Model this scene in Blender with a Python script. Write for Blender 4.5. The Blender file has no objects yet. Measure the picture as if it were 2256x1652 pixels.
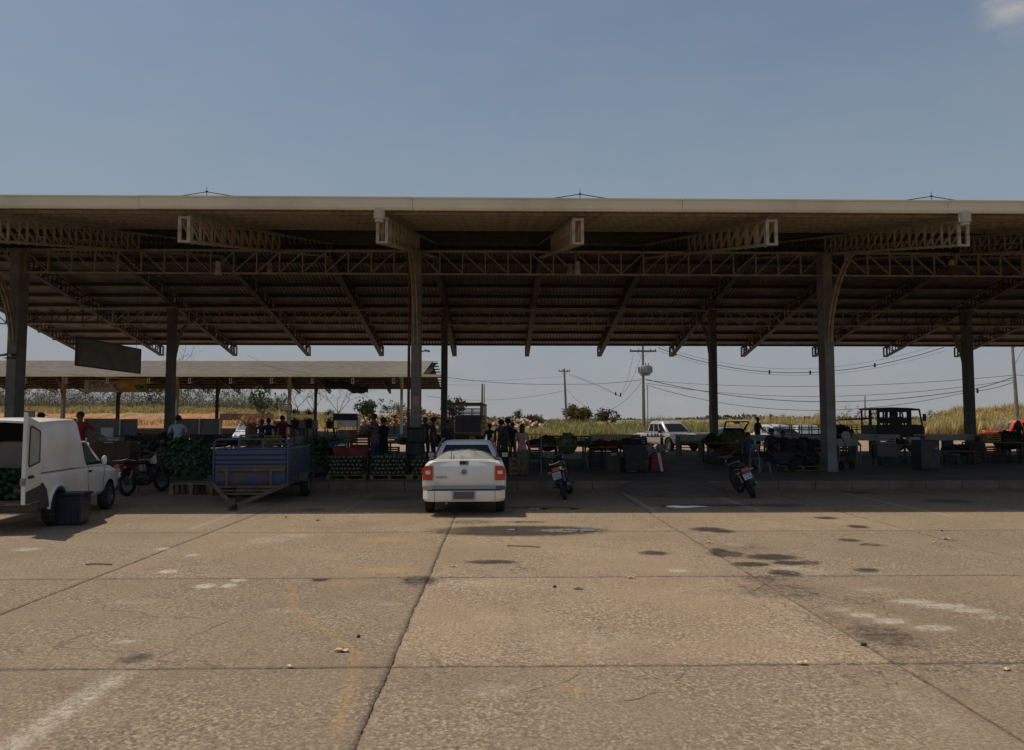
import bpy, bmesh, math, random
import numpy as np
from mathutils import Vector, Matrix, noise
random.seed(7); RNG = np.random.default_rng(7)
SC = bpy.context.scene
COL = SC.collection
R = math.radians
PI = math.pi

# ------------------------------------------------------------ camera, sky, sun
CAM_H = 1.85; PITCH = R(3.5); YAW = math.atan(33/1620)
cam = bpy.data.cameras.new('camera'); camo = bpy.data.objects.new('camera', cam); COL.objects.link(camo)
camo.location = (0, 0, CAM_H); camo.rotation_euler = (PI/2+PITCH, 0, -YAW)
cam.sensor_width = 36; cam.lens = 1620/2256*36; cam.clip_start = .1; cam.clip_end = 5000
SC.camera = camo
SUN_DIR = Vector((.46, -.20, -1.0)).normalized()          # the way the light travels
SUN_EL = math.asin(-SUN_DIR.z)
SUN_AZ = math.atan2(-SUN_DIR.x, -SUN_DIR.y)               # towards the sun, clockwise from +Y
w = bpy.data.worlds.new('World'); SC.world = w; w.use_nodes = True
nt = w.node_tree; nt.nodes.clear()
def N(t, k, **kw):
    n = t.nodes.new(k)
    for a, v in kw.items(): setattr(n, a, v)
    return n
sky = N(nt, 'ShaderNodeTexSky'); sky.sky_type = 'NISHITA'; sky.sun_disc = False
sky.sun_elevation = SUN_EL; sky.sun_rotation = SUN_AZ
sky.altitude = 200; sky.air_density = 1.0; sky.dust_density = 2.6; sky.ozone_density = 1.0
hsv = N(nt, 'ShaderNodeHueSaturation'); hsv.inputs['Saturation'].default_value = .86
tint = N(nt, 'ShaderNodeMix', data_type='RGBA', blend_type='MULTIPLY'); tint.inputs[0].default_value = 1
tint.inputs[7].default_value = (.83, .95, 1.03, 1)
bg = N(nt, 'ShaderNodeBackground'); bg.inputs[1].default_value = .083
out = N(nt, 'ShaderNodeOutputWorld')
# thin clouds: a band of soft grey wisps low over the land and one small bank high on the right
geo = N(nt, 'ShaderNodeTexCoord')
cn = N(nt, 'ShaderNodeTexNoise'); cn.inputs['Scale'].default_value = 7; cn.inputs['Detail'].default_value = 6; cn.inputs['Roughness'].default_value = .62
mp = N(nt, 'ShaderNodeMapping'); mp.inputs['Scale'].default_value = (1, 1, 3.2)
nt.links.new(geo.outputs['Generated'], mp.inputs[0]); nt.links.new(mp.outputs[0], cn.inputs['Vector'])
rp = N(nt, 'ShaderNodeMapRange'); rp.inputs[1].default_value = .52; rp.inputs[2].default_value = .8; rp.interpolation_type = 'SMOOTHSTEP'
nt.links.new(cn.outputs[0], rp.inputs[0])
sep = N(nt, 'ShaderNodeSeparateXYZ'); nt.links.new(geo.outputs['Generated'], sep.inputs[0])
low = N(nt, 'ShaderNodeMapRange'); low.inputs[1].default_value = .24; low.inputs[2].default_value = .04; low.inputs[4].default_value = .32
nt.links.new(sep.outputs[2], low.inputs[0])
def dirv(x, y):
    u, v = (x-1128)/1620, (826-y)/1620
    d = Vector((u, math.cos(PITCH)-v*math.sin(PITCH), math.sin(PITCH)+v*math.cos(PITCH)))
    return (Matrix.Rotation(-YAW, 3, 'Z') @ d).normalized()
def spot(x, y, rad, amt):
    d = N(nt, 'ShaderNodeVectorMath', operation='DISTANCE'); d.inputs[1].default_value = dirv(x, y)
    dn = N(nt, 'ShaderNodeVectorMath', operation='NORMALIZE'); nt.links.new(geo.outputs['Generated'], dn.inputs[0])
    nt.links.new(dn.outputs[0], d.inputs[0])
    m = N(nt, 'ShaderNodeMapRange'); m.interpolation_type = 'SMOOTHSTEP'
    m.inputs[1].default_value = rad; m.inputs[2].default_value = 0; m.inputs[4].default_value = amt
    nt.links.new(d.outputs['Value'], m.inputs[0]); return m.outputs[0]
def mth(op, a, b):
    m = N(nt, 'ShaderNodeMath', operation=op, use_clamp=True)
    for i, q in enumerate((a, b)):
        if isinstance(q, (int, float)): m.inputs[i].default_value = q
        else: nt.links.new(q, m.inputs[i])
    return m.outputs[0]
wide = N(nt, 'ShaderNodeMapRange'); wide.inputs[1].default_value = .35; wide.inputs[2].default_value = .62; nt.links.new(cn.outputs[0], wide.inputs[0])
cl = mth('MULTIPLY', rp.outputs[0], low.outputs[0])
cl = mth('ADD', cl, mth('MULTIPLY', wide.outputs[0], mth('ADD', spot(2250, -6, .05, .95), spot(2205, 18, .035, .5))))
cl = mth('ADD', cl, mth('MULTIPLY', wide.outputs[0], mth('ADD', spot(1137, 255, .012, .35), spot(1345, 345, .018, .15))))
flat = N(nt, 'ShaderNodeMix', data_type='RGBA'); flat.inputs[0].default_value = .36; flat.inputs[7].default_value = (2.35, 3.45, 4.95, 1); nt.links.new(tint.outputs[2], flat.inputs[6])
cl = mth('ADD', cl, mth('MULTIPLY', wide.outputs[0], .07))
# pale dusty air towards the horizon
def zmix(lo, hi, amt, colour, src):
    h = N(nt, 'ShaderNodeMapRange'); h.interpolation_type = 'SMOOTHSTEP'; h.inputs[1].default_value = hi; h.inputs[2].default_value = lo; h.inputs[4].default_value = amt
    nt.links.new(sep.outputs[2], h.inputs[0]); m = N(nt, 'ShaderNodeMix', data_type='RGBA'); m.inputs[7].default_value = (*colour, 1)
    nt.links.new(h.outputs[0], m.inputs[0]); nt.links.new(src, m.inputs[6]); return m.outputs[2]
mc = N(nt, 'ShaderNodeMix', data_type='RGBA'); mc.inputs[7].default_value = (5.6, 5.5, 5.5, 1)
nt.links.new(sky.outputs[0], hsv.inputs['Color']); nt.links.new(hsv.outputs[0], tint.inputs[6])
hazed = zmix(-.02, .20, .93, (4.35, 4.4, 4.5), zmix(.12, .60, .86, (3.75, 4.55, 5.25), zmix(-3, -2.5, 0, (1, 1, 1), flat.outputs[2])))
nt.links.new(cl, mc.inputs[0]); nt.links.new(hazed, mc.inputs[6])
nt.links.new(mc.outputs[2], bg.inputs[0]); nt.links.new(bg.outputs[0], out.inputs[0])
sl = bpy.data.lights.new('sun', 'SUN'); so = bpy.data.objects.new('sun', sl); COL.objects.link(so)
sl.energy = 3.25; sl.angle = R(.5); sl.color = (1, .91, .76)
so.rotation_euler = SUN_DIR.to_track_quat('-Z', 'Y').to_euler(); so.location = (-20, 10, 40)
SC.view_settings.view_transform = 'Standard'; SC.view_settings.look = 'None'
SC.view_settings.exposure = -.15; SC.view_settings.gamma = 1; SC.view_settings.use_curve_mapping = False
SC.cycles.max_bounces = 6; SC.cycles.diffuse_bounces = 4; SC.cycles.glossy_bounces = 2; SC.cycles.transmission_bounces = 3
SC.cycles.caustics_reflective = False; SC.cycles.caustics_refractive = False

# ------------------------------------------------------------ where a picture point lies in the place
def at(x, y, Y):
    d = dirv(x, y); return Vector((0, 0, CAM_H)) + d*(Y/d.y)
def gx(x, Y): return at(x, 925, Y).x
def gnd(x, y, z=0):
    d = dirv(x, y); return Vector((0, 0, CAM_H)) + d*((z-CAM_H)/d.z)

# ------------------------------------------------------------ materials
MATS = {}
def mat(name, c, c2=None, scale=4, rough=.7, metal=0, bump=0, bscale=None, spec=.4, detail=5, sharp=(.35, .65), coat=0, trans=0, world=False, emis=None):
    if name in MATS: return MATS[name]
    m = bpy.data.materials.new(name); m.use_nodes = True; t = m.node_tree; b = t.nodes['Principled BSDF']
    b.inputs['Roughness'].default_value = rough; b.inputs['Metallic'].default_value = metal
    b.inputs['Specular IOR Level'].default_value = spec; b.inputs['Coat Weight'].default_value = coat
    b.inputs['Coat Roughness'].default_value = .06
    b.inputs['Base Color'].default_value = (*c, 1)
    if trans: b.inputs['Transmission Weight'].default_value = trans
    if c2 is not None or bump:
        if world:
            g = N(t, 'ShaderNodeNewGeometry'); src = g.outputs['Position']
        else:
            g = N(t, 'ShaderNodeTexCoord'); src = g.outputs['Object']
    if c2 is not None:
        n = N(t, 'ShaderNodeTexNoise'); n.inputs['Scale'].default_value = scale; n.inputs['Detail'].default_value = detail
        t.links.new(src, n.inputs['Vector'])
        r = N(t, 'ShaderNodeMapRange'); r.inputs[1].default_value, r.inputs[2].default_value = sharp
        t.links.new(n.outputs[0], r.inputs[0])
        mx = N(t, 'ShaderNodeMix', data_type='RGBA'); mx.inputs[6].default_value = (*c, 1); mx.inputs[7].default_value = (*c2, 1)
        t.links.new(r.outputs[0], mx.inputs[0]); t.links.new(mx.outputs[2], b.inputs['Base Color'])
    if bump:
        n = N(t, 'ShaderNodeTexNoise'); n.inputs['Scale'].default_value = bscale or scale*4; n.inputs['Detail'].default_value = 4
        t.links.new(src, n.inputs['Vector'])
        bp = N(t, 'ShaderNodeBump'); bp.inputs['Strength'].default_value = bump; bp.inputs['Distance'].default_value = .02
        t.links.new(n.outputs[0], bp.inputs['Height']); t.links.new(bp.outputs[0], b.inputs['Normal'])
    MATS[name] = m; return m

def attr_mat(name, rough=.8, trans=.0, backlight=0.0):
    """colour comes from the mesh's own colour attribute (leaf and blade colours differ one by one)"""
    m = bpy.data.materials.new(name); m.use_nodes = True; t = m.node_tree; b = t.nodes['Principled BSDF']
    b.inputs['Roughness'].default_value = rough; b.inputs['Specular IOR Level'].default_value = .2
    a = N(t, 'ShaderNodeVertexColor'); a.layer_name = 'tint'
    t.links.new(a.outputs[0], b.inputs['Base Color'])
    if backlight:
        tr = N(t, 'ShaderNodeBsdfTranslucent'); t.links.new(a.outputs[0], tr.inputs[0])
        mx = N(t, 'ShaderNodeMixShader'); mx.inputs[0].default_value = backlight
        t.links.new(b.outputs[0], mx.inputs[1]); t.links.new(tr.outputs[0], mx.inputs[2])
        t.links.new(mx.outputs[0], t.nodes['Material Output'].inputs[0])
    MATS[name] = m; return m

cream = mat('cream_paint', (.50, .45, .34), (.36, .31, .23), 2.5, .55, sharp=(.5, .8))
creamw = mat('cream_weathered', (.40, .34, .25), (.20, .15, .10), 6, .6, sharp=(.42, .78))
steel = mat('steel_and_roof_shade', (.062, .056, .045), (.035, .028, .022), 3, .6, sharp=(.4, .7))  # near black; on the inner roof members it stands in for shade
sheet = mat('roof_sheet_grey', (.40, .36, .33), (.24, .20, .18), 1.3, .6, sharp=(.35, .7), world=True)
sheetfar = mat('roof_sheet_tan', (.33, .285, .22), (.25, .20, .15), 1.0, .7, sharp=(.35, .7), world=True)
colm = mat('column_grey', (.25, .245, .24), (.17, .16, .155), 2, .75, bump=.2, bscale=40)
fasc = mat('fascia_cream', (.74, .67, .49), (.60, .53, .38), 1.1, .5, bump=.05, sharp=(.4, .75))
rust = mat('rust', (.20, .085, .045), (.09, .05, .035), 9, .85, bump=.3)
tyre = mat('tyre_rubber', (.018, .018, .019), (.035, .033, .03), 12, .85)
blackp = mat('black_plastic', (.02, .02, .022), (.035, .034, .033), 8, .55)
darkp = mat('dark_grey_plastic', (.05, .05, .055), (.07, .068, .065), 8, .6)
alloy = mat('alloy_grey', (.32, .32, .32), (.2, .19, .18), 10, .4, .7)
chrome = mat('chrome', (.7, .7, .7), None, 4, .12, 1)
glass = mat('dark_glass', (.012, .014, .016), None, 4, .08, 0, spec=.3)
glassl = mat('pale_glass', (.16, .19, .2), None, 4, .08, 0, spec=.6)
white = mat('white_car_paint', (.80, .79, .75), (.68, .65, .59), 1.6, .32, 0, coat=.5, sharp=(.45, .8))
silver = mat('silver_car_paint', (.60, .59, .56), (.54, .52, .48), 1.5, .3, .15, coat=.6, sharp=(.45, .8))
wood = mat('raw_wood', (.30, .21, .11), (.17, .11, .06), 7, .8, bump=.3)
oldwood = mat('old_wood', (.20, .14, .085), (.10, .07, .045), 6, .85, bump=.3)
conc = mat('counter_concrete', (.46, .46, .42), (.34, .34, .31), 3, .8, bump=.2)
redlens = mat('red_lens', (.45, .035, .015), None, 4, .15, 0, coat=1)
orangelens = mat('orange_lens', (.7, .22, .03), None, 4, .2, 0, coat=1)
clearlens = mat('clear_lens', (.7, .7, .68), None, 4, .1, .3, coat=1)
skinm = mat('skin_brown', (.17, .085, .05), None, 4, .55)
hairm = mat('black_hair', (.012, .01, .009), (.025, .02, .018), 30, .6)

# ------------------------------------------------------------ mesh collecting
class MB:
    def __init__(s): s.v = []; s.f = []; s.m = []; s.mi = 0; s.sm = []; s.smooth = False
    def add(s, vs, fs):
        o = len(s.v); s.v += [tuple(p) for p in vs]
        for f in fs: s.f.append(tuple(i+o for i in f)); s.m.append(s.mi); s.sm.append(s.smooth)
        return s
    def box(s, c, d, rz=0, rx=0, ry=0, taper=1):
        x, y, z = d[0]/2, d[1]/2, d[2]/2
        P = [Vector((a*x*(taper if k > 0 else 1), b*y*(taper if k > 0 else 1), k*z)) for k in (-1, 1) for a, b in ((-1, -1), (1, -1), (1, 1), (-1, 1))]
        if rz or rx or ry:
            from mathutils import Euler
            q = Euler((rx, ry, rz)).to_matrix(); P = [q @ p for p in P]
        c = Vector(c)
        return s.add([p+c for p in P], [(3, 2, 1, 0), (4, 5, 6, 7), (0, 1, 5, 4), (1, 2, 6, 5), (2, 3, 7, 6), (3, 0, 4, 7)])
    def bar(s, p, q, w, h=None, up=(0, 0, 1)):
        p, q = Vector(p), Vector(q); h = h or w; d = (q-p).normalized(); up = Vector(up)
        if abs(d.dot(up)) > .95: up = Vector((0, 1, 0)) if abs(d.y) < .9 else Vector((1, 0, 0))
        a = d.cross(up).normalized()*(w/2); b = a.normalized().cross(d)*(h/2)
        P = [e+i*a+j*b for e in (p, q) for i, j in ((-1, -1), (1, -1), (1, 1), (-1, 1))]
        return s.add(P, [(3, 2, 1, 0), (4, 5, 6, 7), (0, 1, 5, 4), (1, 2, 6, 5), (2, 3, 7, 6), (3, 0, 4, 7)])
    def tube(s, pts, r, n=8, caps=True, closed=False):
        pts = [Vector(p) for p in pts]; k = len(pts); rs = r if isinstance(r, (list, tuple)) else [r]*k
        vs = []; prev = None
        for i, p in enumerate(pts):
            if closed: d = pts[(i+1) % k]-pts[i-1]
            else: d = pts[min(i+1, k-1)]-pts[max(i-1, 0)]
            d = d.normalized() if d.length else Vector((0, 0, 1))
            u = prev if prev is not None else (Vector((0, 0, 1)) if abs(d.z) < .9 else Vector((1, 0, 0)))
            a = (u - d*u.dot(d)).normalized(); prev = a; b = d.cross(a)
            vs += [p+(a*math.cos(2*PI*j/n)+b*math.sin(2*PI*j/n))*rs[i] for j in range(n)]
        fs = []
        for i in range(k if closed else k-1):
            for j in range(n):
                i2 = (i+1) % k; fs.append((i*n+j, i*n+(j+1) % n, i2*n+(j+1) % n, i2*n+j))
        if caps and not closed: fs += [tuple(range(n-1, -1, -1)), tuple((k-1)*n+j for j in range(n))]
        return s.add(vs, fs)
    def cyl(s, p, q, r, n=12, r2=None): return s.tube([p, q], [r, r if r2 is None else r2], n)
    def prism(s, poly, ax, a, b):
        n = len(poly)
        def P(u, v, k): return {'x': (k, u, v), 'y': (u, k, v), 'z': (u, v, k)}[ax]
        vs = [P(u, v, a) for u, v in poly]+[P(u, v, b) for u, v in poly]
        return s.add(vs, [tuple(range(n-1, -1, -1)), tuple(range(n, 2*n))]+[(i, (i+1) % n, n+(i+1) % n, n+i) for i in range(n)])
    def loft(s, rings, caps=True):
        n = len(rings[0]); vs = [p for r in rings for p in r]; fs = []
        for i in range(len(rings)-1):
            for j in range(n): fs.append((i*n+j, i*n+(j+1) % n, (i+1)*n+(j+1) % n, (i+1)*n+j))
        if caps: fs += [tuple(range(n-1, -1, -1)), tuple((len(rings)-1)*n+j for j in range(n))]
        return s.add(vs, fs)
    def ball(s, c, r, nu=8, nv=6, jit=0):
        r = (r, r, r) if isinstance(r, (int, float)) else r
        vs = [(c[0], c[1], c[2]+r[2])]
        for i in range(1, nv):
            t = PI*i/nv
            for j in range(nu):
                a = 2*PI*j/nu; k = 1+random.uniform(-jit, jit)
                vs.append((c[0]+r[0]*math.sin(t)*math.cos(a)*k, c[1]+r[1]*math.sin(t)*math.sin(a)*k, c[2]+r[2]*math.cos(t)*k))
        vs.append((c[0], c[1], c[2]-r[2])); e = len(vs)-1; fs = []
        for j in range(nu):
            fs.append((0, 1+j, 1+(j+1) % nu)); fs.append((e, 1+(nv-2)*nu+(j+1) % nu, 1+(nv-2)*nu+j))
        for i in range(nv-2):
            for j in range(nu): fs.append((1+i*nu+j, 1+(i+1)*nu+j, 1+(i+1)*nu+(j+1) % nu, 1+i*nu+(j+1) % nu))
        return s.add(vs, fs)
    def lathe(s, prof, c=(0, 0, 0), ax='z', n=16, ring=False):
        vs = []
        for r, h in prof:
            for j in range(n):
                a = 2*PI*j/n; x, y = r*math.cos(a), r*math.sin(a)
                vs.append({'z': (c[0]+x, c[1]+y, c[2]+h), 'x': (c[0]+h, c[1]+x, c[2]+y), 'y': (c[0]+y, c[1]+h, c[2]+x)}[ax])
        fs = [(i*n+j, i*n+(j+1) % n, (i+1)*n+(j+1) % n, (i+1)*n+j) for i in range(len(prof)-1) for j in range(n)]
        if ring: q = (len(prof)-1)*n; fs += [(q+j, q+(j+1) % n, (j+1) % n, j) for j in range(n)]
        else: fs += [tuple(range(n-1, -1, -1)), tuple((len(prof)-1)*n+j for j in range(n))]
        return s.add(vs, fs)
    def mesh(s, name, mats, smooth=False, sharp=35):
        me = bpy.data.meshes.new(name); me.from_pydata(s.v, [], s.f)
        for m in (mats if isinstance(mats, (list, tuple)) else [mats]): me.materials.append(m)
        if any(s.m): me.polygons.foreach_set('material_index', s.m)
        if smooth:
            me.shade_smooth()
            try: me.set_sharp_from_angle(angle=R(sharp))
            except Exception: pass
        me.update(); return me
    def build(s, name, mats, parent=None, smooth=False, bevel=0, loc=None, sharp=35, label=None):
        o = bpy.data.objects.new(name, s.mesh(name, mats, smooth, sharp)); COL.objects.link(o)
        if parent is not None: o.parent = parent
        if loc is not None: o.location = loc
        if bevel:
            b = o.modifiers.new('bevel', 'BEVEL'); b.width = bevel; b.segments = 2; b.limit_method = 'ANGLE'; b.angle_limit = R(40)
        if label: o['label'] = label
        return o
def tag(o, label, cat, group=None, kind=None):
    o['label'] = label
    if cat: o['category'] = cat
    if group: o['group'] = group
    if kind: o['kind'] = kind
    return o
def thing(name, label, cat, loc=(0, 0, 0), rz=0, group=None, rx=0, ry=0):
    o = bpy.data.objects.new(name, None); COL.objects.link(o); o.empty_display_size = .1
    o.location = loc; o.rotation_euler = (rx, ry, rz); return tag(o, label, cat, group)
def struct(o): o['kind'] = 'structure'; return o
def tree_copy(o, parent=None):
    c = o.copy(); COL.objects.link(c)
    if parent is not None: c.parent = parent
    for ch in o.children: tree_copy(ch, c)
    return c
def dup(o, loc, rz=0, label=None, group=None, rx=None, scale=None):
    c = tree_copy(o); c.location = loc; c.rotation_euler = (rx if rx is not None else 0, 0, rz)
    if label: c['label'] = label
    if group: c['group'] = group
    if scale: c.scale = scale
    return c
def inst(name, me, parent, loc=(0, 0, 0), rot=None, kind=None):
    o = bpy.data.objects.new(name, me); COL.objects.link(o)
    if parent is not None: o.parent = parent
    o.location = loc
    if rot: o.rotation_euler = rot
    if kind: o['kind'] = kind
    return o
def np_mesh(name, V, F, mats, tint=None, smooth=False):
    """V (n,3), F (m,3 or 4); tint (n,3) becomes the colour attribute"""
    me = bpy.data.meshes.new(name); k = F.shape[1]
    me.vertices.add(len(V)); me.vertices.foreach_set('co', np.asarray(V, np.float32).ravel())
    me.loops.add(F.size); me.loops.foreach_set('vertex_index', F.astype(np.int32).ravel())
    me.polygons.add(len(F)); me.polygons.foreach_set('loop_start', np.arange(0, F.size, k, dtype=np.int32))
    me.update(calc_edges=True)
    for m in (mats if isinstance(mats, (list, tuple)) else [mats]): me.materials.append(m)
    if tint is not None:
        a = me.color_attributes.new('tint', 'FLOAT_COLOR', 'POINT')
        t4 = np.ones((len(V), 4), np.float32); t4[:, :3] = tint; a.data.foreach_set('color', t4.ravel())
    if smooth: me.shade_smooth()
    return me
# ------------------------------------------------------------ ground
def slab_material():
    m = bpy.data.materials.new('aggregate_concrete'); m.use_nodes = True; t = m.node_tree; b = t.nodes['Principled BSDF']
    b.inputs['Specular IOR Level'].default_value = .3
    g = N(t, 'ShaderNodeNewGeometry'); P = g.outputs['Position']
    def noi(s, d=4, r=.55):
        n = N(t, 'ShaderNodeTexNoise'); n.inputs['Scale'].default_value = s; n.inputs['Detail'].default_value = d; n.inputs['Roughness'].default_value = r
        t.links.new(P, n.inputs['Vector']); return n.outputs[0]
    def rng(src, a, bb, lo=0, hi=1):
        r = N(t, 'ShaderNodeMapRange'); r.inputs[1].default_value = a; r.inputs[2].default_value = bb; r.inputs[3].default_value = lo; r.inputs[4].default_value = hi
        t.links.new(src, r.inputs[0]); return r.outputs[0]
    def mix(f, a, bb, bt='MIX'):
        x = N(t, 'ShaderNodeMix', data_type='RGBA', blend_type=bt)
        for i, q in ((0, f), (6, a), (7, bb)):
            if isinstance(q, (int, float)): x.inputs[i].default_value = q
            elif isinstance(q, tuple): x.inputs[i].default_value = (*q, 1)
            else: t.links.new(q, x.inputs[i])
        return x.outputs[2]
    def mm(op, a, bb, clamp=True):
        x = N(t, 'ShaderNodeMath', operation=op, use_clamp=clamp)
        for i, q in enumerate((a, bb)):
            if isinstance(q, (int, float)): x.inputs[i].default_value = q
            else: t.links.new(q, x.inputs[i])
        return x.outputs[0]
    oi = N(t, 'ShaderNodeObjectInfo')
    # webs of fine shrinkage cracks, only in some parts of the paving
    wv = N(t, 'ShaderNodeVectorMath', operation='MULTIPLY_ADD'); nv = N(t, 'ShaderNodeTexNoise'); nv.inputs['Scale'].default_value = 2.2; nv.inputs['Detail'].default_value = 5
    t.links.new(P, nv.inputs['Vector']); t.links.new(nv.outputs['Color'], wv.inputs[0]); wv.inputs[1].default_value = (.75, .75, .75); t.links.new(P, wv.inputs[2])
    vc = N(t, 'ShaderNodeTexVoronoi', feature='DISTANCE_TO_EDGE'); vc.inputs['Scale'].default_value = 1.05; t.links.new(wv.outputs[0], vc.inputs['Vector'])
    webs = mm('MULTIPLY', rng(vc.outputs['Distance'], .012, .003), rng(noi(.42, 2, .5), .50, .60))
    base = mix(rng(noi(.55, 6), .35, .65), (.30, .198, .126), (.43, .298, .195))
    base = mix(rng(noi(2.3, 6, .6), .45, .75, 0, .5), base, (.25, .19, .13))
    base = mix(rng(oi.outputs['Random'], 0, 1, 0, .45), base, (.30, .23, .155))
    # exposed stones: pale and dark grains, worn clear in places
    v = N(t, 'ShaderNodeTexVoronoi'); v.inputs['Scale'].default_value = 44; t.links.new(P, v.inputs['Vector'])
    sepv = N(t, 'ShaderNodeSeparateColor'); t.links.new(v.outputs['Color'], sepv.inputs[0])
    worn = rng(noi(.8, 5, .6), .38, .62, .25, 1)
    pale = mm('MULTIPLY', rng(sepv.outputs[0], .60, .70), worn)
    dark = mm('MULTIPLY', rng(sepv.outputs[1], .70, .78), worn)
    base = mix(mm('MULTIPLY', pale, .78), base, (.54, .43, .30))
    base = mix(mm('MULTIPLY', dark, .66), base, (.10, .078, .058))
    base = mix(rng(noi(38, 4, .7), .42, .60, 0, .72), base, (.16, .12, .085))
    base = mix(rng(noi(120, 3, .7), .5, .7, 0, .35), base, (.12, .09, .065))
    base = mix(1.0, base, (1, 1, 1), 'MULTIPLY'); t.links.new(oi.outputs['Color'], base.node.inputs[7])
    base = mix(mm('MULTIPLY', webs, .6), base, (.07, .05, .036))
    a = N(t, 'ShaderNodeVertexColor'); a.layer_name = 'tint'
    sc = N(t, 'ShaderNodeSeparateColor'); t.links.new(a.outputs[0], sc.inputs[0])
    edge = noi(9, 5, .7); edge2 = noi(16, 8, .85)
    def ch(o, k=.8):
        return rng(mm('ADD', o, mm('MULTIPLY', mm('SUBTRACT', edge, .5, False), k*2.1, False), False), .32, .78)
    gate = lambda o: rng(o, .02, .12)
    stain = mm('MULTIPLY', ch(sc.outputs[0]), gate(sc.outputs[0]))
    paint = mm('MULTIPLY', rng(mm('ADD', mm('MULTIPLY', sc.outputs[1], .62), mm('MULTIPLY', mm('SUBTRACT', edge2, .5, False), 3.2, False), False), .3, .75), gate(sc.outputs[1]))
    base = mix(mm('MULTIPLY', sc.outputs[0], .38), base, (.10, .075, .055)); base = mix(mm('MULTIPLY', sc.outputs[1], .14), base, (.6, .5, .38)); base = mix(mm('MULTIPLY', stain, .85), base, (.038, .028, .021))
    base = mix(mm('MULTIPLY', paint, .6), base, (.66, .60, .50))
    base = mix(mm('MULTIPLY', mm('MULTIPLY', sc.outputs[2], 1.0), .45), base, (.50, .27, .09))
    t.links.new(base, b.inputs['Base Color'])
    t.links.new(rng(stain, 0, 1, .85, .42), b.inputs['Roughness'])
    bp = N(t, 'ShaderNodeBump'); bp.inputs['Strength'].default_value = .55; bp.inputs['Distance'].default_value = .012
    t.links.new(mm('ADD', noi(70, 5, .7), sepv.outputs[0], False), bp.inputs['Height']); t.links.new(bp.outputs[0], b.inputs['Normal'])
    return m
slabm = slab_material()
XJ = [-20.4, -16.4, -12.5, -8.65, -4.72, -.80, 3.05, 6.95, 10.8, 14.7, 18.6, 22.5]
YJ = [-1.3, 2.2, 5.66, 8.8, 12.35, 15.95, 19.72]
# marks on the paving: (x, y, half width, half height in picture units, strength, channel)  0 damp or oil, 1 pale scuffs and paint, 2 clay
MARKS = [(1140, 1169, 185, 11, 1.1, 0), (1160, 1150, 50, 3, .6, 0), (1560, 1166, 38, 5, .9, 0), (1590, 1170, 30, 4, .9, 0), (1820, 1141, 26, 3, .9, 0),
 (1890, 1160, 22, 4, .9, 0), (1872, 1190, 26, 4, .8, 0), (1920, 1200, 30, 4, .6, 0), (1600, 1220, 45, 8, .75, 0), (1585, 1213, 20, 6, .9, 0), (1700, 1227, 60, 7, .9, 0),
 (1655, 1243, 45, 5, .9, 0), (1740, 1240, 40, 5, .9, 0), (1780, 1240, 30, 5, .7, 0), (1730, 1262, 36, 7, .95, 0), (1910, 1256, 30, 5, .8, 0), (1680, 1275, 60, 9, .5, 0),
 (1440, 1218, 34, 5, .8, 0), (1085, 1238, 60, 5, .8, 0), (1070, 1166, 60, 8, .5, 0), (925, 1278, 45, 11, .7, 0), (300, 1450, 40, 12, .65, 0), (705, 1277, 20, 4, .9, 0),
 (1275, 1297, 12, 3, .9, 0), (1720, 1300, 110, 22, .45, 0), (1950, 1400, 80, 30, .55, 0), (1850, 1370, 70, 25, .35, 0), (2010, 1455, 60, 12, .4, 0), (1990, 1420, 30, 10, .5, 0),
 (1180, 1118, 120, 3, .6, 0), (1560, 1113, 140, 3, .7, 0), (870, 1118, 90, 3, .45, 0), (1720, 1113, 60, 4, .7, 0), (2090, 1104, 50, 4, .8, 0), (1890, 1085, 40, 3, .6, 0), (860, 1098, 70, 5, .5, 0),
 (690, 1122, 30, 3, .5, 0), (1040, 1150, 60, 5, .5, 0), (1140, 1400, 24, 120, .22, 0), (1160, 1560, 26, 60, .25, 0), (1000, 1500, 200, 30, .25, 0), (1900, 1480, 200, 20, .25, 0), (350, 1500, 250, 40, .2, 0), (2100, 1290, 120, 20, .22, 0), (1640, 1205, 60, 9, .4, 0),
 (370, 1259, 24, 4, 1, 1), (452, 1291, 22, 5, 1.5, 1), (503, 1290, 16, 4.5, 1.6, 1), (525, 1278, 14, 4, 1.5, 1), (360, 1209, 16, 3, 1, 1), (425, 1223, 14, 3, .9, 1),
 (590, 1190, 50, 10, .5, 1), (655, 1180, 30, 4, .6, 1), (275, 1413, 30, 4, .8, 1), (620, 1345, 40, 5, .5, 1), (860, 1330, 30, 4, .5, 1), (1030, 1285, 60, 8, .45, 1),
 (1495, 1257, 26, 4, .8, 1), (1620, 1200, 30, 4, .6, 1), (1900, 1355, 34, 6, .9, 1), (1960, 1368, 40, 7, .9, 1), (2060, 1383, 60, 8, .8, 1), (1850, 1343, 30, 5, .6, 1),
 (2010, 1325, 50, 6, .9, 1), (2080, 1335, 60, 7, .9, 1), (2140, 1345, 45, 6, .9, 1), (2200, 1360, 50, 6, .6, 1), (1930, 1300, 50, 6, .5, 1), (1780, 1260, 70, 7, .5, 1), (1740, 1252, 40, 5, .7, 1),
 (1090, 1520, 70, 14, .5, 1), (1300, 1410, 140, 26, .3, 1), (60, 1210, 30, 4, .8, 1), (290, 1326, 60, 6, .4, 1), (2030, 1560, 40, 60, .35, 1), (1120, 1370, 90, 14, .3, 1), (1240, 1168, 60, 4, .75, 1),
 (850, 1189, 60, 5, .9, 2), (850, 1256, 60, 5, 1, 2), (760, 1285, 60, 6, .5, 2), (1000, 1168, 30, 5, .4, 2), (1270, 1520, 30, 5, .4, 2)]
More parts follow.
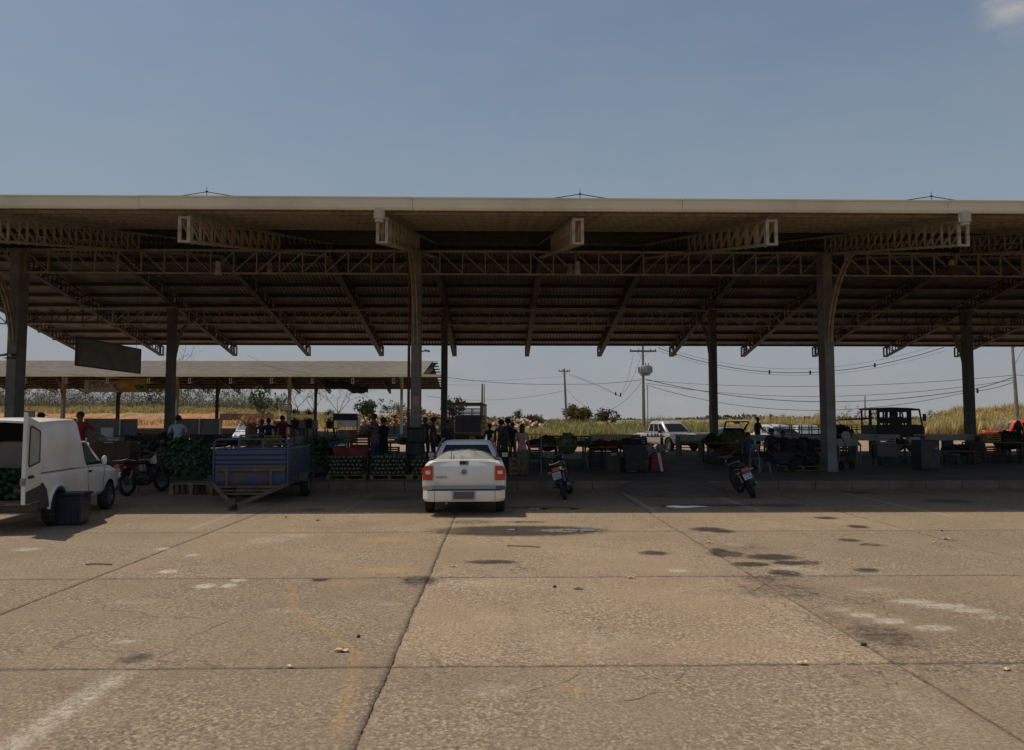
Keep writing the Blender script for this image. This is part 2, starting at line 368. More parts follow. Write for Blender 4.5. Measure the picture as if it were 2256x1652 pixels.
LINES = [(-2.75, 3.2, 5.9, .10, .75), (3.2, 14.6, 19.2, .055, .8), (5.35, 14.6, 19.2, .055, .8), (8.76, 13.8, 19.2, .055, .75), (13.05, 15, 19.3, .055, .7),
         (-5.2, 12.3, 17.5, .06, .6), (-3.1, 14.5, 19, .055, .5), (6.2, 12.4, 15, .05, .35)]
def mark_field(X, Y):
    out = np.zeros((len(X), 3), np.float32)
    for x, y, rx, ry, a, c in MARKS:
        g = gnd(x, y); ry_w = max(.06, ry*g.y*g.y/(1620*CAM_H)); rx_w = rx*g.y/1620
        d = ((X-g.x)/rx_w)**2+((Y-g.y)/ry_w)**2
        out[:, c] = np.maximum(out[:, c], a*np.clip(1.25-d*.75, 0, 1))
    for x, y0, y1, hw, a in LINES:
        d = np.abs(X-x)/hw; e = np.clip(np.minimum(Y-y0, y1-Y)*2, 0, 1)
        out[:, 1] = np.maximum(out[:, 1], a*np.clip(1.6-d, 0, 1)*e)
    # curved clay tyre trail at the left of the long joint
    tx = np.interp(Y, [4.5, 6, 7.4, 8.6], [-.95, -1.1, -2.0, -2.35]); out[:, 2] = np.maximum(out[:, 2], .55*np.clip(1.5-np.abs(X-tx)/.035, 0, 1)*((Y > 4.5) & (Y < 8.6)))
    # damp along the joints
    for xj in XJ: out[:, 0] = np.maximum(out[:, 0], .34*np.clip(1.3-np.abs(X-xj)/.05, 0, 1))
    for yj in YJ: out[:, 0] = np.maximum(out[:, 0], .42*np.clip(1.3-np.abs(Y-yj)/.05, 0, 1))
    return np.clip(out, 0, 1)
mb = MB(); mb.add([(-70, -12, -.035), (70, -12, -.035), (70, 20, -.035), (-70, 20, -.035)], [(0, 1, 2, 3)])
lot = struct(mb.build('parking_lot', mat('joint_dirt', (.06, .048, .036), (.09, .07, .05), 5, .9, world=True)))
lot['label'] = 'worn concrete parking lot in front of the market shed'
for i in range(len(XJ)-1):
    for j in range(len(YJ)-1):
        fine = -13 < XJ[i] < 14 and 2 < YJ[j] < 20
        st = .045 if fine else .5
        g_ = .003
        x0, x1, y0, y1 = XJ[i]+g_, XJ[i+1]-g_, YJ[j]+g_, YJ[j+1]-g_
        nx, ny = max(2, int((x1-x0)/st)), max(2, int((y1-y0)/st))
        gxx, gyy = np.meshgrid(np.linspace(x0, x1, nx), np.linspace(y0, y1, ny)); X = gxx.ravel(); Y = gyy.ravel(); Z = np.zeros_like(X)
        if fine:
            bx = (np.arange(nx*ny) % nx); by = (np.arange(nx*ny)//nx); eb = (bx == 0) | (bx == nx-1) | (by == 0) | (by == ny-1)
            ji = np.where(bx == nx-1, i+1, i); jj = np.where(by == ny-1, j+1, j)
            wob = .009*(np.sin(Y*1.7+ji)+.7*np.sin(Y*5.3+2*ji)+.5*np.sin(Y*13+3*ji)); wob2 = .009*(np.sin(X*1.9+jj)+.7*np.sin(X*6.1+jj)+.5*np.sin(X*15))
            X = X+np.where(bx == nx-1, 1, np.where(bx == 0, 1, 0))*wob*.6+np.where((bx == 0) | (bx == nx-1), RNG.uniform(-.004, .004, len(X)), 0)
            Y = Y+np.where((by == 0) | (by == ny-1), wob2*.6+RNG.uniform(-.006, .006, len(X)), 0)
            Z = np.where(eb, -.006, 0)
        V = np.stack([X, Y, Z], 1)
        idx = np.arange(nx*ny).reshape(ny, nx)
        F = np.stack([idx[:-1, :-1].ravel(), idx[:-1, 1:].ravel(), idx[1:, 1:].ravel(), idx[1:, :-1].ravel()], 1)
        # side skirts down to the joint
        ring = np.concatenate([idx[0, :], idx[1:, -1], idx[-1, -2::-1], idx[-2:0:-1, 0]])
        lowv = V[ring].copy(); lowv[:, 2] = -.033; b0 = len(V); V = np.vstack([V, lowv]); k = len(ring); r2 = np.roll(np.arange(k), -1)
        F = np.vstack([F, np.stack([ring, b0+np.arange(k), b0+r2, ring[r2]], 1)])
        me = np_mesh('concrete_slab', V, F, slabm, mark_field(V[:, 0], V[:, 1]))
        so_ = inst('concrete_slab', me, lot); k_ = {(5, 2): 1.16, (5, 1): 1.03, (4, 2): .97, (4, 3): 1.04, (3, 3): 1.0, (6, 2): .95, (5, 3): 1.13, (5, 4): 1.14, (6, 4): 1.12, (6, 3): 1.03, (7, 4): 1.1, (4, 4): 1.1, (3, 4): 1.06, (2, 3): .98, (4, 1): .96, (7, 1): .93, (6, 1): .95, (7, 2): .96, (3, 2): .95}.get((i, j), 1); so_.color = (k_, k_*.995, k_*.97, 1)
# hairline cracks in the slabs, as thin sunken-looking seams
crackm = mat('crack_dirt', (.055, .042, .03), (.1, .08, .06), 20, .95, world=True)
def crack(pts, wd=.010):
    P = [gnd(*p) for p in pts]; path = []
    for a, b in zip(P[:-1], P[1:]):
        n = max(2, int((b-a).length/.06))
        for k in range(n):
            q = a.lerp(b, k/n); path.append(q+Vector((noise.noise(q*4)*.09+random.uniform(-.008, .008), noise.noise(q*4+Vector((9, 9, 9)))*.06, 0)))
    path.append(P[-1]); mb = MB(); L = []; Rr = []
    for k, q in enumerate(path):
        d = (path[min(k+1, len(path)-1)]-path[max(k-1, 0)]); d.z = 0; d = d.normalized() if d.length else Vector((0, 1, 0)); s = Vector((-d.y, d.x, 0))
        wv = wd*random.uniform(.35, 1.3)*min(1, .2+k/4, .2+(len(path)-1-k)/4)
        L.append(q+s*wv/2); Rr.append(q-s*wv/2)
    for q in L+Rr: q.z = .0035
    n = len(L); mb.add(L+Rr, [(k, k+1, n+k+1, n+k) for k in range(n-1)])
    mb.build('crack', crackm, lot)
for c in [[(1590, 1270), (1632, 1290), (1655, 1306)], [(1655, 1306), (1690, 1285), (1720, 1270)], [(1660, 1270), (1560, 1255), (1500, 1248)], [(1690, 1320), (1760, 1345), (1800, 1372), (1830, 1400)], [(1130, 1530), (1250, 1500), (1290, 1478)], [(1520, 1475), (1490, 1500), (1530, 1525)], [(430, 1400), (520, 1360), (560, 1340)], [(1330, 1550), (1420, 1535), (1500, 1525)], [(1300, 1205), (1420, 1192), (1500, 1187)], [(2000, 1240), (2080, 1255), (2160, 1250)]]: crack(c, .0055)
# water lying in the low spots of the shaded bays
water = mat('standing_water', (.02, .02, .02), None, 1, .04, spec=.7)
def puddle(x0, x1, y, hpx, label, seed):
    a = gnd(x0, y); b = gnd(x1, y); cx, cy = (a.x+b.x)/2, a.y; rx = (b.x-a.x)/2; ry = hpx*cy*cy/(1620*CAM_H)
    rr = random.Random(seed); k = 48; mb = MB(); ph = rr.uniform(0, 6)
    vs = [(cx, cy, .004)]
    for i in range(k):
        t = 2*PI*i/k; q = 1+.22*math.sin(3*t+ph)+.13*math.sin(7*t+2*ph)+rr.uniform(-.05, .05)
        vs.append((cx+rx*math.cos(t)*q, cy+ry*math.sin(t)*q, .004))
    mb.add(vs, [(0, 1+i, 1+(i+1) % k) for i in range(k)])
    o = mb.build('puddle', water); struct(o); o['label'] = label
puddle(1462, 1548, 1116.5, 2.2, 'long thin puddle shining in the shade right of the ramp', 1)
puddle(1174, 1210, 1121, 1.6, 'small puddle in the shade to the right of the pickup', 2)
puddle(1256, 1276, 1121, 1.2, 'tiny puddle behind the leaning motorcycle', 3)
puddle(1115, 1140, 1167, 1.6, 'left sliver of water in the damp patch in the sun', 5)
puddle(1250, 1318, 1168, 2.0, 'right sliver of water in the damp patch in the sun', 6)

# terrain: dirt and scrub round the market, a ploughed clay bank on the left
def soil():
    m = bpy.data.materials.new('clay_and_grass'); m.use_nodes = True; t = m.node_tree; b = t.nodes['Principled BSDF']; b.inputs['Roughness'].default_value = .95
    b.inputs['Specular IOR Level'].default_value = .15
    a = N(t, 'ShaderNodeVertexColor'); a.layer_name = 'tint'; g = N(t, 'ShaderNodeNewGeometry')
    n = N(t, 'ShaderNodeTexNoise'); n.inputs['Scale'].default_value = 1.1; n.inputs['Detail'].default_value = 8; n.inputs['Roughness'].default_value = .7
    mp = N(t, 'ShaderNodeMapping'); mp.inputs['Scale'].default_value = (.6, .3, 1.6); t.links.new(g.outputs['Position'], mp.inputs[0]); t.links.new(mp.outputs[0], n.inputs['Vector'])
    r = N(t, 'ShaderNodeMapRange'); r.inputs[1].default_value = .3; r.inputs[2].default_value = .7; r.inputs[3].default_value = .45; r.inputs[4].default_value = 1.45
    t.links.new(n.outputs[0], r.inputs[0])
    x = N(t, 'ShaderNodeMix', data_type='RGBA', blend_type='MULTIPLY'); x.inputs[0].default_value = 1
    cc = N(t, 'ShaderNodeCombineColor'); [t.links.new(r.outputs[0], cc.inputs[i]) for i in range(3)]
    t.links.new(a.outputs[0], x.inputs[6]); t.links.new(cc.outputs[0], x.inputs[7]); t.links.new(x.outputs[2], b.inputs['Base Color'])
    bp = N(t, 'ShaderNodeBump'); bp.inputs['Strength'].default_value = 1; bp.inputs['Distance'].default_value = .25
    t.links.new(n.outputs[0], bp.inputs['Height']); t.links.new(bp.outputs[0], b.inputs['Normal'])
    return m
soilm = soil()
def sm(a, b, x): t = np.clip((x-a)/(b-a), 0, 1); return t*t*(3-2*t)
def hgt(X, Y):
    X = np.asarray(X, float); Y = np.asarray(Y, float)
    left = sm(-22, -48, X); z = left*(3.4*sm(104, 126, Y)+.6*sm(126, 160, Y))
    z = z+sm(-48, -22, X)*(1-sm(-22, -6, X))*.9*sm(105, 125, Y)
    right = sm(36, 52, X); z = z+right*1.9*sm(66, 84, Y)
    z = z+.07*(np.sin(X*1.3+Y*.6)+np.sin(X*.37-Y*1.1))*sm(104, 112, Y)
    return z-.06-.5*sm(250, 600, Y)
def terr(x0, x1, y0, y1, nx, ny, zoff=0):
    gx_, gy_ = np.meshgrid(np.linspace(x0, x1, nx), np.linspace(y0, y1, ny)); X = gx_.ravel(); Y = gy_.ravel(); Z = hgt(X, Y)+zoff
    n1 = np.array([noise.noise(Vector((x*.06, y*.05, 0))) for x, y in zip(X, Y)])
    clay = np.array([.40, .20, .10]); grass = np.array([.15, .15, .055]); straw = np.array([.30, .235, .12])
    f = np.clip(.5+n1*1.3, 0, 1)[:, None]; col = grass*(1-f)+straw*f
    lc = (sm(-16, -26, X)*sm(72, 80, Y)*(1-sm(121, 125, Y+n1*6)))[:, None]; col = col*(1-lc)+clay*lc
    near = (1-sm(68, 74, Y+n1*3))[:, None]; col = col*(1-near)+np.array([.36, .22, .13])*near
    V = np.stack([X, Y, Z], 1); idx = np.arange(nx*ny).reshape(ny, nx)
    F = np.stack([idx[:-1, :-1].ravel(), idx[:-1, 1:].ravel(), idx[1:, 1:].ravel(), idx[1:, :-1].ravel()], 1)
    return V, F, col
V, F, c = terr(-150, 170, 19, 330, 161, 156); o = inst('terrain', np_mesh('terrain', V, F, soilm, c, True), None); struct(o); o['label'] = 'clay and scrub land behind the market'
V, F, c = terr(-1500, 1500, -300, 2800, 40, 50, -.45); o = inst('ground', np_mesh('ground', V, F, soilm, c, True), None); struct(o); o['label'] = 'flat open country out to the horizon'

# the raised market floor with its kerb and ramp
FLOOR = .21
floorm = mat('market_floor_concrete', (.17, .145, .12), (.10, .085, .07), 1.1, .8, spec=.2, bump=.25, bscale=30, world=True, sharp=(.35, .7))
mb = MB(); mb.box((0, 29.2, FLOOR/2-.05), (140, 18.7, FLOOR+.1))
fl = struct(mb.build('market_floor', floorm)); fl['label'] = 'raised concrete floor under the market roof'
kerbm = mat('kerb_concrete', (.19, .155, .125), (.13, .085, .06), 2.2, .8, bump=.3, world=True, sharp=(.4, .75))
mb = MB(); mb.box((0, 0, 0), (.985, .13, .225)); kme = mb.mesh('kerb_stone', kerbm)
for i in range(-30, 31):
    x = i*1.0+.05
    if 3.4 < x < 5.75: continue
    inst('kerb_stone', kme, fl, (x, 19.782+random.uniform(-.006, .006), .108+random.uniform(-.004, .004)))
mb = MB(); mb.add([(3.55, 19.86, .214), (5.6, 19.86, .214), (5.6, 17.75, .006), (3.5, 17.75, .006), (3.1, 19.4, .006), (6.0, 19.4, .006), (3.55, 19.86, -.03), (5.6, 19.86, -.03)],
    [(3, 2, 1, 0), (0, 4, 3), (1, 2, 5), (0, 6, 4), (1, 5, 7)])
rampo = mb.build('ramp', kerbm); struct(rampo); rampo['label'] = 'low concrete ramp up onto the market floor'
mb = MB(); mb.box((0, 55.5, -.02), (150, 33.5, .04)); yard = struct(mb.build('rear_yard', mat('yard_dirt', (.34, .22, .14), (.27, .19, .13), .6, .9, bump=.3, world=True)))
yard['label'] = 'bare dirt yard between the sheds'

# ------------------------------------------------------------ the open market sheds
def make_shed(label, Y0, cols, cols2, xa, xb, detail, sheetmat, group):
    """Y0 front eave, roof 27.7 m deep; rows of columns 7.2 and 19.7 m in from the eave"""
    root = thing('market_shed', label, 'market shed', ((xa+xb)/2, Y0, 0), group=group); OX = (xa+xb)/2
    YR, YE = 13.85, 28.2; SL = .2; ZS = 6.55
    def zs(y): return ZS+SL*(y if y <= YR else 2*YR-y)
    lx = lambda x: x-OX
    # roof sheets
    me = {}
    for side in (0, 1):
        mb = MB(); pts = []
        for k in range(6):
            b = k*.18; pts += [(b, 0), (b+.085, 0), (b+.10, .065), (b+.165, .065)]
        pts.append((1.10, 0))
        ya, yb = (-.05, YR) if side == 0 else (YR, YE+.05)
        vs = [(x, ya, zs(max(ya, 0) if side == 0 else YR)+z) for x, z in pts]+[(x, yb, zs(min(yb, YE))+z) for x, z in pts]; n = len(pts)
        mb.add(vs, [(i, i+1, n+i+1, n+i) for i in range(n-1)])
        me[side] = mb.mesh('roof_sheet', sheetmat)
    nsh = int((xb-xa)/1.08)
    for i in range(nsh):
        for side in (0, 1): inst('roof_sheet', me[side], root, (lx(xa)+i*1.08, 0, random.uniform(0, .006)))
    mb = MB(); mb.prism([(YR-.28, zs(YR)-.0), (YR, zs(YR)+.07), (YR+.28, zs(YR)-.0), (YR, zs(YR)+.05)], 'x', lx(xa), lx(xb)); mb.build('ridge_cap', sheetmat, root)
    # fascia gutter in lengths with a lapped joint
    fl_ = 6.03; n = int(math.ceil((xb-xa)/fl_)); mb = MB()
    mb.prism([(-.16, 6.57), (-.16, 6.755), (-.185, 6.77), (-.185, 6.80), (-.15, 6.80), (-.07, 6.80), (-.07, 6.52), (-.13, 6.52)], 'x', .004, fl_-.004); fm = mb.mesh('fascia_panel', fasc)
    for i in range(n): inst('fascia_panel', fm, root, (lx(xa)+i*fl_, random.uniform(-.008, .004), random.uniform(-.006, .006)))
    mb = MB(); mb.prism([(YE+.02, 6.36), (YE+.02, 6.56), (YE+.10, 6.56), (YE+.10, 6.36)], 'x', lx(xa), lx(xb)); mb.build('rear_gutter', steel, root)
    # purlins
    ys = [.5+1.0*k for k in range(7)]+[7.6+1.3*k for k in range(5)]+[YR+.6+1.4*k for k in range(10)]
    mb = MB(); mb.box((0, 0, -.035), (xb-xa, .06, .17)); pm = mb.mesh('purlin', steel)
    mb = MB(); mb.box((0, 0, .0), (xb-xa, .05, .062)); pmf = mb.mesh('purlin', creamw)
    for y in ys: inst('purlin', pmf if y < 7.3 else pm, root, (0, y, zs(y)-(.035 if y < 7.3 else .052)))  # front purlins cream, deeper ones coloured dark to imitate shade under the roof
    # cross trusses: every 4.4 m
    D = .54; bay = .68
    mb = MB(); mb.box((-.09, 0, 0), (.05, .035, D-.06)); mb.box((.09, 0, 0), (.05, .035, D-.06)); postm = mb.mesh('web_post', creamw)
    diagm = {}
    for sl in (1, -1):
        mb = MB()
        for x in (-.09, .09): mb.bar((x, -bay/2, D/2-.03-sl*bay/2*SL*0), (x, bay/2, -D/2+.03+sl*bay*SL*0), .045, .03, up=(1, 0, 0))
        diagm[sl] = mb.mesh('web_diagonal', creamw)
    x = cols[1]
    while x-4.4 > xa: x -= 4.4
    xs = []
    while x < xb: xs.append(x); x += 4.4
    zt = lambda y: zs(y)-.19
    for x in xs:
        t = bpy.data.objects.new('roof_truss', None); COL.objects.link(t); t.parent = root; t.location = (lx(x), 0, 0)
        iscol = min(abs(x-c) for c in cols) < .2
        for nm, off in (('top_chord', 0), ('bottom_chord', -D)):
            for (ya, yb) in ((.0, YR), (YR, YE)):
                mb = MB(); mb.bar((0, ya, zt(ya)+off), (0, yb, zt(yb)+off), .26 if nm == 'bottom_chord' else .24, .05); mb.build(nm, creamw if ya < 1 else steel, t)  # rear chords get the darker colour as painted shade
        mb = MB()
        for s in (-.1, .1): mb.box((s, .03, zt(0)-D/2), (.07, .06, D+.04))
        mb.build('end_plate', creamw, t)
        lat = MB(); y = bay
        while y < YE-.2:
            ind = detail and y < 7.1
            yp = y-bay
            if ind:
                inst('web_post', postm, t, (0, y, zt(y)-D/2)); d = inst('web_diagonal', diagm[1], t, (0, y-bay/2, zt(y-bay/2)-D/2))
            else:
                for s in (-.09, .09):
                    lat.box((s, y, zt(y)-D/2), (.05, .035, D-.06))
                    if y-bay < YR < y: continue
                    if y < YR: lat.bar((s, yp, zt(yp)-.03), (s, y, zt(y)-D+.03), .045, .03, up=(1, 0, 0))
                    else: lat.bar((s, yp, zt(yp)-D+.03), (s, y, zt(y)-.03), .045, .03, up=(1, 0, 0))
            y += bay
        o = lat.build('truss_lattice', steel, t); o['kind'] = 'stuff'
        for s in (-.1, .1):
            mb = MB(); mb.box((s, YE-.03, zt(YE)-D/2), (.07, .06, D+.04)); mb.build('rear_end_plate', steel, t)
    # trusses that run along each row of columns
    ZT, ZB = 7.28-.0, 6.54
    H = ZT-ZB; st = .733
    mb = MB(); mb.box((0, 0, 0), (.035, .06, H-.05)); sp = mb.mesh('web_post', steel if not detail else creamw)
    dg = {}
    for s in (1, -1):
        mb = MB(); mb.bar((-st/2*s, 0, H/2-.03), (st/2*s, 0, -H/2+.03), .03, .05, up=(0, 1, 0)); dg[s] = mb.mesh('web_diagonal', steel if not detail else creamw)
    for yc in (7.2, 19.7):
        t = bpy.data.objects.new('side_truss', None); COL.objects.link(t); t.parent = root; t.location = (0, yc, (ZT+ZB)/2-(0 if yc < 10 else .02))
        for nm, z in (('top_chord', H/2), ('bottom_chord', -H/2)):
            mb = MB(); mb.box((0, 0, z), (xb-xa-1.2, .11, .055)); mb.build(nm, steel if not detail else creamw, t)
        lat = MB(); nb = 18
        allc = [cols[1]+13.2*q for q in range(-3, 6)]
        for c0 in allc[:-1]:
            for k in range(nb):
                x = c0+k*st
                if x < xa+.7 or x > xb-.9: continue
                s = 1 if k < nb/2 else -1
                if detail and abs(x) < 19:
                    if k: inst('web_post', sp, t, (lx(x), 0, 0))
                    inst('web_diagonal', dg[s], t, (lx(x)+st/2, .0, 0))
                else:
                    if k: lat.box((lx(x), 0, 0), (.035, .06, H-.05))
                    lat.bar((lx(x)+st/2-st/2*s, 0, H/2-.03), (lx(x)+st/2+st/2*s, 0, -H/2+.03), .03, .05, up=(0, 1, 0))
        if lat.v: o = lat.build('truss_lattice', steel, t); o['kind'] = 'stuff'
    # columns and their curved braces
    mb = MB(); Z = 7.26
    mb.box((0, 0, (Z+FLOOR)/2), (.29, .50, Z-FLOOR)); mb.box((0, 0, FLOOR+.16), (.33, .54, .32)); mb.box((0, 0, Z-.03), (.4, .6, .05))
    cm = mb.mesh('column', colm if detail else cream)
    cm2 = mb.mesh('column', mat('column_dark', (.15, .14, .14), (.10, .095, .09), 2, .75)) if detail else mb.mesh('column', mat('column_dark_brown', (.15, .085, .06), (.10, .06, .045), 2, .75))  # rear row is darker than the front, and brown in the far shed
    def arc(sg):
        mb = MB(); A = []; B = []
        for k in range(10):
            u = k/9; A.append((0, sg*(.28+2.25*(1-math.cos(u*PI/2))**.9), 4.25+2.72*math.sin(u*PI/2)**1.05+.0*u)); B.append((0, sg*(.26+.02+1.75*(1-math.cos(u*PI/2))**1.1), 4.95+2.05*u))
        mb2 = MB()
        for off in (-.055, .055):
            for k in range(9):
                mb2.bar((off, A[k][1], A[k][2]), (off, A[k+1][1], A[k+1][2]), .035, .05, up=(1, 0, 0))
                if k > 0:
                    mb2.bar((off, A[k][1], A[k][2]), (off, B[k][1], B[k][2]), .025, .03, up=(1, 0, 0))
                    mb2.bar((off, A[k][1], A[k][2]), (off, B[k+1][1] if k < 8 else B[k][1], B[min(k+1, 9)][2]), .025, .03, up=(1, 0, 0))
                if k: mb2.bar((off, B[k][1], B[k][2]), (off, B[k+1][1], B[k+1][2]), .03, .035, up=(1, 0, 0))
        for k in range(9): mb2.bar((0, A[k][1], A[k][2]), (0, A[k+1][1], A[k+1][2]), .13, .012, up=(1, 0, 0))
        return mb2.mesh('knee_brace', creamw)
    am = {-1: arc(-1), 1: arc(1)}
    for c in cols:
        inst('column', cm, root, (lx(c), 7.2, 0))
        inst('knee_brace', am[-1], root, (lx(c), 7.2, 0))
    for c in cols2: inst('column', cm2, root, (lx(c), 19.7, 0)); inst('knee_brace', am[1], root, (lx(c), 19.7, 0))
    return root
shed = make_shed('near open market shed with long cream fascia and steel trusses', 16.3, (-15.2, -2.58, 10.65, 23.7), (-15.85, -2.58, 10.65, 23.4), -26, 34, True, sheet, None)
shed2 = make_shed('far open shed on the left with tan roof and slim cream columns', 80.2, (-64.1, -50.9, -37.7, -24.5, -11.3), (-64.1, -50.9, -37.7, -24.5, -11.3), -72, -7.6, False, sheetfar, None)

# things fixed to the near shed
def child(root, mbx, name, m, **k):
    o = mbx.build(name, m, root, **k); o.location = -Vector(root.location); return o
mb = MB(); mb.cyl((-2.80, 23.35, .21), (-2.80, 23.35, 7.2), .045, 12); child(shed, mb, 'downpipe', rust, smooth=True)
for x in (-2.58, 10.65):
    mb = MB(); mb.cyl((x-.05, 16.22, 6.32), (x-.05, 16.22, 6.52), .13, 16); mb.cyl((x-.05, 16.22, 6.25), (x-.05, 16.22, 6.32), .10, 16); child(shed, mb, 'gutter_outlet', cream, smooth=True)
# lightning rods on the ridge, with the cable that joins them
rods = [at(455, 407, 30.1), at(1278, 407, 30.1), at(2053, 425, 30.1)]
for r in rods:
    t = thing('lightning_rod', 'x', 'lightning rod', (r.x, 30.15, 9.25), group='lightning rods along the ridge')
    h = 2.22; mb = MB(); mb.cyl((0, 0, -.05), (0, 0, h), .028, 8, .012); mb.build('mast', steel, t)
    mb = MB(); mb.cyl((-.06, 0, h-.2), (.06, 0, h-.2), .03, 6); mb.ball((0, 0, h-.18), .045, 6, 4); mb.build('clamp', steel, t)
    for s in (-1, 1):
        mb = MB(); mb.tube([(s*k*.72, 0, h-.2-.115*k) for k in range(0, 8)], .019, 5); mb.build('stay_wire', blackp, t)
for o, l in zip([o for o in bpy.data.objects if o.name.startswith('lightning_rod')], ('leftmost lightning rod on the shed ridge, above the left trusses', 'middle lightning rod on the shed ridge', 'rightmost lightning rod on the shed ridge')): o['label'] = l
# high-bay lamps
def lamp(loc, label, wide):
    t = thing('ceiling_lamp', label, 'lamp', loc, group='lamps hung under the market roof')
    mb = MB(); mb.cyl((0, 0, .22), (0, 0, .5), .012, 6); mb.build('hanger', steel, t)
    mb = MB(); mb.lathe([(.03, .22), (.085, .2), (.09, .05), (.075, .02), (.03, .02)], n=14); mb.build('ballast', mat('lamp_grey', (.45, .44, .42), None), t, smooth=True)
    mb = MB()
    if wide: mb.lathe([(.08, .02), (.16, -.05), (.30, -.18), (.37, -.28), (.36, -.28), (.15, -.06), (.06, .0)], n=20); mb.build('reflector', mat('rusty_reflector', (.30, .14, .10), (.2, .12, .09), 5, .5), t, smooth=True)
    else: mb.lathe([(.07, .02), (.10, -.05), (.115, -.18), (.105, -.22), (.02, -.22)], n=16); mb.build('reflector', mat('lamp_pale', (.55, .53, .48), (.42, .39, .33), 6, .5), t, smooth=True)
    return t
a = at(481, 590, 23.35); lamp((a.x, 23.35, a.z), 'small pale lamp hung on the left bay of the front truss', False)
a = at(1272, 590, 23.35); lamp((a.x, 23.35, a.z), 'small pale lamp hung on the middle bay of the front truss', False)
a = at(2097, 590, 23.3); lamp((a.x, 23.3, a.z+.05), 'lamp with wide reddish reflector on the right bay of the front truss', True)
for x, y, l in ((1086+0, 650, ''), (1245, 648, ''), (600, 655, ''), (1650, 648, '')):
    pass
a = at(1253, 645, 30); lamp((a.x, 29.6, 8.0), 'lamp deep under the ridge right of the middle column', False)
a = at(600, 650, 30); lamp((a.x, 29.6, 8.0), 'lamp deep under the ridge left of the middle column', False)
# grey board hung between two columns on the left, seen almost edge on
t = thing('hanging_board', 'large plain grey board hung under the roof on the left', 'sign', (-15.9, 30.5, 4.45))
mb = MB(); mb.box((0, 0, 0), (.05, 4.9, 1.02)); mb.build('panel', mat('grey_board', (.30, .30, .29), (.22, .22, .21), 1.5, .8), t)
mb = MB(); mb.box((0, 0, .53), (.09, 4.96, .05)); mb.box((0, 0, -.53), (.09, 4.96, .05)); mb.box((0, -2.47, 0), (.09, .05, 1.06)); mb.box((0, 2.47, 0), (.09, .05, 1.06)); mb.build('frame', steel, t)
for y in (-2.1, 2.1):
    mb = MB(); mb.cyl((0, y, .55), (0, y, 3.2), .01, 5); mb.build('hanger', steel, t)
# notices and a camera on the middle column
t = thing('poster', 'orange bordered notice pasted on the middle column', 'poster', (-2.56, 23.24, 2.44))
mb = MB(); mb.box((0, 0, 0), (.235, .006, .34)); mb.build('border', mat('poster_orange', (.45, .17, .06), (.5, .3, .2), 8, .7), t)
mb = MB(); mb.box((0, -.006, 0), (.17, .004, .25)); mb.build('sheet', mat('poster_paper', (.42, .36, .30), (.36, .24, .17), 14, .7), t)
t = thing('poster', 'pale grey notice pasted lower on the middle column', 'poster', (-2.56, 23.24, 2.08)); mb = MB(); mb.box((0, 0, 0), (.26, .006, .32)); mb.build('sheet', mat('poster_grey', (.30, .29, .27), (.2, .2, .19), 9, .7), t)
mb = MB(); mb.box((0, -.006, .02), (.10, .003, .03)); mb.build('print', darkp, t)
t = thing('security_camera', 'small camera on a bracket at the right of the middle column', 'camera', (-2.40, 23.3, 4.02))
mb = MB(); mb.cyl((0, 0, 0), (.14, -.04, .02), .02, 6); mb.build('bracket', colm, t)
mb = MB(); mb.bar((.12, -.05, .03), (.26, -.16, -.01), .07, .06); mb.build('housing', mat('camera_grey', (.4, .4, .38), None), t)
t = thing('security_camera', 'camera strapped round the left front column', 'camera', (-15.2, 23.2, 3.9))
mb = MB(); mb.box((0, 0, 0), (.34, .08, .05)); mb.box((0, 0, -.12), (.34, .08, .03)); mb.build('bracket', steel, t)
mb = MB(); mb.bar((.0, -.05, -.02), (.14, -.24, -.06), .08, .07); mb.bar((-.1, -.05, -.02), (-.24, -.2, -.06), .08, .07); mb.build('housing', mat('camera_grey', (.4, .4, .38), None), t)
# ------------------------------------------------------------ vehicles
def cut_body(me_src, mats, cuts, name, parent, smooth=True):
    """cuts: list of MB volumes taken out of the body; returns the finished part"""
    o = bpy.data.objects.new(name, me_src); COL.objects.link(o); tmp = []
    for c in cuts:
        q = bpy.data.objects.new('cutter', c.mesh('cutter', blackp)); COL.objects.link(q); tmp.append(q)
        m = o.modifiers.new('b', 'BOOLEAN'); m.object = q; m.operation = 'DIFFERENCE'; m.solver = 'EXACT'
        try: m.material_mode = 'TRANSFER'
        except Exception: pass
    bpy.context.view_layer.update(); dg = bpy.context.evaluated_depsgraph_get()
    me = bpy.data.meshes.new_from_object(o.evaluated_get(dg)); o.modifiers.clear(); o.data = me; me.name = name
    if blackp.name not in [m.name for m in me.materials if m]: me.materials.append(blackp)
    if smooth: me.shade_smooth(); me.set_sharp_from_angle(angle=R(28))
    for q in tmp: d = q.data; bpy.data.objects.remove(q); bpy.data.meshes.remove(d)
    if parent is not None: o.parent = parent
    return o
def body_rings(st):
    """st: list of (y, [(halfwidth, z) ... from the bottom centre outwards and up to the top centre])"""
    rings = []
    for y, prof in st:
        rg = [(hw, y, z) for hw, z in prof]; rg += [(-hw, y, z) for hw, z in reversed(prof) if hw > 1e-4]
        rings.append(rg)
    return rings
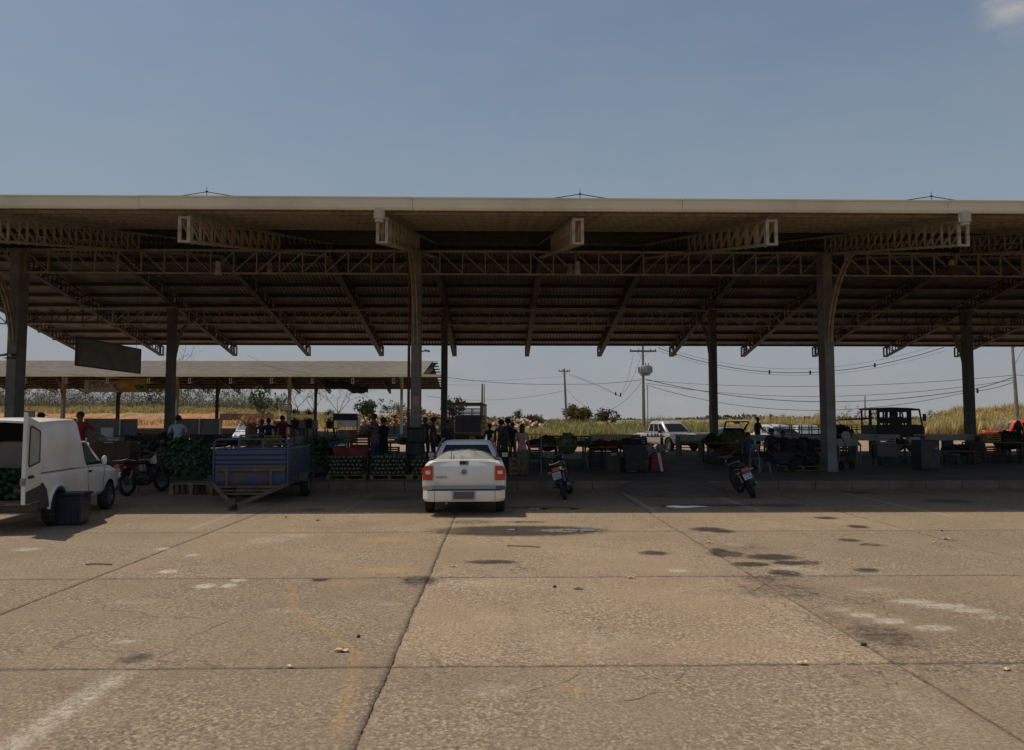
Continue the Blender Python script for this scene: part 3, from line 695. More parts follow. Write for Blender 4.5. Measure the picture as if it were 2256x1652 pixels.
def wheel(parent, loc, r, wd, side, rim='alloy'):
    """side +1: outer face towards +x"""
    t = bpy.data.objects.new('wheel', None); COL.objects.link(t); t.parent = parent; t.location = loc
    key = (round(r, 3), round(wd, 3), side, rim)
    if key not in WH:
        a = MB(); h = wd/2
        a.lathe([(r*.62, -h), (r*.9, -h), (r*.985, -h*.72), (r, -h*.3), (r, h*.3), (r*.985, h*.72), (r*.9, h), (r*.62, h)], ax='x', n=28, ring=True)
        tm = a.mesh('tyre', tyre, True)
        b = MB(); q = side*h
        b.lathe([(r*.62, 0), (r*.62, q*.85), (r*.56, q*.9), (r*.54, q*.35), (r*.1, q*.3)], ax='x', n=28)
        ns = 8 if rim == 'alloy' else 10
        for k in range(ns):
            an = 2*PI*k/ns; b.bar((q*.62, 0, 0), (q*.72, math.sin(an)*r*.57, math.cos(an)*r*.57), r*.11, r*.06, up=(1, 0, 0))
        b.lathe([(r*.13, q*.3), (r*.15, q*.7), (r*.10, q*.82)], ax='x', n=12)
        WH[key] = (tm, b.mesh('rim', alloy if rim == 'alloy' else mat('steel_rim', (.28, .27, .25), (.16, .14, .12), 8, .5, .5), True))
    inst('tyre', WH[key][0], t); inst('rim', WH[key][1], t); return t
WH = {}
def arch(y, z, r, hw):
    a = MB(); a.cyl((-hw-.3, y, z), (-hw+.24, y, z), r, 28); b = MB(); b.cyl((hw-.24, y, z), (hw+.3, y, z), r, 28); return [a, b]
def panel(parent, name, m, pts, th=.012, label=None):
    """flat panel with thickness from outer corner points"""
    P = [Vector(p) for p in pts]; n = (P[1]-P[0]).cross(P[2]-P[0]).normalized()*th; k = len(P); mb = MB()
    mb.add([p for p in P]+[p-n for p in P], [tuple(range(k)), tuple(range(2*k-1, k-1, -1))]+[(i, (i+1) % k, k+(i+1) % k, k+i)[::-1] for i in range(k)])
    return mb.build(name, m, parent, label=label)
def greenhouse(parent, paint, g, lower, upper, zr, pillars, gl=glass, roofname='cab', rear=True, sidewin=True, fs=.08):
    """lower/upper: (z, y0, y1, halfwidth) of the cab at the belt and at the roof edge; zr crown height; pillars: side split positions as fractions"""
    z0, a0, b0, w0 = lower; z1, a1, b1, w1 = upper
    def ring(z, a, b, w, c):
        return [(-w+c, a, z), (w-c, a, z), (w, a+c, z), (w, b-c, z), (w-c, b, z), (-w+c, b, z), (-w, b-c, z), (-w, a+c, z)]
    mb = MB(); mb.loft([ring(z0, a0, b0, w0, .10), ring(z1, a1, b1, w1, .11), ring(z1+(zr-z1)*.65, a1+.05, b1-.07, w1-.05, .12), ring(zr, a1+.16, b1-.2, w1-.17, .14)])
    mb.build(roofname, paint, parent, smooth=True, sharp=40)
    off = .008
    def P(s, u, v):                    # side point: u along, v up
        y0 = a0+(b0-a0)*u; y1 = a1+(b1-a1)*u; w = w0+(w1-w0)*v
        return (s*(w+off), y0+(y1-y0)*v, z0+(z1-z0)*v)
    if sidewin:
        cuts = [.07]+list(pillars)+[.93]
        for s in (1, -1):
            for i in range(len(cuts)-1):
                u0, u1 = cuts[i]+.018, cuts[i+1]-.018
                pts = [P(s, u0, .08), P(s, u1, .08), P(s, u1-(.02 if i == len(cuts)-2 else 0), .90), P(s, u0+(.02 if i == 0 else 0), .90)]
                panel(parent, 'side_window', gl, pts if s > 0 else pts[::-1])
    def E_(e, v, k):                  # end point, e=0 rear, 1 front
        y = (a0+(a1-a0)*v-off) if e == 0 else (b0+(b1-b0)*v+off); w = (w0+(w1-w0)*v)-.10
        return (k*w, y, z0+(z1-z0)*v)
    if rear: panel(parent, 'rear_window', gl, [E_(0, .12, -1), E_(0, .12, 1), E_(0, .9, .98), E_(0, .9, -.98)])
    panel(parent, 'windshield', gl, [E_(1, .06, 1), E_(1, .06, -1), E_(1, .93, -.98), E_(1, .93, .98)])

# --- white pickup in the middle, seen from behind
def hero_pickup():
    t = thing('pickup_truck', 'white pickup parked nose to the kerb, seen from behind, bed covered by pale tarp', 'pickup truck', (-.635, 14.32, 0), R(.6)); t.scale = (.94, .94, .955)
    prof = lambda k, zt, zb=.30: [(0, zb), (.76*k, zb), (.835*k, zb+.10), (.872*k, .58), (.874*k, .80), (.855*k, .93), (.80*k, min(zt, 1.04)-.0), (.715*k, zt-.015), (.60*k, zt), (0, zt)]
    st = [(0.0, prof(.90, 1.10, .36)), (.035, prof(.955, 1.115, .32)), (.12, prof(.99, 1.125, .30)), (.3, prof(1.0, 1.13)), (1.5, prof(1.0, 1.11)), (2.9, prof(1.0, 1.06)), (3.35, prof(1.0, 1.02)),
          (3.9, prof(.985, .95)), (4.25, prof(.93, .84, .34)), (4.4, prof(.84, .70, .38))]
    mb = MB(); mb.loft(body_rings(st))
    c = arch(.80, .31, .37, .87)+arch(3.5, .31, .37, .87)
    bed = MB(); bed.box((0, .83, 1.0), (1.36, 1.40, .72)); c.append(bed)
    cut_body(mb.mesh('body', white), white, c, 'body', t)
    greenhouse(t, white, None, (1.04, 1.58, 3.42, .735), (1.415, 1.86, 2.72, .575), 1.475, (.42,))
    # bed liner lip, tarp and load
    o = MB(); [o.box((s*.70, .83, 1.135), (.075, 1.42, .03)) for s in (1, -1)]; o.build('bed_rail', darkp, t, bevel=.006)
    nx, ny = 40, 26; V = []
    for j in range(ny):
        for i in range(nx):
            u, v = i/(nx-1)*2-1, j/(ny-1); x = u*.665; y = .10+v*1.40
            e = (1-abs(u)**6)*min(1, v*6+.15)
            z = 1.085+e*(.15+.05*math.cos(u*2.2)+.035*noise.noise(Vector((x*4, y*3, 0)))+.05*abs(noise.noise(Vector((x*7, y*5, 3)))))*min(1, .55+v)
            V.append((x, y, z))
    F = [(j*nx+i, j*nx+i+1, (j+1)*nx+i+1, (j+1)*nx+i) for j in range(ny-1) for i in range(nx-1)]
    o = MB(); o.add(V, F); o.build('tarp', mat('tarp_grey', (.33, .32, .29), (.22, .21, .19), 5, .65, bump=.4, bscale=12), t, smooth=True, sharp=60)
    o = MB(); o.tube([(-.27, .09, 1.12), (-.27, .085, 1.20), (-.27, .3, 1.31)], .009, 5); o.tube([(-.66, .12, 1.12), (-.3, .15, 1.10), (.2, .13, 1.11), (.66, .12, 1.12)], .008, 5); o.build('strap', blackp, t)
    # tailgate
    g = bpy.data.objects.new('tailgate', None); COL.objects.link(g); g.parent = t
    mb = MB(); n = 14; rows = [(-.018, .605), (-.030, .63), (-.036, .80), (-.036, .985), (-.026, 1.015), (-.004, 1.085), (.012, 1.125), (.05, 1.135)]
    vs = []
    for y, z in rows:
        for i in range(n+1):
            u = i/n*2-1; w_ = .625 if z < 1.0 else .625; vs.append((u*w_, y+.022*abs(u)**4, z))
    nr = len(rows); fs = [(a*(n+1)+i, a*(n+1)+i+1, (a+1)*(n+1)+i+1, (a+1)*(n+1)+i) for a in range(nr-1) for i in range(n)]
    vs += [(x, .06, z) for x, z in ((-.625, .605), (.625, .605), (.625, 1.135), (-.625, 1.135))]
    k = nr*(n+1); fs += [tuple(range(n, -1, -1))+(k, k+1)[:0]+(k, k+1), (k+3, k, )+tuple(r*(n+1) for r in range(nr)), (k+1, k+2)+tuple(r*(n+1)+n for r in range(nr-1, -1, -1))]
    mb.add(vs, fs); mb.build('panel', white, g, smooth=True, sharp=50)
    mb = MB(); mb.box((.0, -.028, 1.075), (.185, .03, .075)); mb.build('handle', darkp, g, bevel=.012)
    mb = MB(); mb.box((.0, -.046, 1.085), (.13, .012, .028)); mb.mi = 1; mb.ball((.062, -.05, 1.075), (.014, .006, .012)); mb.build('handle_grip', [blackp, chrome], g)
    # badge: ring with V over W
    mb = MB(); cz = .885; cx = 0; yb = -.052
    mb.tube([(cx+.062*math.cos(a), yb, cz+.062*math.sin(a)) for a in [2*PI*i/28 for i in range(28)]], .0075, 6, closed=True)
    def strokes(pp):
        for a, b in zip(pp[:-1], pp[1:]): mb.bar((cx+a[0], yb, cz+a[1]), (cx+b[0], yb, cz+b[1]), .011, .010, up=(0, 1, 0))
    strokes([(-.026, .054), (0, .006), (.026, .054)]); strokes([(-.056, .024), (-.024, -.052), (0, -.008), (.024, -.052), (.056, .024)])
    mb.build('emblem', mat('badge_silver', (.62, .62, .63), None, 4, .35, .4), g)
    mb = MB(); mb.cyl((cx, -.036, cz), (cx, -.046, cz), .064, 28); mb.build('emblem_ground', mat('badge_dark', (.06, .06, .07), None, 4, .3), g, smooth=True)
    text('SAVEIRO', .052, (-.575, -.041, .765), (PI/2, 0, 0), chromed, 'lettering', g, sx=1.12, ext=.003)
    text('1.6', .045, (-.585, -.040, .655), (PI/2, 0, 0), chromed, 'lettering', g, sx=1.1, ext=.003)
    # tail lamps
    for s in (1, -1):
        l = bpy.data.objects.new('tail_light', None); COL.objects.link(l); l.parent = t
        def pc(xa_, xb_, z0, z1, m, nm, d=0):
            mb = MB(); k = 6; rr = []
            for i in range(k+1):
                x = xa_+(xb_-xa_)*i/k; u = (x-.64)/.21
                y = -.040-d+.075*max(0, u)**2.6
                rr.append((x, y))
            z1f = lambda x: z1-.07*max(0, (x-.78)/.08)**1.5 if z1 > .98 else z1
            V = [(s*x, y, z0) for x, y in rr]+[(s*x, y, z1f(x)) for x, y in rr]+[(s*x, y+.07, z0) for x, y in rr]+[(s*x, y+.07, z1f(x)) for x, y in rr]; n = k+1
            F = []
            for i in range(k):
                F += [(i, i+1, n+i+1, n+i), (2*n+i, 3*n+i, 3*n+i+1, 2*n+i+1), (n+i, n+i+1, 3*n+i+1, 3*n+i), (i, 2*n+i, 2*n+i+1, i+1)]
            F += [(0, n, 3*n, 2*n), (k, 2*n+k, 3*n+k, n+k)]
            mb.add(V, F); mb.build(nm, m, l, smooth=True, sharp=40)
        pc(.640, .852, .722, .845, redlens, 'brake_lens'); pc(.640, .862, .914, 1.012, redlens, 'red_lens'); pc(.640, .690, .845, .914, redlens, 'red_lens'); pc(.790, .862, .845, .914, redlens, 'red_lens')
        pc(.690, .790, .845, .914, clearlens, 'reverse_lens', .001)
    # bumper
    b = bpy.data.objects.new('bumper', None); COL.objects.link(b); b.parent = t
    def band(z0, z1, d, w, m, nm, corner=.16, taper=0):
        mb = MB(); k = 20; rr = []
        for i in range(k+1):
            u = i/k*2-1; x = u*w; e = max(0, (abs(u)-.76)/.24); rr.append((x, -d+corner*e**2.2))
        V = []
        for z, ins in ((z0, taper), (z0+(z1-z0)*.25, 0), (z0+(z1-z0)*.8, 0), (z1, .012)):
            V += [(x*(1-ins*.35), y+ins*.4, z) for x, y in rr]
        n = k+1; F = [(r*n+i, r*n+i+1, (r+1)*n+i+1, (r+1)*n+i) for r in range(3) for i in range(k)]
        V += [(x*(1-taper*.35), .22, z0) for x, y in rr]+[(x, .22, z1) for x, y in rr]
        F += [(4*n+i, 4*n+i+1, i+1, i) for i in range(k)]+[(3*n+i, 3*n+i+1, 5*n+i+1, 5*n+i) for i in range(k)]
        mb.add(V, F); return mb.build(nm, m, b, smooth=True, sharp=40)
    band(.295, .515, .085, .845, white, 'lower_bumper', taper=.10)
    band(.515, .548, .060, .850, blackp, 'bumper_groove')
    band(.548, .612, .072, .855, mat('bumper_step', (.30, .29, .27), None, 4, .45), 'upper_bumper')
    for s, m in ((1, mat('reflector_blue', (.03, .05, .09), None, 4, .15, coat=1)), (-1, mat('reflector_warm', (.4, .33, .26), None, 4, .15, .4, coat=1))):
        mb = MB(); mb.box((s*.745, -.052, .575), (.19, .045, .085)); mb.build('corner_reflector', m, b, bevel=.01)
    for x in (-.60, .635):
        mb = MB(); mb.box((x, -.0865, .41), (.006, .006, .20)); mb.build('panel_gap', blackp, b)
    mb = MB(); mb.box((0, -.0885, .415), (.50, .012, .19)); mb.build('plate_recess', mat('recess_white', (.48, .47, .45), None), b, bevel=.006)
    mb = MB(); mb.box((0, -.100, .425), (.42, .010, .145)); mb.build('number_plate', mat('blank_plate_grey', (.115, .11, .105), None, 3, .6), b)
    # rack, rails, exhaust, underside
    for s in (1, -1):
        mb = MB()
        mb.tube([(s*.70, 1.52, 1.12), (s*.655, 1.68, 1.30), (s*.60, 1.80, 1.44), (s*.57, 2.0, 1.495), (s*.56, 2.6, 1.50)], .017, 8)
        mb.ball((s*.565, 1.86, 1.50), (.03, .04, .028))
        mb.build('roof_rail', alloy, t, smooth=True)
    mb = MB(); mb.cyl((-.36, -.06, .27), (-.36, .5, .30), .032, 10); mb.box((-.36, .65, .33), (.22, .5, .12)); mb.build('exhaust', mat('exhaust_pipe', (.30, .25, .18), (.15, .12, .09), 12, .5, .5), t)
    mb = MB(); mb.box((.0, .35, .36), (1.3, .35, .14)); mb.box((0, 2, .33), (1.2, 3.4, .10)); mb.cyl((-.68, .8, .3), (.68, .8, .3), .05, 10); mb.build('underbody', blackp, t)
    for s in (1, -1):
        wheel(t, (s*.755, .80, .30), .300, .185, s); wheel(t, (s*.755, 3.5, .30), .300, .185, s)
        m_ = bpy.data.objects.new('mirror', None); COL.objects.link(m_); m_.parent = t
        mb = MB(); mb.ball((s*.90, 2.98, 1.10), (.10, .07, .07)); mb.build('mirror_housing', blackp, m_, smooth=True)
        panel(m_, 'mirror_glass', mat('mirror_glass', (.55, .6, .66), None, 4, .05, 1), [(s*.90-.07, 2.905, 1.05), (s*.90+.07, 2.905, 1.05), (s*.90+.07, 2.905, 1.15), (s*.90-.07, 2.905, 1.15)])
        mb = MB(); mb.bar((s*.74, 3.0, 1.08), (s*.84, 2.99, 1.10), .04); mb.build('mirror_arm', blackp, m_)
    # no seats are modelled: the cab windows are opaque and dark
    return t
glassm = mat('matte_dark_glass', (.01, .011, .012), None, 4, .35, 0, spec=.12)  # dark matte surface stands in for the shade the panes would mirror
chromed = mat('letter_metal', (.24, .19, .14), None, 4, .35, .7)
def text(s, size, loc, rot, m, name, parent, sx=1, ext=.002, align='LEFT', bold=False):
    c = bpy.data.curves.new('t', 'FONT'); c.body = s; c.size = size; c.extrude = ext; c.align_x = align; c.align_y = 'CENTER' if align == 'CENTER' else 'TOP_BASELINE'
    if bold: c.offset = size*.02
    q = bpy.data.objects.new('t', c); COL.objects.link(q); bpy.context.view_layer.update()
    me = bpy.data.meshes.new_from_object(q.evaluated_get(bpy.context.evaluated_depsgraph_get())); bpy.data.objects.remove(q); bpy.data.curves.remove(c)
    me.materials.clear(); me.materials.append(m); me.name = name
    o = bpy.data.objects.new(name, me); COL.objects.link(o); o.location = loc; o.rotation_euler = rot; o.scale = (sx, 1, 1)
    if parent is not None: o.parent = parent
    return o
hero_pickup()

# --- white high-roof van on the left with its rear doors open
def van():
    t = thing('delivery_van', 'small white high-roof delivery van with open rear doors, loaded with green produce', 'van', (-8.42, 12.42, 0), R(7.5))
    vp = mat('van_paint', (.78, .77, .74), (.62, .60, .55), 1.2, .42, coat=.35, bump=.06, bscale=2.5, sharp=(.4, .7))
    prof = lambda k, zt, zb=.36: [(0, zb), (.74*k, zb), (.79*k, zb+.07), (.80*k, .62), (.80*k, .80), (.775*k, zt-.07), (.72*k, zt-.01), (0, zt)]
    st = [(.0, prof(1, 1.0)), (1.6, prof(1, 1.0)), (2.4, prof(1, .99)), (2.75, prof(.99, .965)), (3.2, prof(.97, .91)), (3.58, prof(.93, .83)), (3.76, prof(.87, .74, .38)), (3.84, prof(.80, .64, .42))]
    mb = MB(); mb.loft(body_rings(st)); cuts = arch(.70, .29, .345, .80)+arch(3.08, .29, .345, .80)
    hold = MB(); hold.box((0, .65, .95), (1.46, 1.8, 1.0)); cuts.append(hold)
    cut_body(mb.mesh('body', vp), vp, cuts, 'body', t)
    # tall cargo box: shell with real walls
    mb = MB()
    def side(y, z0, z1, w): return [(w, y, z0), (w*.99, y, (z0+z1)/2), (w*.965, y, z1-.07), (w*.945, y, z1-.02), (w*.88, y, z1), (w*.3, y, z1+.025)]
    def full(y, z0, z1, w): a = side(y, z0, z1, w); return a+[(-x, yy, z) for x, yy, z in reversed(a)]
    secs = [(0.0, 1.82), (.03, 1.835), (.6, 1.86), (1.1, 1.87), (1.36, 1.865), (1.42, 1.83)]
    A = [full(y, .97, z, .79) for y, z in secs]; B = [[(x*.955, y, z-.035) for x, y, z in full(yy, .97, zz, .79)] for yy, zz in secs]
    # outer skin, front slope, inner skin
    n = len(A[0]); vs = [p for r in A for p in r]; fs = [(i*n+j, i*n+j+1, (i+1)*n+j+1, (i+1)*n+j) for i in range(len(A)-1) for j in range(n-1)]
    o = len(vs); vs += [p for r in B for p in r]; nf0 = len(fs); fs += [(o+i*n+j, o+(i+1)*n+j, o+(i+1)*n+j+1, o+i*n+j+1) for i in range(len(B)-1) for j in range(n-1)]
    nf1 = len(fs); fs += [(j, o+j, o+j+1, j+1) for j in range(n-1)]
    mb.add(vs, fs)
    for q_ in range(nf0, nf1): mb.m[q_] = 1
    top = A[-1]; botw = [(x*1.0, 1.42, z) for x, y, z in top]
    # raked front wall of the box, with the side walls running forward to it
    rim = [(x, 1.42+.40*max(0, (1.83-z))/.86, z) for x, y, z in top]
    vs2 = list(top)+rim; mb.add(vs2, [(j, j+1, n+j+1, n+j) for j in range(n-1)]); mb.mi = 1; mb.add([(x, y-.03, z) for x, y, z in rim], [tuple(range(n))]); mb.mi = 0
    mb.build('cargo_box', [vp, mat('van_inner_shade', (.05, .048, .045), None, 4, .8)], t, smooth=True, sharp=50)  # inner skin coloured dark in place of the shade inside the box
    # pressed ribs and dents on the flank
    greenhouse(t, vp, None, (.955, 1.55, 2.66, .765), (1.44, 1.50, 1.98, .665), 1.485, (), rear=False, sidewin=False)
    for s in (1, -1):
        def q(y, z): return (s*(.765+(.665-.765)*(z-.955)/.485+.009), y, z)
        pts = [q(1.93, .975), q(2.53, .975), q(2.05, 1.41), q(1.72, 1.40)]
        panel(t, 'side_window', glassm, pts if s > 0 else pts[::-1])
        mb = MB(); mb.tube([q(1.68, 1.42), q(2.04, 1.43), q(2.6, .985)], .016, 6); mb.tube([q(1.9, .965), q(2.6, .965)], .012, 6); mb.build('window_frame', vp if s else blackp, t)
        mb = MB(); mb.box((s*.80, 2.02, .86), (.02, .13, .04)); mb.build('door_handle', blackp, t, bevel=.008)
        d = MB()
        for a, b in (((1.90, .96), (1.93, .62)), ((1.93, .62), (2.02, .40)), ((2.72, .93), (2.68, .60)), ((2.68, .60), (2.64, .40)), ((2.02, .40), (2.64, .40))):
            d.bar((s*.8015, a[0], a[1]), (s*.8015, b[0], b[1]), .006, .005, up=(1, 0, 0))
        d.build('door_gap', darkp, t)
        m_ = bpy.data.objects.new('mirror', None); COL.objects.link(m_); m_.parent = t
        mb = MB(); mb.ball((s*.89, 2.44, 1.05), (.055, .05, .095)); mb.build('mirror_housing', vp, m_, smooth=True); mb = MB(); mb.bar((s*.77, 2.46, 1.0), (s*.90, 2.43, 1.03), .05); mb.build('mirror_arm', blackp, m_)
        # dark cladding behind and in front of the rear wheel, raised lip over the arch
        mb = MB(); poly = [(-.02, .37), (-.02, .78), (.08, .80), (.22, .67)]
        poly += [(.70-.40*math.cos(a), .29+.40*math.sin(a)+(.0)) for a in [R(18+i*(144/10)) for i in range(11)]]
        poly += [(.70+.335*math.cos(R(12+i*15)), .29+.335*math.sin(R(12+i*15))) for i in range(0, 11)]
        poly += [(.30, .37)]
        mb.prism(poly, 'x', s*.797 if s > 0 else -.815, s*.815 if s > 0 else -.797); mb.build('cladding', darkp, t)
        mb = MB(); mb.tube([(s*.803, .70-.375*math.cos(a), .29+.42*math.sin(a)) for a in [R(5+i*17) for i in range(11)]], .028, 8); mb.build('wheel_arch_lip', vp, t, smooth=True)
        wheel(t, (s*.715, .70, .285), .285, .165, s); wheel(t, (s*.715, 3.08, .285), .285, .165, s)
        mb = MB(); mb.box((s*.62, 3.80, .66), (.22, .10, .13)); mb.build('headlight', clearlens, t, bevel=.02)
    mb = MB(); mb.box((0, -.05, .42), (1.60, .12, .20)); mb.build('rear_bumper', darkp, t, bevel=.03)
    mb = MB(); mb.box((0, .9, .47), (1.5, 2.2, .04)); mb.build('load_floor', oldwood, t)
    mb = MB(); mb.box((0, 3.82, .42), (1.42, .10, .18)); mb.build('front_bumper', darkp, t, bevel=.03)
    # open door on the near side, standing straight out behind the van; its twin on the far side
    for s, an in ((1, R(93)), (-1, R(-100))):
        d = bpy.data.objects.new('rear_door', None); COL.objects.link(d); d.parent = t; d.location = (s*.79, -.02, 0); d.rotation_euler = (0, R(0), an)
        sx = -s
        # in the door's own frame it spans from the hinge (0) to the meeting edge (.78) along sx
        pf = [(.0, .50), (sx*.58, .50), (sx*.60, .8), (sx*.60, 1.45), (sx*.60, 1.98), (sx*.52, 1.90), (sx*.06, 1.80), (.0, 1.2)]
        mb = MB(); mb.prism(pf, 'y', -.03, .03); mb.build('door_skin', vp, d, bevel=.012); mb = MB(); mb.prism([(.0, .51), (sx*.56, .51), (sx*.575, .70), (sx*.02, .77)], 'y', -.036, .036); mb.build('door_cladding', darkp, d)
        wn = [(sx*.10, 1.16), (sx*.48, 1.10), (sx*.51, 1.16), (sx*.49, 1.72), (sx*.45, 1.75), (sx*.12, 1.66)]
        gs = mat('frosted_pane', (.40, .41, .38), (.33, .33, .30), 3, .5)
        mb = MB(); mb.prism(wn, 'y', -.036, .036); mb.build('door_window', gs, d)
        mb = MB(); k = len(wn)
        for i in range(k):
            a, b = wn[i], wn[(i+1) % k]
            for yy in (-.038, .038): mb.bar((a[0], yy, a[1]), (b[0], yy, b[1]), .022, .012, up=(0, 1, 0))
        mb.build('window_seal', blackp, d)
        mb = MB(); mb.box((sx*.42, -.045, .93), (.17, .03, .045)); mb.box((sx*.42, .045, .93), (.17, .03, .045)); mb.build('door_handle', blackp, d, bevel=.01)
        mb = MB(); mb.cyl((sx*.60, -.02, .86), (sx*.60, .02, .86), .035, 12); mb.box((sx*.605, 0, .86), (.03, .07, .12)); mb.build('latch', alloy, d)
    # produce heaped inside
    mb = MB(); rr = random.Random(4)
    for k in range(330):
        x = rr.uniform(-.68, .68); y = rr.uniform(.0, 1.45); hh = .50+.34*min(1, y*1.5+.25)*(1-.3*abs(x))
        mb.ball((x, y, rr.uniform(.55, hh+.14)), (.07*rr.uniform(.8, 1.3), .07*rr.uniform(.8, 1.3), .06), 6, 4, .25)
    mb.build('produce_load', leafy, t, smooth=True)['kind'] = 'stuff'
    return t
leafy = mat('leafy_green', (.045, .085, .03), (.02, .04, .018), 9, .6, bump=.4)
van()

# --- blue two-wheel trailer
blue = mat('trailer_blue', (.055, .08, .15), (.09, .09, .10), 2.2, .5, sharp=(.5, .8), bump=.1, bscale=20)
bluew = mat('trailer_blue_worn', (.055, .075, .14), (.12, .095, .06), 3, .65, sharp=(.42, .62))
def trailer():
    t = thing('farm_trailer', 'blue farm trailer with rail frame and V drawbar resting on the ground', 'trailer', (-5.47, 16.55, 0), R(3.5))
    Wd = .80; z0, z1 = .36, 1.20; L = 2.55
    # ribbed front panel of five pressed boards
    zz = [.42, .72, .86, .955, 1.06, 1.19]
    for a, b in zip(zz[:-1], zz[1:]):
        mb = MB(); m = (a+b)/2; h = b-a; mb.prism([(0, a+.004), (-.022, a+h*.25), (-.022, a+h*.75), (0, b-.004), (.02, b-.004), (.02, a+.004)], 'x', -Wd+.04, Wd-.04)
        mb.build('front_board', bluew if a < .8 else blue, t)
    for x in (-.50, .45):
        mb = MB(); mb.box((x, -.03, .58), (.06, .05, .40)); mb.build('upright', oldwood, t)
    mb = MB(); mb.box((0, -.045, .745), (1.50, .03, .05)); mb.build('wooden_rail', oldwood, t)
    # frame with rounded top rail
    mb = MB(); r = .024
    mb.tube([(-Wd, 0, .40), (-Wd, 0, 1.33), (-Wd+.03, 0, 1.385), (-Wd+.09, 0, 1.42), (Wd-.09, 0, 1.42), (Wd-.03, 0, 1.385), (Wd, 0, 1.33), (Wd, 0, .40)], r, 8)
    mb.tube([(-Wd, 0, 1.205), (Wd, 0, 1.205)], .02, 8)
    mb.build('front_frame', blue, t, smooth=True)
    for x in (-.26, .26): mb = MB(); mb.box((x, 0, 1.315), (.045, .03, .20)); mb.build('frame_post', blue, t)
    # sides in boards
    for s in (1, -1):
        for k, (a, b) in enumerate(((.42, .60), (.61, .79), (.80, .98), (.99, 1.17))):
            mb = MB(); mb.box((s*Wd, L/2, (a+b)/2), (.028, L-.06, b-a)); mb.build('side_board', blue if k > 1 else bluew, t)
        mb = MB(); mb.bar((s*Wd, .0, 1.205), (s*Wd, L, 1.205), .035, .03); mb.build('top_rail', mat('rail_worn', (.30, .28, .27), (.10, .12, .2), 12, .4, .3), t)
        for y in (.85, 1.7): mb = MB(); mb.box((s*(Wd+.025), y, .80), (.03, .05, .80)); mb.build('side_post', bluew, t)
        mb = MB(); mb.prism([(1.15, .40), (1.22, .62), (1.95, .62), (2.02, .40), (1.97, .40), (1.9, .58), (1.27, .58), (1.2, .40)], 'x', s*Wd, s*(Wd+.22)) if s > 0 else mb.prism([(1.15, .40), (1.22, .62), (1.95, .62), (2.02, .40), (1.97, .40), (1.9, .58), (1.27, .58), (1.2, .40)], 'x', -(Wd+.22), -Wd)
        mb.build('mudguard', bluew, t)
        wheel(t, (s*(Wd+.10), 1.58, .29), .29, .17, s, 'steel')
    mb = MB(); mb.box((0, L, .80), (1.56, .03, .74)); mb.build('rear_board', bluew, t)
    mb = MB(); mb.box((0, L/2, .395), (1.58, L, .03)); mb.build('floor', oldwood, t)
    mb = MB(); mb.cyl((-.85, 1.58, .29), (.85, 1.58, .29), .03, 8); mb.box((0, 1.58, .35), (1.2, .08, .06)); mb.build('axle', rust, t)
    # drawbar: two angles meeting at the coupling, with cross pieces
    ap = Vector((-.02, -1.12, .085))
    for s in (1, -1): mb = MB(); mb.bar((s*.80, .02, .42), ap+Vector((s*.04, .02, 0)), .055, .07); mb.build('drawbar', mat('drawbar_steel', (.20, .17, .12), (.12, .09, .06), 9, .6), t)
    for k, u in enumerate((.12, .30, .46)):
        a = Vector((-.80, .02, .42)).lerp(ap, u); b = Vector((.80, .02, .42)).lerp(ap, u); mb = MB(); mb.bar(a, b, .05, .035); mb.build('cross_piece', oldwood, t)
    mb = MB(); mb.bar((-.55, -.015, .42), (-.55, -.015, .36), .05); mb.build('bracket', rust, t)
    c = bpy.data.objects.new('coupling', None); COL.objects.link(c); c.parent = t
    mb = MB(); mb.cyl(ap+Vector((0, -.02, .0)), ap+Vector((0, -.02, .14)), .035, 10); mb.ball(ap+Vector((0, -.05, .03)), .05, 8, 6); mb.build('coupling_head', mat('red_oxide', (.22, .05, .035), (.1, .04, .03), 14, .6), c, smooth=True)
    mb = MB(); mb.box(ap+Vector((0, -.08, -.045)), (.12, .22, .05)); mb.build('coupling_foot', blackp, c)
    return t
trailer()

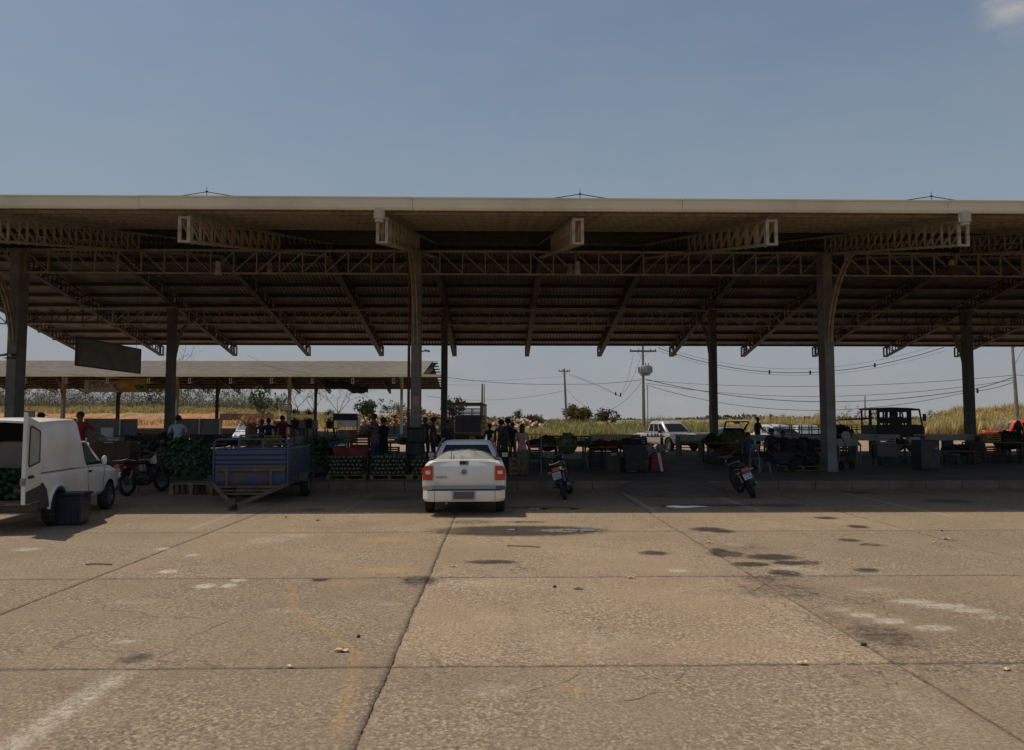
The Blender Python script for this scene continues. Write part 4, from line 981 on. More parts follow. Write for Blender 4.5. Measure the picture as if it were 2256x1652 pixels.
# --- motorcycles
def motorcycle(name, label, loc, rz, lean, body_m, plate_cols, steer=.0, rack=False):
    """origin at the rear wheel contact, forward +y"""
    t = thing('motorcycle', label, 'motorcycle', loc, rz, 'motorcycles parked at the kerb', ry=lean)
    WB = 1.28; rw = .30
    def wh(y, x0=0, st=0):
        q = bpy.data.objects.new('wheel', None); COL.objects.link(q); q.parent = t; q.location = (x0, y, rw); q.rotation_euler = (0, 0, st)
        mb = MB(); mb.tube([(0, (rw-.045)*math.cos(a), (rw-.045)*math.sin(a)) for a in [2*PI*i/28 for i in range(28)]], .047, 8, closed=True); mb.build('tyre', tyre, q, smooth=True)
        mb = MB(); mb.tube([(0, (rw-.085)*math.cos(a), (rw-.085)*math.sin(a)) for a in [2*PI*i/28 for i in range(28)]], .012, 6, closed=True)
        for i in range(14):
            a = 2*PI*i/14; mb.tube([(.03*(-1)**i, .03*math.cos(a+.5), .03*math.sin(a+.5)), (0, (rw-.085)*math.cos(a), (rw-.085)*math.sin(a))], .003, 3)
        mb.cyl((-.06, 0, 0), (.06, 0, 0), .035, 10); mb.build('rim', mat('bike_rim_dark', (.10, .10, .10), (.05, .05, .05), 9, .45, .5), q, smooth=True)
        return q
    wh(0); wh(WB, 0, steer)
    mb = MB(); mb.loft([[(x*.16, y, z) for x, y, z in ((-1, .62, .72), (1, .62, .72), (1, .62, .88), (-1, .62, .88))], [(x*.17, y, z) for x, y, z in ((-1, .85, .70), (1, .85, .70), (.8, .85, .98), (-.8, .85, .98))], [(x*.11, y, z) for x, y, z in ((-1, 1.05, .74), (1, 1.05, .74), (.8, 1.05, .94), (-.8, 1.05, .94))]])
    mb.build('fuel_tank', body_m, t, smooth=True, bevel=.03)
    mb = MB(); mb.loft([[(-.10, -.18, .80), (.10, -.18, .80), (.10, -.18, .86), (-.10, -.18, .86)], [(-.13, .2, .76), (.13, .2, .76), (.13, .2, .84), (-.13, .2, .84)], [(-.10, .64, .74), (.10, .64, .74), (.09, .64, .83), (-.09, .64, .83)]]); mb.build('seat', blackp, t, smooth=True, bevel=.02)
    mb = MB(); mb.loft([[(-.10, -.24, .72), (.10, -.24, .72), (.09, -.24, .80), (-.09, -.24, .80)], [(-.14, .1, .60), (.14, .1, .60), (.12, .1, .77), (-.12, .1, .77)], [(-.12, .55, .52), (.12, .55, .52), (.11, .55, .75), (-.11, .55, .75)]]); mb.build('side_panel', body_m, t, smooth=True, bevel=.02)
    mb = MB(); mb.box((0, .72, .42), (.24, .30, .24)); mb.cyl((0, .78, .50), (0, .92, .66), .09, 10); mb.box((.14, .66, .36), (.06, .22, .18)); mb.box((-.14, .66, .36), (.06, .22, .18)); mb.build('engine', mat('engine_metal', (.08, .08, .08), (.03, .03, .03), 14, .5, .6), t, bevel=.02)
    mb = MB()
    for s in (1, -1):
        mb.tube([(s*.10, 0, .30), (s*.10, .45, .40)], .022, 6); mb.tube([(s*.11, .02, .32), (s*.12, .16, .66)], .020, 6); mb.tube([(s*.08, .55, .70), (s*.08, .95, .80), (s*.06, 1.02, .70), (s*.08, .9, .40), (s*.08, .5, .30)], .016, 6)
    mb.build('frame', blackp, t)
    mb = MB()
    for s in (1, -1): mb.tube([(s*.085, WB, .30), (s*.085, WB-.12, .62), (s*.085, WB-.24, .98)], [.026, .024, .018], 8)
    mb.build('front_fork', mat('fork_metal', (.16, .16, .16), None, 4, .4, .7), t, smooth=True)
    for y, z0 in ((0, 0), (WB, 0)):
        mb = MB(); a0, a1 = (R(35), R(150)) if y == 0 else (R(20), R(160)); n = 10; V = []
        for i in range(n+1):
            a = a0+(a1-a0)*i/n if y else R(60)+(R(170)-R(60))*i/n
            for x, k in ((-.055, 0), (0, .02), (.055, 0)): V.append((x, y+(rw+.03+k)*math.cos(a), rw+(rw+.03+k)*math.sin(a)))
        F = [(i*3+j, i*3+j+1, (i+1)*3+j+1, (i+1)*3+j) for i in range(n) for j in range(2)]; mb.add(V, F); o = mb.build('mudguard', blackp if y == 0 else body_m, t, smooth=True)
        md = o.modifiers.new('s', 'SOLIDIFY'); md.thickness = .006
    mb = MB(); mb.tube([(-.36, WB-.42, 1.06), (-.20, WB-.32, 1.08), (-.06, WB-.27, 1.02), (.06, WB-.27, 1.02), (.20, WB-.32, 1.08), (.36, WB-.42, 1.06)], .013, 6); mb.build('handlebar', mat('bar_metal', (.12, .12, .12), None, 4, .4, .7), t)
    for s in (1, -1):
        mb = MB(); mb.cyl((s*.28, WB-.375, 1.07), (s*.38, WB-.43, 1.06), .019, 8); mb.build('grip', blackp, t)
        m_ = bpy.data.objects.new('mirror', None); COL.objects.link(m_); m_.parent = t
        mb = MB(); mb.tube([(s*.22, WB-.33, 1.08), (s*.26, WB-.32, 1.2), (s*.31, WB-.36, 1.26)], .006, 5); mb.build('mirror_arm', blackp, m_)
        mb = MB(); mb.ball((s*.33, WB-.37, 1.29), (.06, .02, .042), 10, 6); mb.build('mirror_housing', blackp, m_, smooth=True)
        mb = MB(); mb.cyl((s*.33, WB-.389, 1.29), (s*.33, WB-.394, 1.29), .001, 6); mb = MB(); mb.lathe([(.001, 0), (.045, 0), (.045, .004), (.001, .004)], (0, 0, 0), 'y', 14); o = mb.build('mirror_glass', mat('mirror_glass', (.55, .6, .66), None, 4, .05, 1), m_); o.location = (s*.33, WB-.395, 1.29); o.scale = (1.15, 1, .8); o.rotation_euler = (R(18), 0, 0)
    hl = MB(); hl.ball((0, WB-.10, .93), (.10, .09, .09)); hl.build('headlight', body_m, t, smooth=True)
    mb = MB(); mb.box((0, -.31, .735), (.17, .07, .09)); mb.build('tail_light', redlens, t, bevel=.015)
    for s in (1, -1):
        mb = MB(); mb.ball((s*.17, -.26, .70), (.035, .03, .025), 8, 5); mb.bar((s*.06, -.25, .71), (s*.15, -.26, .70), .012); mb.build('indicator', orangelens, t, smooth=True)
    p = bpy.data.objects.new('number_plate', None); COL.objects.link(p); p.parent = t; p.location = (0, -.375, .60); p.rotation_euler = (R(-18), 0, 0)
    mb = MB(); mb.box((0, 0, 0), (.20, .004, .17)); mb.build('plate', mat(plate_cols[0], plate_cols[1], None, 4, .5), p)
    if plate_cols[2]: mb = MB(); mb.box((0, -.0035, .068), (.196, .003, .034)); mb.build('plate_band', mat('plate_blue', (.05, .10, .35), None, 4, .4), p)
    mb = MB(); rr = random.Random(int(loc[0]*100))
    for z in (.025, -.04):
        for k in range(4):
            x = -.066+k*.044; mb.box((x, -.004, z), (.006, .003, .045)); mb.box((x+.014, -.004, z+rr.choice((-.018, 0, .018))), (.022, .003, .007)); mb.box((x+.025, -.004, z), (.006, .003, .045)) if rr.random() < .6 else None
    mb.build('plate_lettering', darkp, p)
    mb = MB(); mb.bar((0, -.30, .70), (0, -.365, .54), .05, .02); mb.build('plate_bracket', blackp, t)
    mb = MB(); mb.tube([(.13, .80, .34), (.16, .55, .24), (.17, .2, .27), (.18, -.12, .34)], [.022, .025, .045, .045], 10); mb.build('exhaust', mat('exhaust_dark', (.10, .10, .10), None, 4, .3, .7), t, smooth=True)
    mb = MB(); mb.tube([(-.10, .62, .26), (-.20, .60, .02)], .012, 6); mb.build('kickstand', blackp, t)
    for s in (1, -1): mb = MB(); mb.cyl((s*.12, .45, .30), (s*.28, .43, .31), .013, 6); mb.build('footrest', blackp, t)
    if rack:
        mb = MB()
        for s in (1, -1): mb.tube([(s*.10, .2, .84), (s*.12, -.15, .90), (s*.10, -.34, .88)], .010, 6)
        mb.tube([(-.10, -.34, .88), (.10, -.34, .88)], .010, 6); mb.build('grab_rail', chrome, t)
    for s in (-1, 1):
        mb = MB(); mb.tube([(s*.10, -.02, .42), (s*.10, .10, .68)], .028, 8); mb.build('shock_absorber', mat('shock_chrome', (.2, .2, .2), None, 4, .4, .7), t, smooth=True)
    return t
bikeb = mat('bike_black_paint', (.012, .012, .015), None, 4, .2, coat=1)
biker = mat('bike_dark_red', (.07, .008, .01), None, 4, .25, coat=1)
g = gnd(281, 1093); motorcycle('m', 'black and red motorcycle beside the white van, pale plate facing us', (g.x, g.y, 0), R(-12), R(-4), biker, ('plate_white', (.50, .50, .50), False), rack=True)
g = gnd(1247, 1100); motorcycle('m', 'black motorcycle leaning left just right of the white pickup', (g.x, g.y, 0), R(-10), R(-17), bikeb, ('plate_grey', (.40, .40, .39), False), steer=R(25), rack=True)
g = gnd(1661, 1097); motorcycle('m', 'black motorcycle with blue banded plate leaning on the ramp side', (g.x, g.y, 0), R(-6), R(-22), bikeb, ('plate_white', (.50, .50, .50), True), steer=R(15))
# ------------------------------------------------------------ vegetation
bladem = attr_mat('grass_blades', .8, backlight=.25)
leafm = attr_mat('tree_leaves', .7, backlight=.2)
def H(x, y): return float(hgt(np.array([x]), np.array([y]))[0])
def blades(name, pts, hs, cols, wd, label, lean=.35):
    """one mesh of bent grass blades: pts (n,2), hs (n,), cols (n,3)"""
    n = len(pts); a = RNG.uniform(0, 2*PI, n); d = np.stack([np.cos(a), np.sin(a)], 1); p = np.stack([-d[:, 1], d[:, 0]], 1)
    z0 = hgt(pts[:, 0], pts[:, 1]); w_ = wd*RNG.uniform(.5, 1.4, n); ln = lean*RNG.uniform(.2, 1.3, n)*hs
    V = np.zeros((n, 5, 3), np.float32); C = np.zeros((n, 5, 3), np.float32)
    for k, (u, ww) in enumerate(((0, .6), (0, -.6), (.55, -.8), (.55, .8), (1, 0))):
        off = d*(ln*u**1.8)[:, None]+p*(w_*ww)[:, None]
        V[:, k, :2] = pts+off; V[:, k, 2] = z0+hs*u*(1-.25*u*ln/np.maximum(hs, .1)); C[:, k] = cols
    b = np.arange(n)[:, None]*5
    F = np.concatenate([b+np.array([0, 1, 2]), b+np.array([0, 2, 3]), b+np.array([3, 2, 4])], 0)
    o = inst(name, np_mesh(name, V.reshape(-1, 3), F, bladem, C.reshape(-1, 3)), None, kind='stuff'); o['label'] = label; o['category'] = 'grass'; return o
def nz(x, y, s, o=0): return np.array([noise.noise(Vector((a*s, b*s, o))) for a, b in zip(x, y)])
green = np.array([.24, .28, .095]); straw = np.array([.66, .50, .22]); dry = np.array([.50, .33, .16]); dkg = np.array([.08, .10, .035])
def grass_band(name, label, x0, x1, Y0, Y1, n, topfn, greenfn, wd=.05, low=.35, lean=.35, taper=True):
    """topfn(picture x) gives the picture y of the top of the growth"""
    Y = RNG.uniform(Y0, Y1, n); px = RNG.uniform(x0, x1, n)
    X = (px-1095)/1620*Y*1.004
    hmax = np.array([at(a, topfn(a), b).z for a, b in zip(px, Y)])-hgt(X, Y)
    cl = nz(X, Y, .45, 1); cl2 = nz(X, Y, 1.7, 5)
    f = np.clip((Y-Y0)/(Y1-Y0), 0, 1); ramp = .3+.7*f if taper else 1
    h = np.clip(hmax*(.80+.5*cl+.22*cl2)*ramp*RNG.uniform(.55, 1.12, n), low*.5, None); ok = hmax > .2
    g = np.clip(greenfn(px, f)+.7*cl+RNG.uniform(-.3, .3, n), 0, 1)[:, None]
    col = straw*(1-g)+green*g; col *= (RNG.uniform(.6, 1.25, n)*(1+.5*cl2))[:, None]
    dr = (RNG.uniform(0, 1, n) < .15)[:, None]; col = np.where(dr, dry*RNG.uniform(.7, 1.2, (n, 1)), col)
    blades(name, np.stack([X, Y], 1)[ok], h[ok], np.clip(col, .02, .8)[ok], wd, label, lean)
ip = lambda xs, ys: (lambda a: float(np.interp(a, xs, ys)))
grass_band('tall_grass', 'tall green and straw coloured grass behind the parked cars', 1180, 1905, 84, 97, 42000,
    ip([1180, 1200, 1240, 1290, 1340, 1380, 1440, 1470, 1560, 1590, 1640, 1690, 1760, 1820, 1850, 1905], [930, 919, 913, 921, 925, 921, 914, 910, 915, 917, 915, 908, 903, 899, 916, 922]),
    lambda p, f: np.interp(p, [1180, 1230, 1300, 1500, 1560, 1620, 1900], [.2, .35, .75, .62, .3, .08, .02])-.25*f, .075)
grass_band('tall_grass', 'golden dry grass crowning the slope behind the red pickup', 2055, 2300, 80, 90, 22000,
    ip([2055, 2080, 2100, 2140, 2180, 2230, 2300], [917, 897, 891, 888, 886, 884, 886]), lambda p, f: p*0-.35, .07)
grass_band('slope_grass', 'short patchy grass on the slope right of the old lorry', 2020, 2300, 66, 80, 16000,
    ip([2020, 2060, 2300], [922, 917, 914]), lambda p, f: p*0+.05, .06, taper=False, low=.1)
grass_band('low_grass', 'low green weeds at the foot of the tall grass', 1080, 1960, 66, 85, 30000,
    ip([1080, 1200, 1960], [939, 936, 934]), lambda p, f: np.interp(p, [1080, 1250, 1500, 1700, 1960], [.2, .75, .7, .25, .1]), .06, taper=False, low=.1)
grass_band('bank_grass', 'pale dry grass along the top of the clay bank', -60, 1060, 121, 137, 30000,
    ip([-60, 0, 150, 330, 500, 620, 750, 850, 950, 1060], [877, 879, 884, 880, 889, 893, 905, 915, 921, 926]), lambda p, f: p*0+.22, .085)
grass_band('yard_weeds', 'weeds and stubble between the two sheds on the left', -60, 1080, 112, 121, 5000,
    ip([-60, 1080], [916, 930]), lambda p, f: p*0+.1, .08, taper=False, low=.1)

def tree(name, label, group, loc, ht, spread, seed, bare=1.0, leafn=0, leafs=.25, leafc=(.06, .09, .03), trunk_r=.14, flat=False, barkc=(.20, .165, .13), lean=0, first=.25, cat='tree', scale_crown=1):
    rr = random.Random(seed); t = thing(name, label, cat, loc, group=group); tb = MB(); br = MB(); tips = []
    def grow(p, d, L, r, lv, mb):
        n = 4; pts = [p.copy()]; q = p.copy(); dd = d.copy()
        for k in range(n):
            dd = (dd+Vector((rr.uniform(-.2, .2), rr.uniform(-.2, .2), rr.uniform(-.05, .12)*(0 if flat and lv > 0 else 1)))*.6).normalized(); q = q+dd*(L/n); pts.append(q.copy())
        mb.tube(pts, [r*(1-.55*k/n) for k in range(n+1)], 5 if lv < 2 else 3, caps=False)
        if lv >= 4 or L < .35: tips.append(q.copy()); return
        m = rr.choice((2, 3, 3)) if lv < 3 else 2
        for i in range(m):
            a = rr.uniform(0, 2*PI); tilt = rr.uniform(.35, .95)*(1.25 if flat else 1); s = Vector((math.cos(a), math.sin(a), 0))
            nd = (dd*math.cos(tilt)+s*math.sin(tilt)*spread).normalized()
            if flat: nd.z = max(nd.z*.6, .05); nd.normalize()
            st = pts[-1] if i < 2 else pts[rr.choice((2, 3))]; grow(st, nd, L*rr.uniform(.58, .82), r*.55, lv+1, br)
        if lv > 0: tips.append(pts[2].copy())
    th = ht*first; top = Vector((lean*th, 0, th)); mid = Vector((lean*th*.4, .05, th*.5))
    tb.tube([(0, 0, -.3), mid, top], [trunk_r*1.25, trunk_r, trunk_r*.8], 8); tb.build('trunk', mat('bark_'+str(int(barkc[0]*100)), barkc, tuple(x*.55 for x in barkc), 3, .9), t, smooth=True)
    for i in range(rr.choice((3, 4))):
        a = 2*PI*i/3.5+rr.uniform(-.4, .4); el = rr.uniform(.35, .8)*(1.15 if flat else 1); d = Vector((math.cos(a)*math.sin(el)*spread, math.sin(a)*math.sin(el), math.cos(el))).normalized()
        grow(top, d, (ht-th)*rr.uniform(.46, .60)*scale_crown, trunk_r*.6, 1, br)
    if br.v: o = br.build('branches', MATS['bark_'+str(int(barkc[0]*100))], t)
    if leafn:
        P = np.array([list(rr.choice(tips)) for _ in range(leafn)]); n = leafn
        P = P+RNG.normal(0, .28*leafs/.25, (n, 3)); u = RNG.normal(0, 1, (n, 3)); u /= np.linalg.norm(u, axis=1)[:, None]; v = np.cross(u, RNG.normal(0, 1, (n, 3))); v /= np.linalg.norm(v, axis=1)[:, None]
        s = leafs*RNG.uniform(.5, 1.3, (n, 1)); V = np.stack([P-u*s, P+v*s*.45, P+u*s, P-v*s*.45], 1).reshape(-1, 3)
        F = np.arange(4*n).reshape(n, 4); c = np.repeat(np.array(leafc)*RNG.uniform(.5, 1.6, (n, 1)), 4, 0)
        o = inst('crown', np_mesh('crown', V, F, leafm, c), t)
    return t
G1 = 'dry season trees along the left bank'
labs = ['leafless tree left of the far left front column', 'scraggly bare tree just right of the left front column', 'thin bare tree behind the red shirted man', 'leaning bare tree behind the fish banner',
        'dark vine hung tree below the right end of the banner', 'twiggy tree left of the second rear column', 'bare tree right of the second rear column', 'pale twiggy tree above the low orange wall',
        'tall bare tree between the cream column and the broad leaved tree', 'forked bare tree right of the third cream column', 'slender bare tree above the blue banner', 'straight bare twin tree near the men at the pallets',
        'squat leafless tree at the extreme left edge']
for k, (x, top, Y, ln) in enumerate([(20, 838, 140, 500), (105, 846, 138, 260), (205, 840, 139, 700), (250, 842, 138, 900), (325, 838, 136, 1500), (370, 848, 138, 600), (430, 842, 137, 700), (475, 845, 139, 500),
        (540, 846, 138, 300), (655, 838, 135, 120), (745, 842, 134, 160), (690, 845, 136, 100), (-20, 850, 137, 500)]):
    X = gx(x, Y); z = H(X, Y); ht = at(x, top, Y).z-z
    tree('bare_tree', labs[k], G1, (X, Y, z), ht, 1.1, 20+k, leafn=ln, leafs=.16 if k not in (4,) else .22, leafc=(.15, .14, .07) if k % 3 else (.10, .105, .05), trunk_r=.11)
n = 52000; px = RNG.uniform(-40, 640, n); Yv = RNG.uniform(131, 143, n); X = (px-1095)/1620*Yv; g0 = hgt(X, Yv); cl = nz(X, Yv, .16, 2)+.6*nz(X, Yv, .5, 4)
topv = np.array([at(a, float(np.interp(a, [-40, 60, 150, 240, 300, 345, 420, 520, 640], [845, 852, 846, 850, 840, 852, 852, 856, 872])), b).z for a, b in zip(px, Yv)])
hz_ = (topv-g0)*np.clip(.55+.95*cl, .12, 1.25)*RNG.uniform(0, 1, n)**1.35; P = np.stack([X+.4*nz(hz_, X, 1.1), Yv, g0+hz_], 1)
u = RNG.normal(0, 1, (n, 3)); u[:, 2] *= 1.6; u /= np.linalg.norm(u, axis=1)[:, None]; v = np.cross(u, RNG.normal(0, 1, (n, 3))); v /= np.linalg.norm(v, axis=1)[:, None]
tw = RNG.random((n, 1)) < .55; Ls = np.where(tw, RNG.uniform(.25, .8, (n, 1)), RNG.uniform(.08, .2, (n, 1))); Ws = np.where(tw, .022, .09)
tc = np.where(tw, np.array([[.26, .22, .18]]), np.where(RNG.random((n, 1)) < .5, np.array([[.13, .14, .06]]), np.array([[.24, .19, .10]])))*RNG.uniform(.55, 1.4, (n, 1))
o = inst('thicket', np_mesh('thicket', np.stack([P-u*Ls, P+v*Ws, P+u*Ls, P-v*Ws], 1).reshape(-1, 3), np.arange(4*n).reshape(n, 4), leafm, np.repeat(tc, 4, 0)), None, kind='stuff'); o['label'] = 'tangled dry thicket between the trees of the left bank'; o['category'] = 'thicket'
X = gx(385, 150); tree('bare_tree', 'tall leafless tree rising above the far roof beside the rear column', None, (X, 150, H(X, 150)), at(385, 768, 150).z-H(X, 150), .9, 77, trunk_r=.2, first=.45)
X = gx(577, 74); tree('broadleaf_tree', 'small tree with large dark leaves in front of the far shed', None, (X, 74, 0), at(577, 848, 74).z, 1.0, 5, leafn=420, leafs=.22, leafc=(.05, .085, .035), trunk_r=.09, first=.35, scale_crown=.62)
X = gx(1003, 62); tree('papaya_tree', 'leafy top of a tree showing above the stake truck', None, (X, 62, 0), at(1003, 877, 62).z, .9, 9, leafn=520, leafs=.16, leafc=(.045, .075, .03), trunk_r=.08, first=.6, scale_crown=.75)
X = gx(863, 175); tree('acacia_tree', 'flat topped tree on the skyline left of the middle column', None, (X, 175, .4), at(863, 884, 175).z-.4, 1.4, 12, leafn=900, leafs=.22, leafc=(.11, .09, .05), trunk_r=.2, flat=True, first=.4)
X = gx(1271, 170); tree('round_tree', 'round brownish tree on the skyline right of the slim pole', None, (X, 170, 0), at(1271, 905, 170).z, 1.1, 13, leafn=3600, leafs=.35, leafc=(.14, .115, .045), trunk_r=.2, first=.35)
X = gx(806, 128); tree('green_bush', 'dark green bush beside the rubble heap', None, (X, 128, .6), at(806, 893, 128).z-.6, 1.0, 14, leafn=1200, leafs=.26, leafc=(.06, .08, .03), trunk_r=.1, first=.2)
X = gx(1340, 150); tree('green_bush', 'dark bush on the skyline right of the round tree', None, (X, 150, 0), at(1340, 914, 150).z, 1.0, 15, leafn=900, leafs=.3, leafc=(.09, .07, .045), trunk_r=.1, first=.2)
X = gx(1140, 150); tree('green_bush', 'small dark tree on the skyline above the rubble', None, (X, 150, 0), at(1140, 918, 150).z, .8, 16, leafn=500, leafs=.22, leafc=(.05, .07, .03), trunk_r=.08, first=.2)
X = gx(1170, 150); tree('green_bush', 'low brown bush on the skyline just right of the small dark tree', None, (X, 150, 0), at(1170, 920, 150).z, 1.2, 17, leafn=1200, leafs=.28, leafc=(.10, .07, .04), trunk_r=.1, first=.15)
# far wood line
def far_wood(name, label, x0, x1, Y, n, top, c):
    px = RNG.uniform(x0, x1, n); Yv = RNG.uniform(Y, Y*1.12, n); X = (px-1095)/1620*Yv; cl = nz(X, Yv, .02, 3)+.5*nz(X, Yv, .09, 7)
    zt = np.array([at(a, top(a), b).z for a, b in zip(px, Yv)]); Z = RNG.uniform(0, 1, n)**.7*zt*np.clip(.75+.7*cl, .1, 1.3)
    s = Y*.0028*RNG.uniform(.5, 1.3, (n, 1)); P = np.stack([X, Yv, Z], 1); u = RNG.normal(0, 1, (n, 3)); u /= np.linalg.norm(u, axis=1)[:, None]; v = np.cross(u, RNG.normal(0, 1, (n, 3))); v /= np.linalg.norm(v, axis=1)[:, None]
    V = np.stack([P-u*s, P+v*s*.6, P+u*s, P-v*s*.6], 1).reshape(-1, 3); F = np.arange(4*n).reshape(n, 4)
    o = inst(name, np_mesh(name, V, F, leafm, np.repeat(np.array(c)*RNG.uniform(.6, 1.4, (n, 1)), 4, 0)), None, kind='stuff'); o['label'] = label; o['category'] = 'wood'
far_wood('distant_wood', 'distant wood along the horizon right of centre', 1060, 2300, 420, 5200, ip([1060, 1100, 1200, 1300, 1450, 1600, 1750, 1900, 2300], [921, 919, 922, 921, 922, 915, 914, 918, 916]), (.10, .105, .075))
far_wood('distant_wood', 'distant wood low on the horizon at left of centre', 600, 1062, 480, 2600, ip([600, 800, 1062], [917, 918, 921]), (.11, .11, .08))
# scraggly dry bushes at the right above the lorry
for k, (x, tp) in enumerate(((1868, 893), (1855, 903), (1912, 905), (1935, 910), (2052, 905))):
    X = gx(x, 88); tree('dry_bush', ['thin dry bush right beside the right front column', 'low dry bush close to the right front column', 'spiky dry bush left of the distant pole', 'dry bush above the lorry bed', 'wispy dry bush at the left end of the golden grass'][k], 'dry bushes on the slope', (X, 88, H(X, 88)), at(x, tp, 88).z-H(X, 88), 1.1, 50+k, leafn=160, leafs=.09, leafc=(.25, .18, .08), trunk_r=.04, first=.15, cat='bush')

# ------------------------------------------------------------ rubble heaps
def rubble(name, label, x0, x1, Y, topfn, n, seed):
    rr = random.Random(seed); mb = MB(); ms = [mat('rubble_pale', (.62, .50, .36), (.45, .33, .22), 3, .9), mat('rubble_clay', (.40, .22, .12), (.3, .17, .1), 3, .9), mat('rubble_dark', (.16, .11, .08), None, 3, .9)]
    for i in range(n):
        px = rr.uniform(x0, x1); v = rr.random(); Yv = Y+rr.uniform(-4.5, 4.5)*(1-v*.7); p = at(px, topfn(px), Y); z = max(.05, p.z)*v**.8; s = rr.uniform(.15, .55)
        mb.mi = rr.choices((0, 1, 2), (5, 3, 1))[0]
        mb.box((gx(px, Yv), Yv, z), (s*rr.uniform(.6, 3.2), s*rr.uniform(.4, 1), s*rr.uniform(.25, .8)), rz=rr.uniform(0, 3), rx=rr.uniform(-.6, .6), ry=rr.uniform(-.8, .8))
    o = mb.build(name, ms); tag(o, label, 'rubble', kind='stuff')
rubble('rubble_heap', 'sunlit heap of broken timber and rubble left of the middle column', 792, 990, 112, ip([792, 830, 870, 905, 930, 960, 990], [925, 921, 912, 902, 904, 912, 922]), 900, 1)
rubble('rubble_heap', 'low clay coloured rubble heap behind the row of heads', 1066, 1200, 96, ip([1066, 1090, 1120, 1160, 1200], [929, 924, 924, 930, 940]), 520, 2)

# ------------------------------------------------------------ poles and wires
polem = mat('pole_concrete', (.30, .26, .235), (.21, .18, .16), 1.5, .85)
wirem = mat('cable_black', (.03, .03, .032), None, 4, .6)
def pole(label, xb, yb_top, xt, Y, r, arm=None, name='utility_pole'):
    top = at(xt, yb_top, Y); base = Vector((gx(xb, Y), Y, H(gx(xb, Y), Y)-.2)); t = thing(name, label, 'pole', base, group='utility poles beyond the market')
    q = top-base; mb = MB(); mb.tube([(0, 0, 0), q*.5, q], [r*1.25, r*1.0, r*.72], 10); mb.build('shaft', polem, t, smooth=True)
    if arm:
        for dz, L, thk in arm:
            mb = MB(); mb.box(q+Vector((0, -.16, dz)), (L, .10, thk)); mb.build('crossarm', mat('crossarm_wood', (.18, .13, .10), (.12, .09, .07), 4, .8), t)
            for k in (-.46, -.16, .28, .46):
                mb = MB(); mb.lathe([(.03, 0), (.07, .05), (.04, .09), (.07, .14), (.03, .2)], q+Vector((k*L, -.16, dz+thk/2)), 'z', 8); mb.build('insulator', mat('insulator_brown', (.16, .13, .11), None, 4, .3), t)
            mb = MB()
            for s in (1, -1): mb.bar(q+Vector((0, -.2, dz-.75)), q+Vector((s*L*.28, -.2, dz)), .05, .03)
            mb.build('arm_brace', mat('galvanised', (.3, .3, .3), None, 4, .5, .6), t)
    return t, top
tp, top1 = pole('tall concrete pole carrying a grey transformer, behind the cars', 1418.5, 756, 1416, 86, .17, [(-.95, 3.15, .20)])
q = Vector((0, 0, 0)); zz = at(1419, 815, 86).z; xx = gx(1420, 86)-tp.location.x
tr = bpy.data.objects.new('transformer', None); COL.objects.link(tr); tr.parent = tp; tr.location = (xx, -.75, zz-tp.location.z); tr.scale = (.88, .88, .88)
mb = MB(); mb.lathe([(.55, -.60), (.82, -.52), (.86, -.40), (.86, .38), (.80, .50), (.3, .56)], (0, 0, 0), 'z', 20); mb.build('tank', mat('transformer_grey', (.42, .43, .42), (.33, .34, .33), 3, .5), tr, smooth=True, sharp=30)
for k in range(16):
    a = 2*PI*k/16; mb = MB(); mb.box((math.cos(a)*.9, math.sin(a)*.9, -.03), (.13, .03, .74), rz=a); mb.build('cooling_fin', MATS['transformer_grey'], tr)
for x in (-.35, .05, .45): mb = MB(); mb.lathe([(.05, .5), (.10, .56), (.06, .62), (.10, .68), (.05, .74), (.08, .8), (.03, .88)], (x, 0, 0), 'z', 8); mb.build('bushing', MATS['insulator_brown'], tr)
mb = MB(); mb.box((0, .15, -.72), (1.1, 1.2, .12)); mb.build('support', MATS['galvanised'], tr)
mb = MB(); mb.tube([(.30, -.05, -.1), (.42, -.05, (zz-2)*.5), (.42, -.05, zz-1.6)], .05, 8); o = mb.build('conduit', mat('conduit_grey', (.45, .45, .46), None, 4, .5), tp, smooth=True); o.location = (.0, -.2, 0)
mb = MB()
for s in (1, -1): mb.tube([(s*1.0, -.2, 9.05), (s*.8, -.2, 9.25), (s*.65, -.2, 9.2)], .03, 5)
o = mb.build('cutout_fuse', MATS['insulator_brown'], tp); o.location = (0, 0, top1.z-tp.location.z-9.1)
t2, top2 = pole('slim leaning concrete pole above the produce tables', 1249.5, 812, 1243, 96, .15, [(-.35, 1.5, .12)])
t3, top3 = pole('concrete pole beside the stake truck', 1062, 845, 1062.5, 88, .14)
mb = MB(); b = Vector((gx(1067, 88), 88, 0)); 
t3b, _ = pole('twin steel pipe standing against the pole by the stake truck', 1066.5, 846, 1067, 87.4, .07)
t4, top4 = pole('leaning concrete pole at the right edge behind the red pickup', 2243, 758, 2230, 70, .16)
mb = MB(); mb.tube([top4-t4.location+Vector((.1, 0, -.5)), top4-t4.location+Vector((.5, 0, .3)), top4-t4.location+Vector((.9, 0, 1.2))], .03, 6); mb.tube([at(2234, 806, 70)-t4.location, at(2256, 765, 70)-t4.location], .025, 5); mb.build('stay', polem, t4)
t5, top5 = pole('small distant pole above the lorry bed', 1906, 872, 1905.5, 130, .13)
t6, top6 = pole('short thin post left of the rear column by the cars', 1562.5, 893, 1562, 80, .045, name='thin_post')
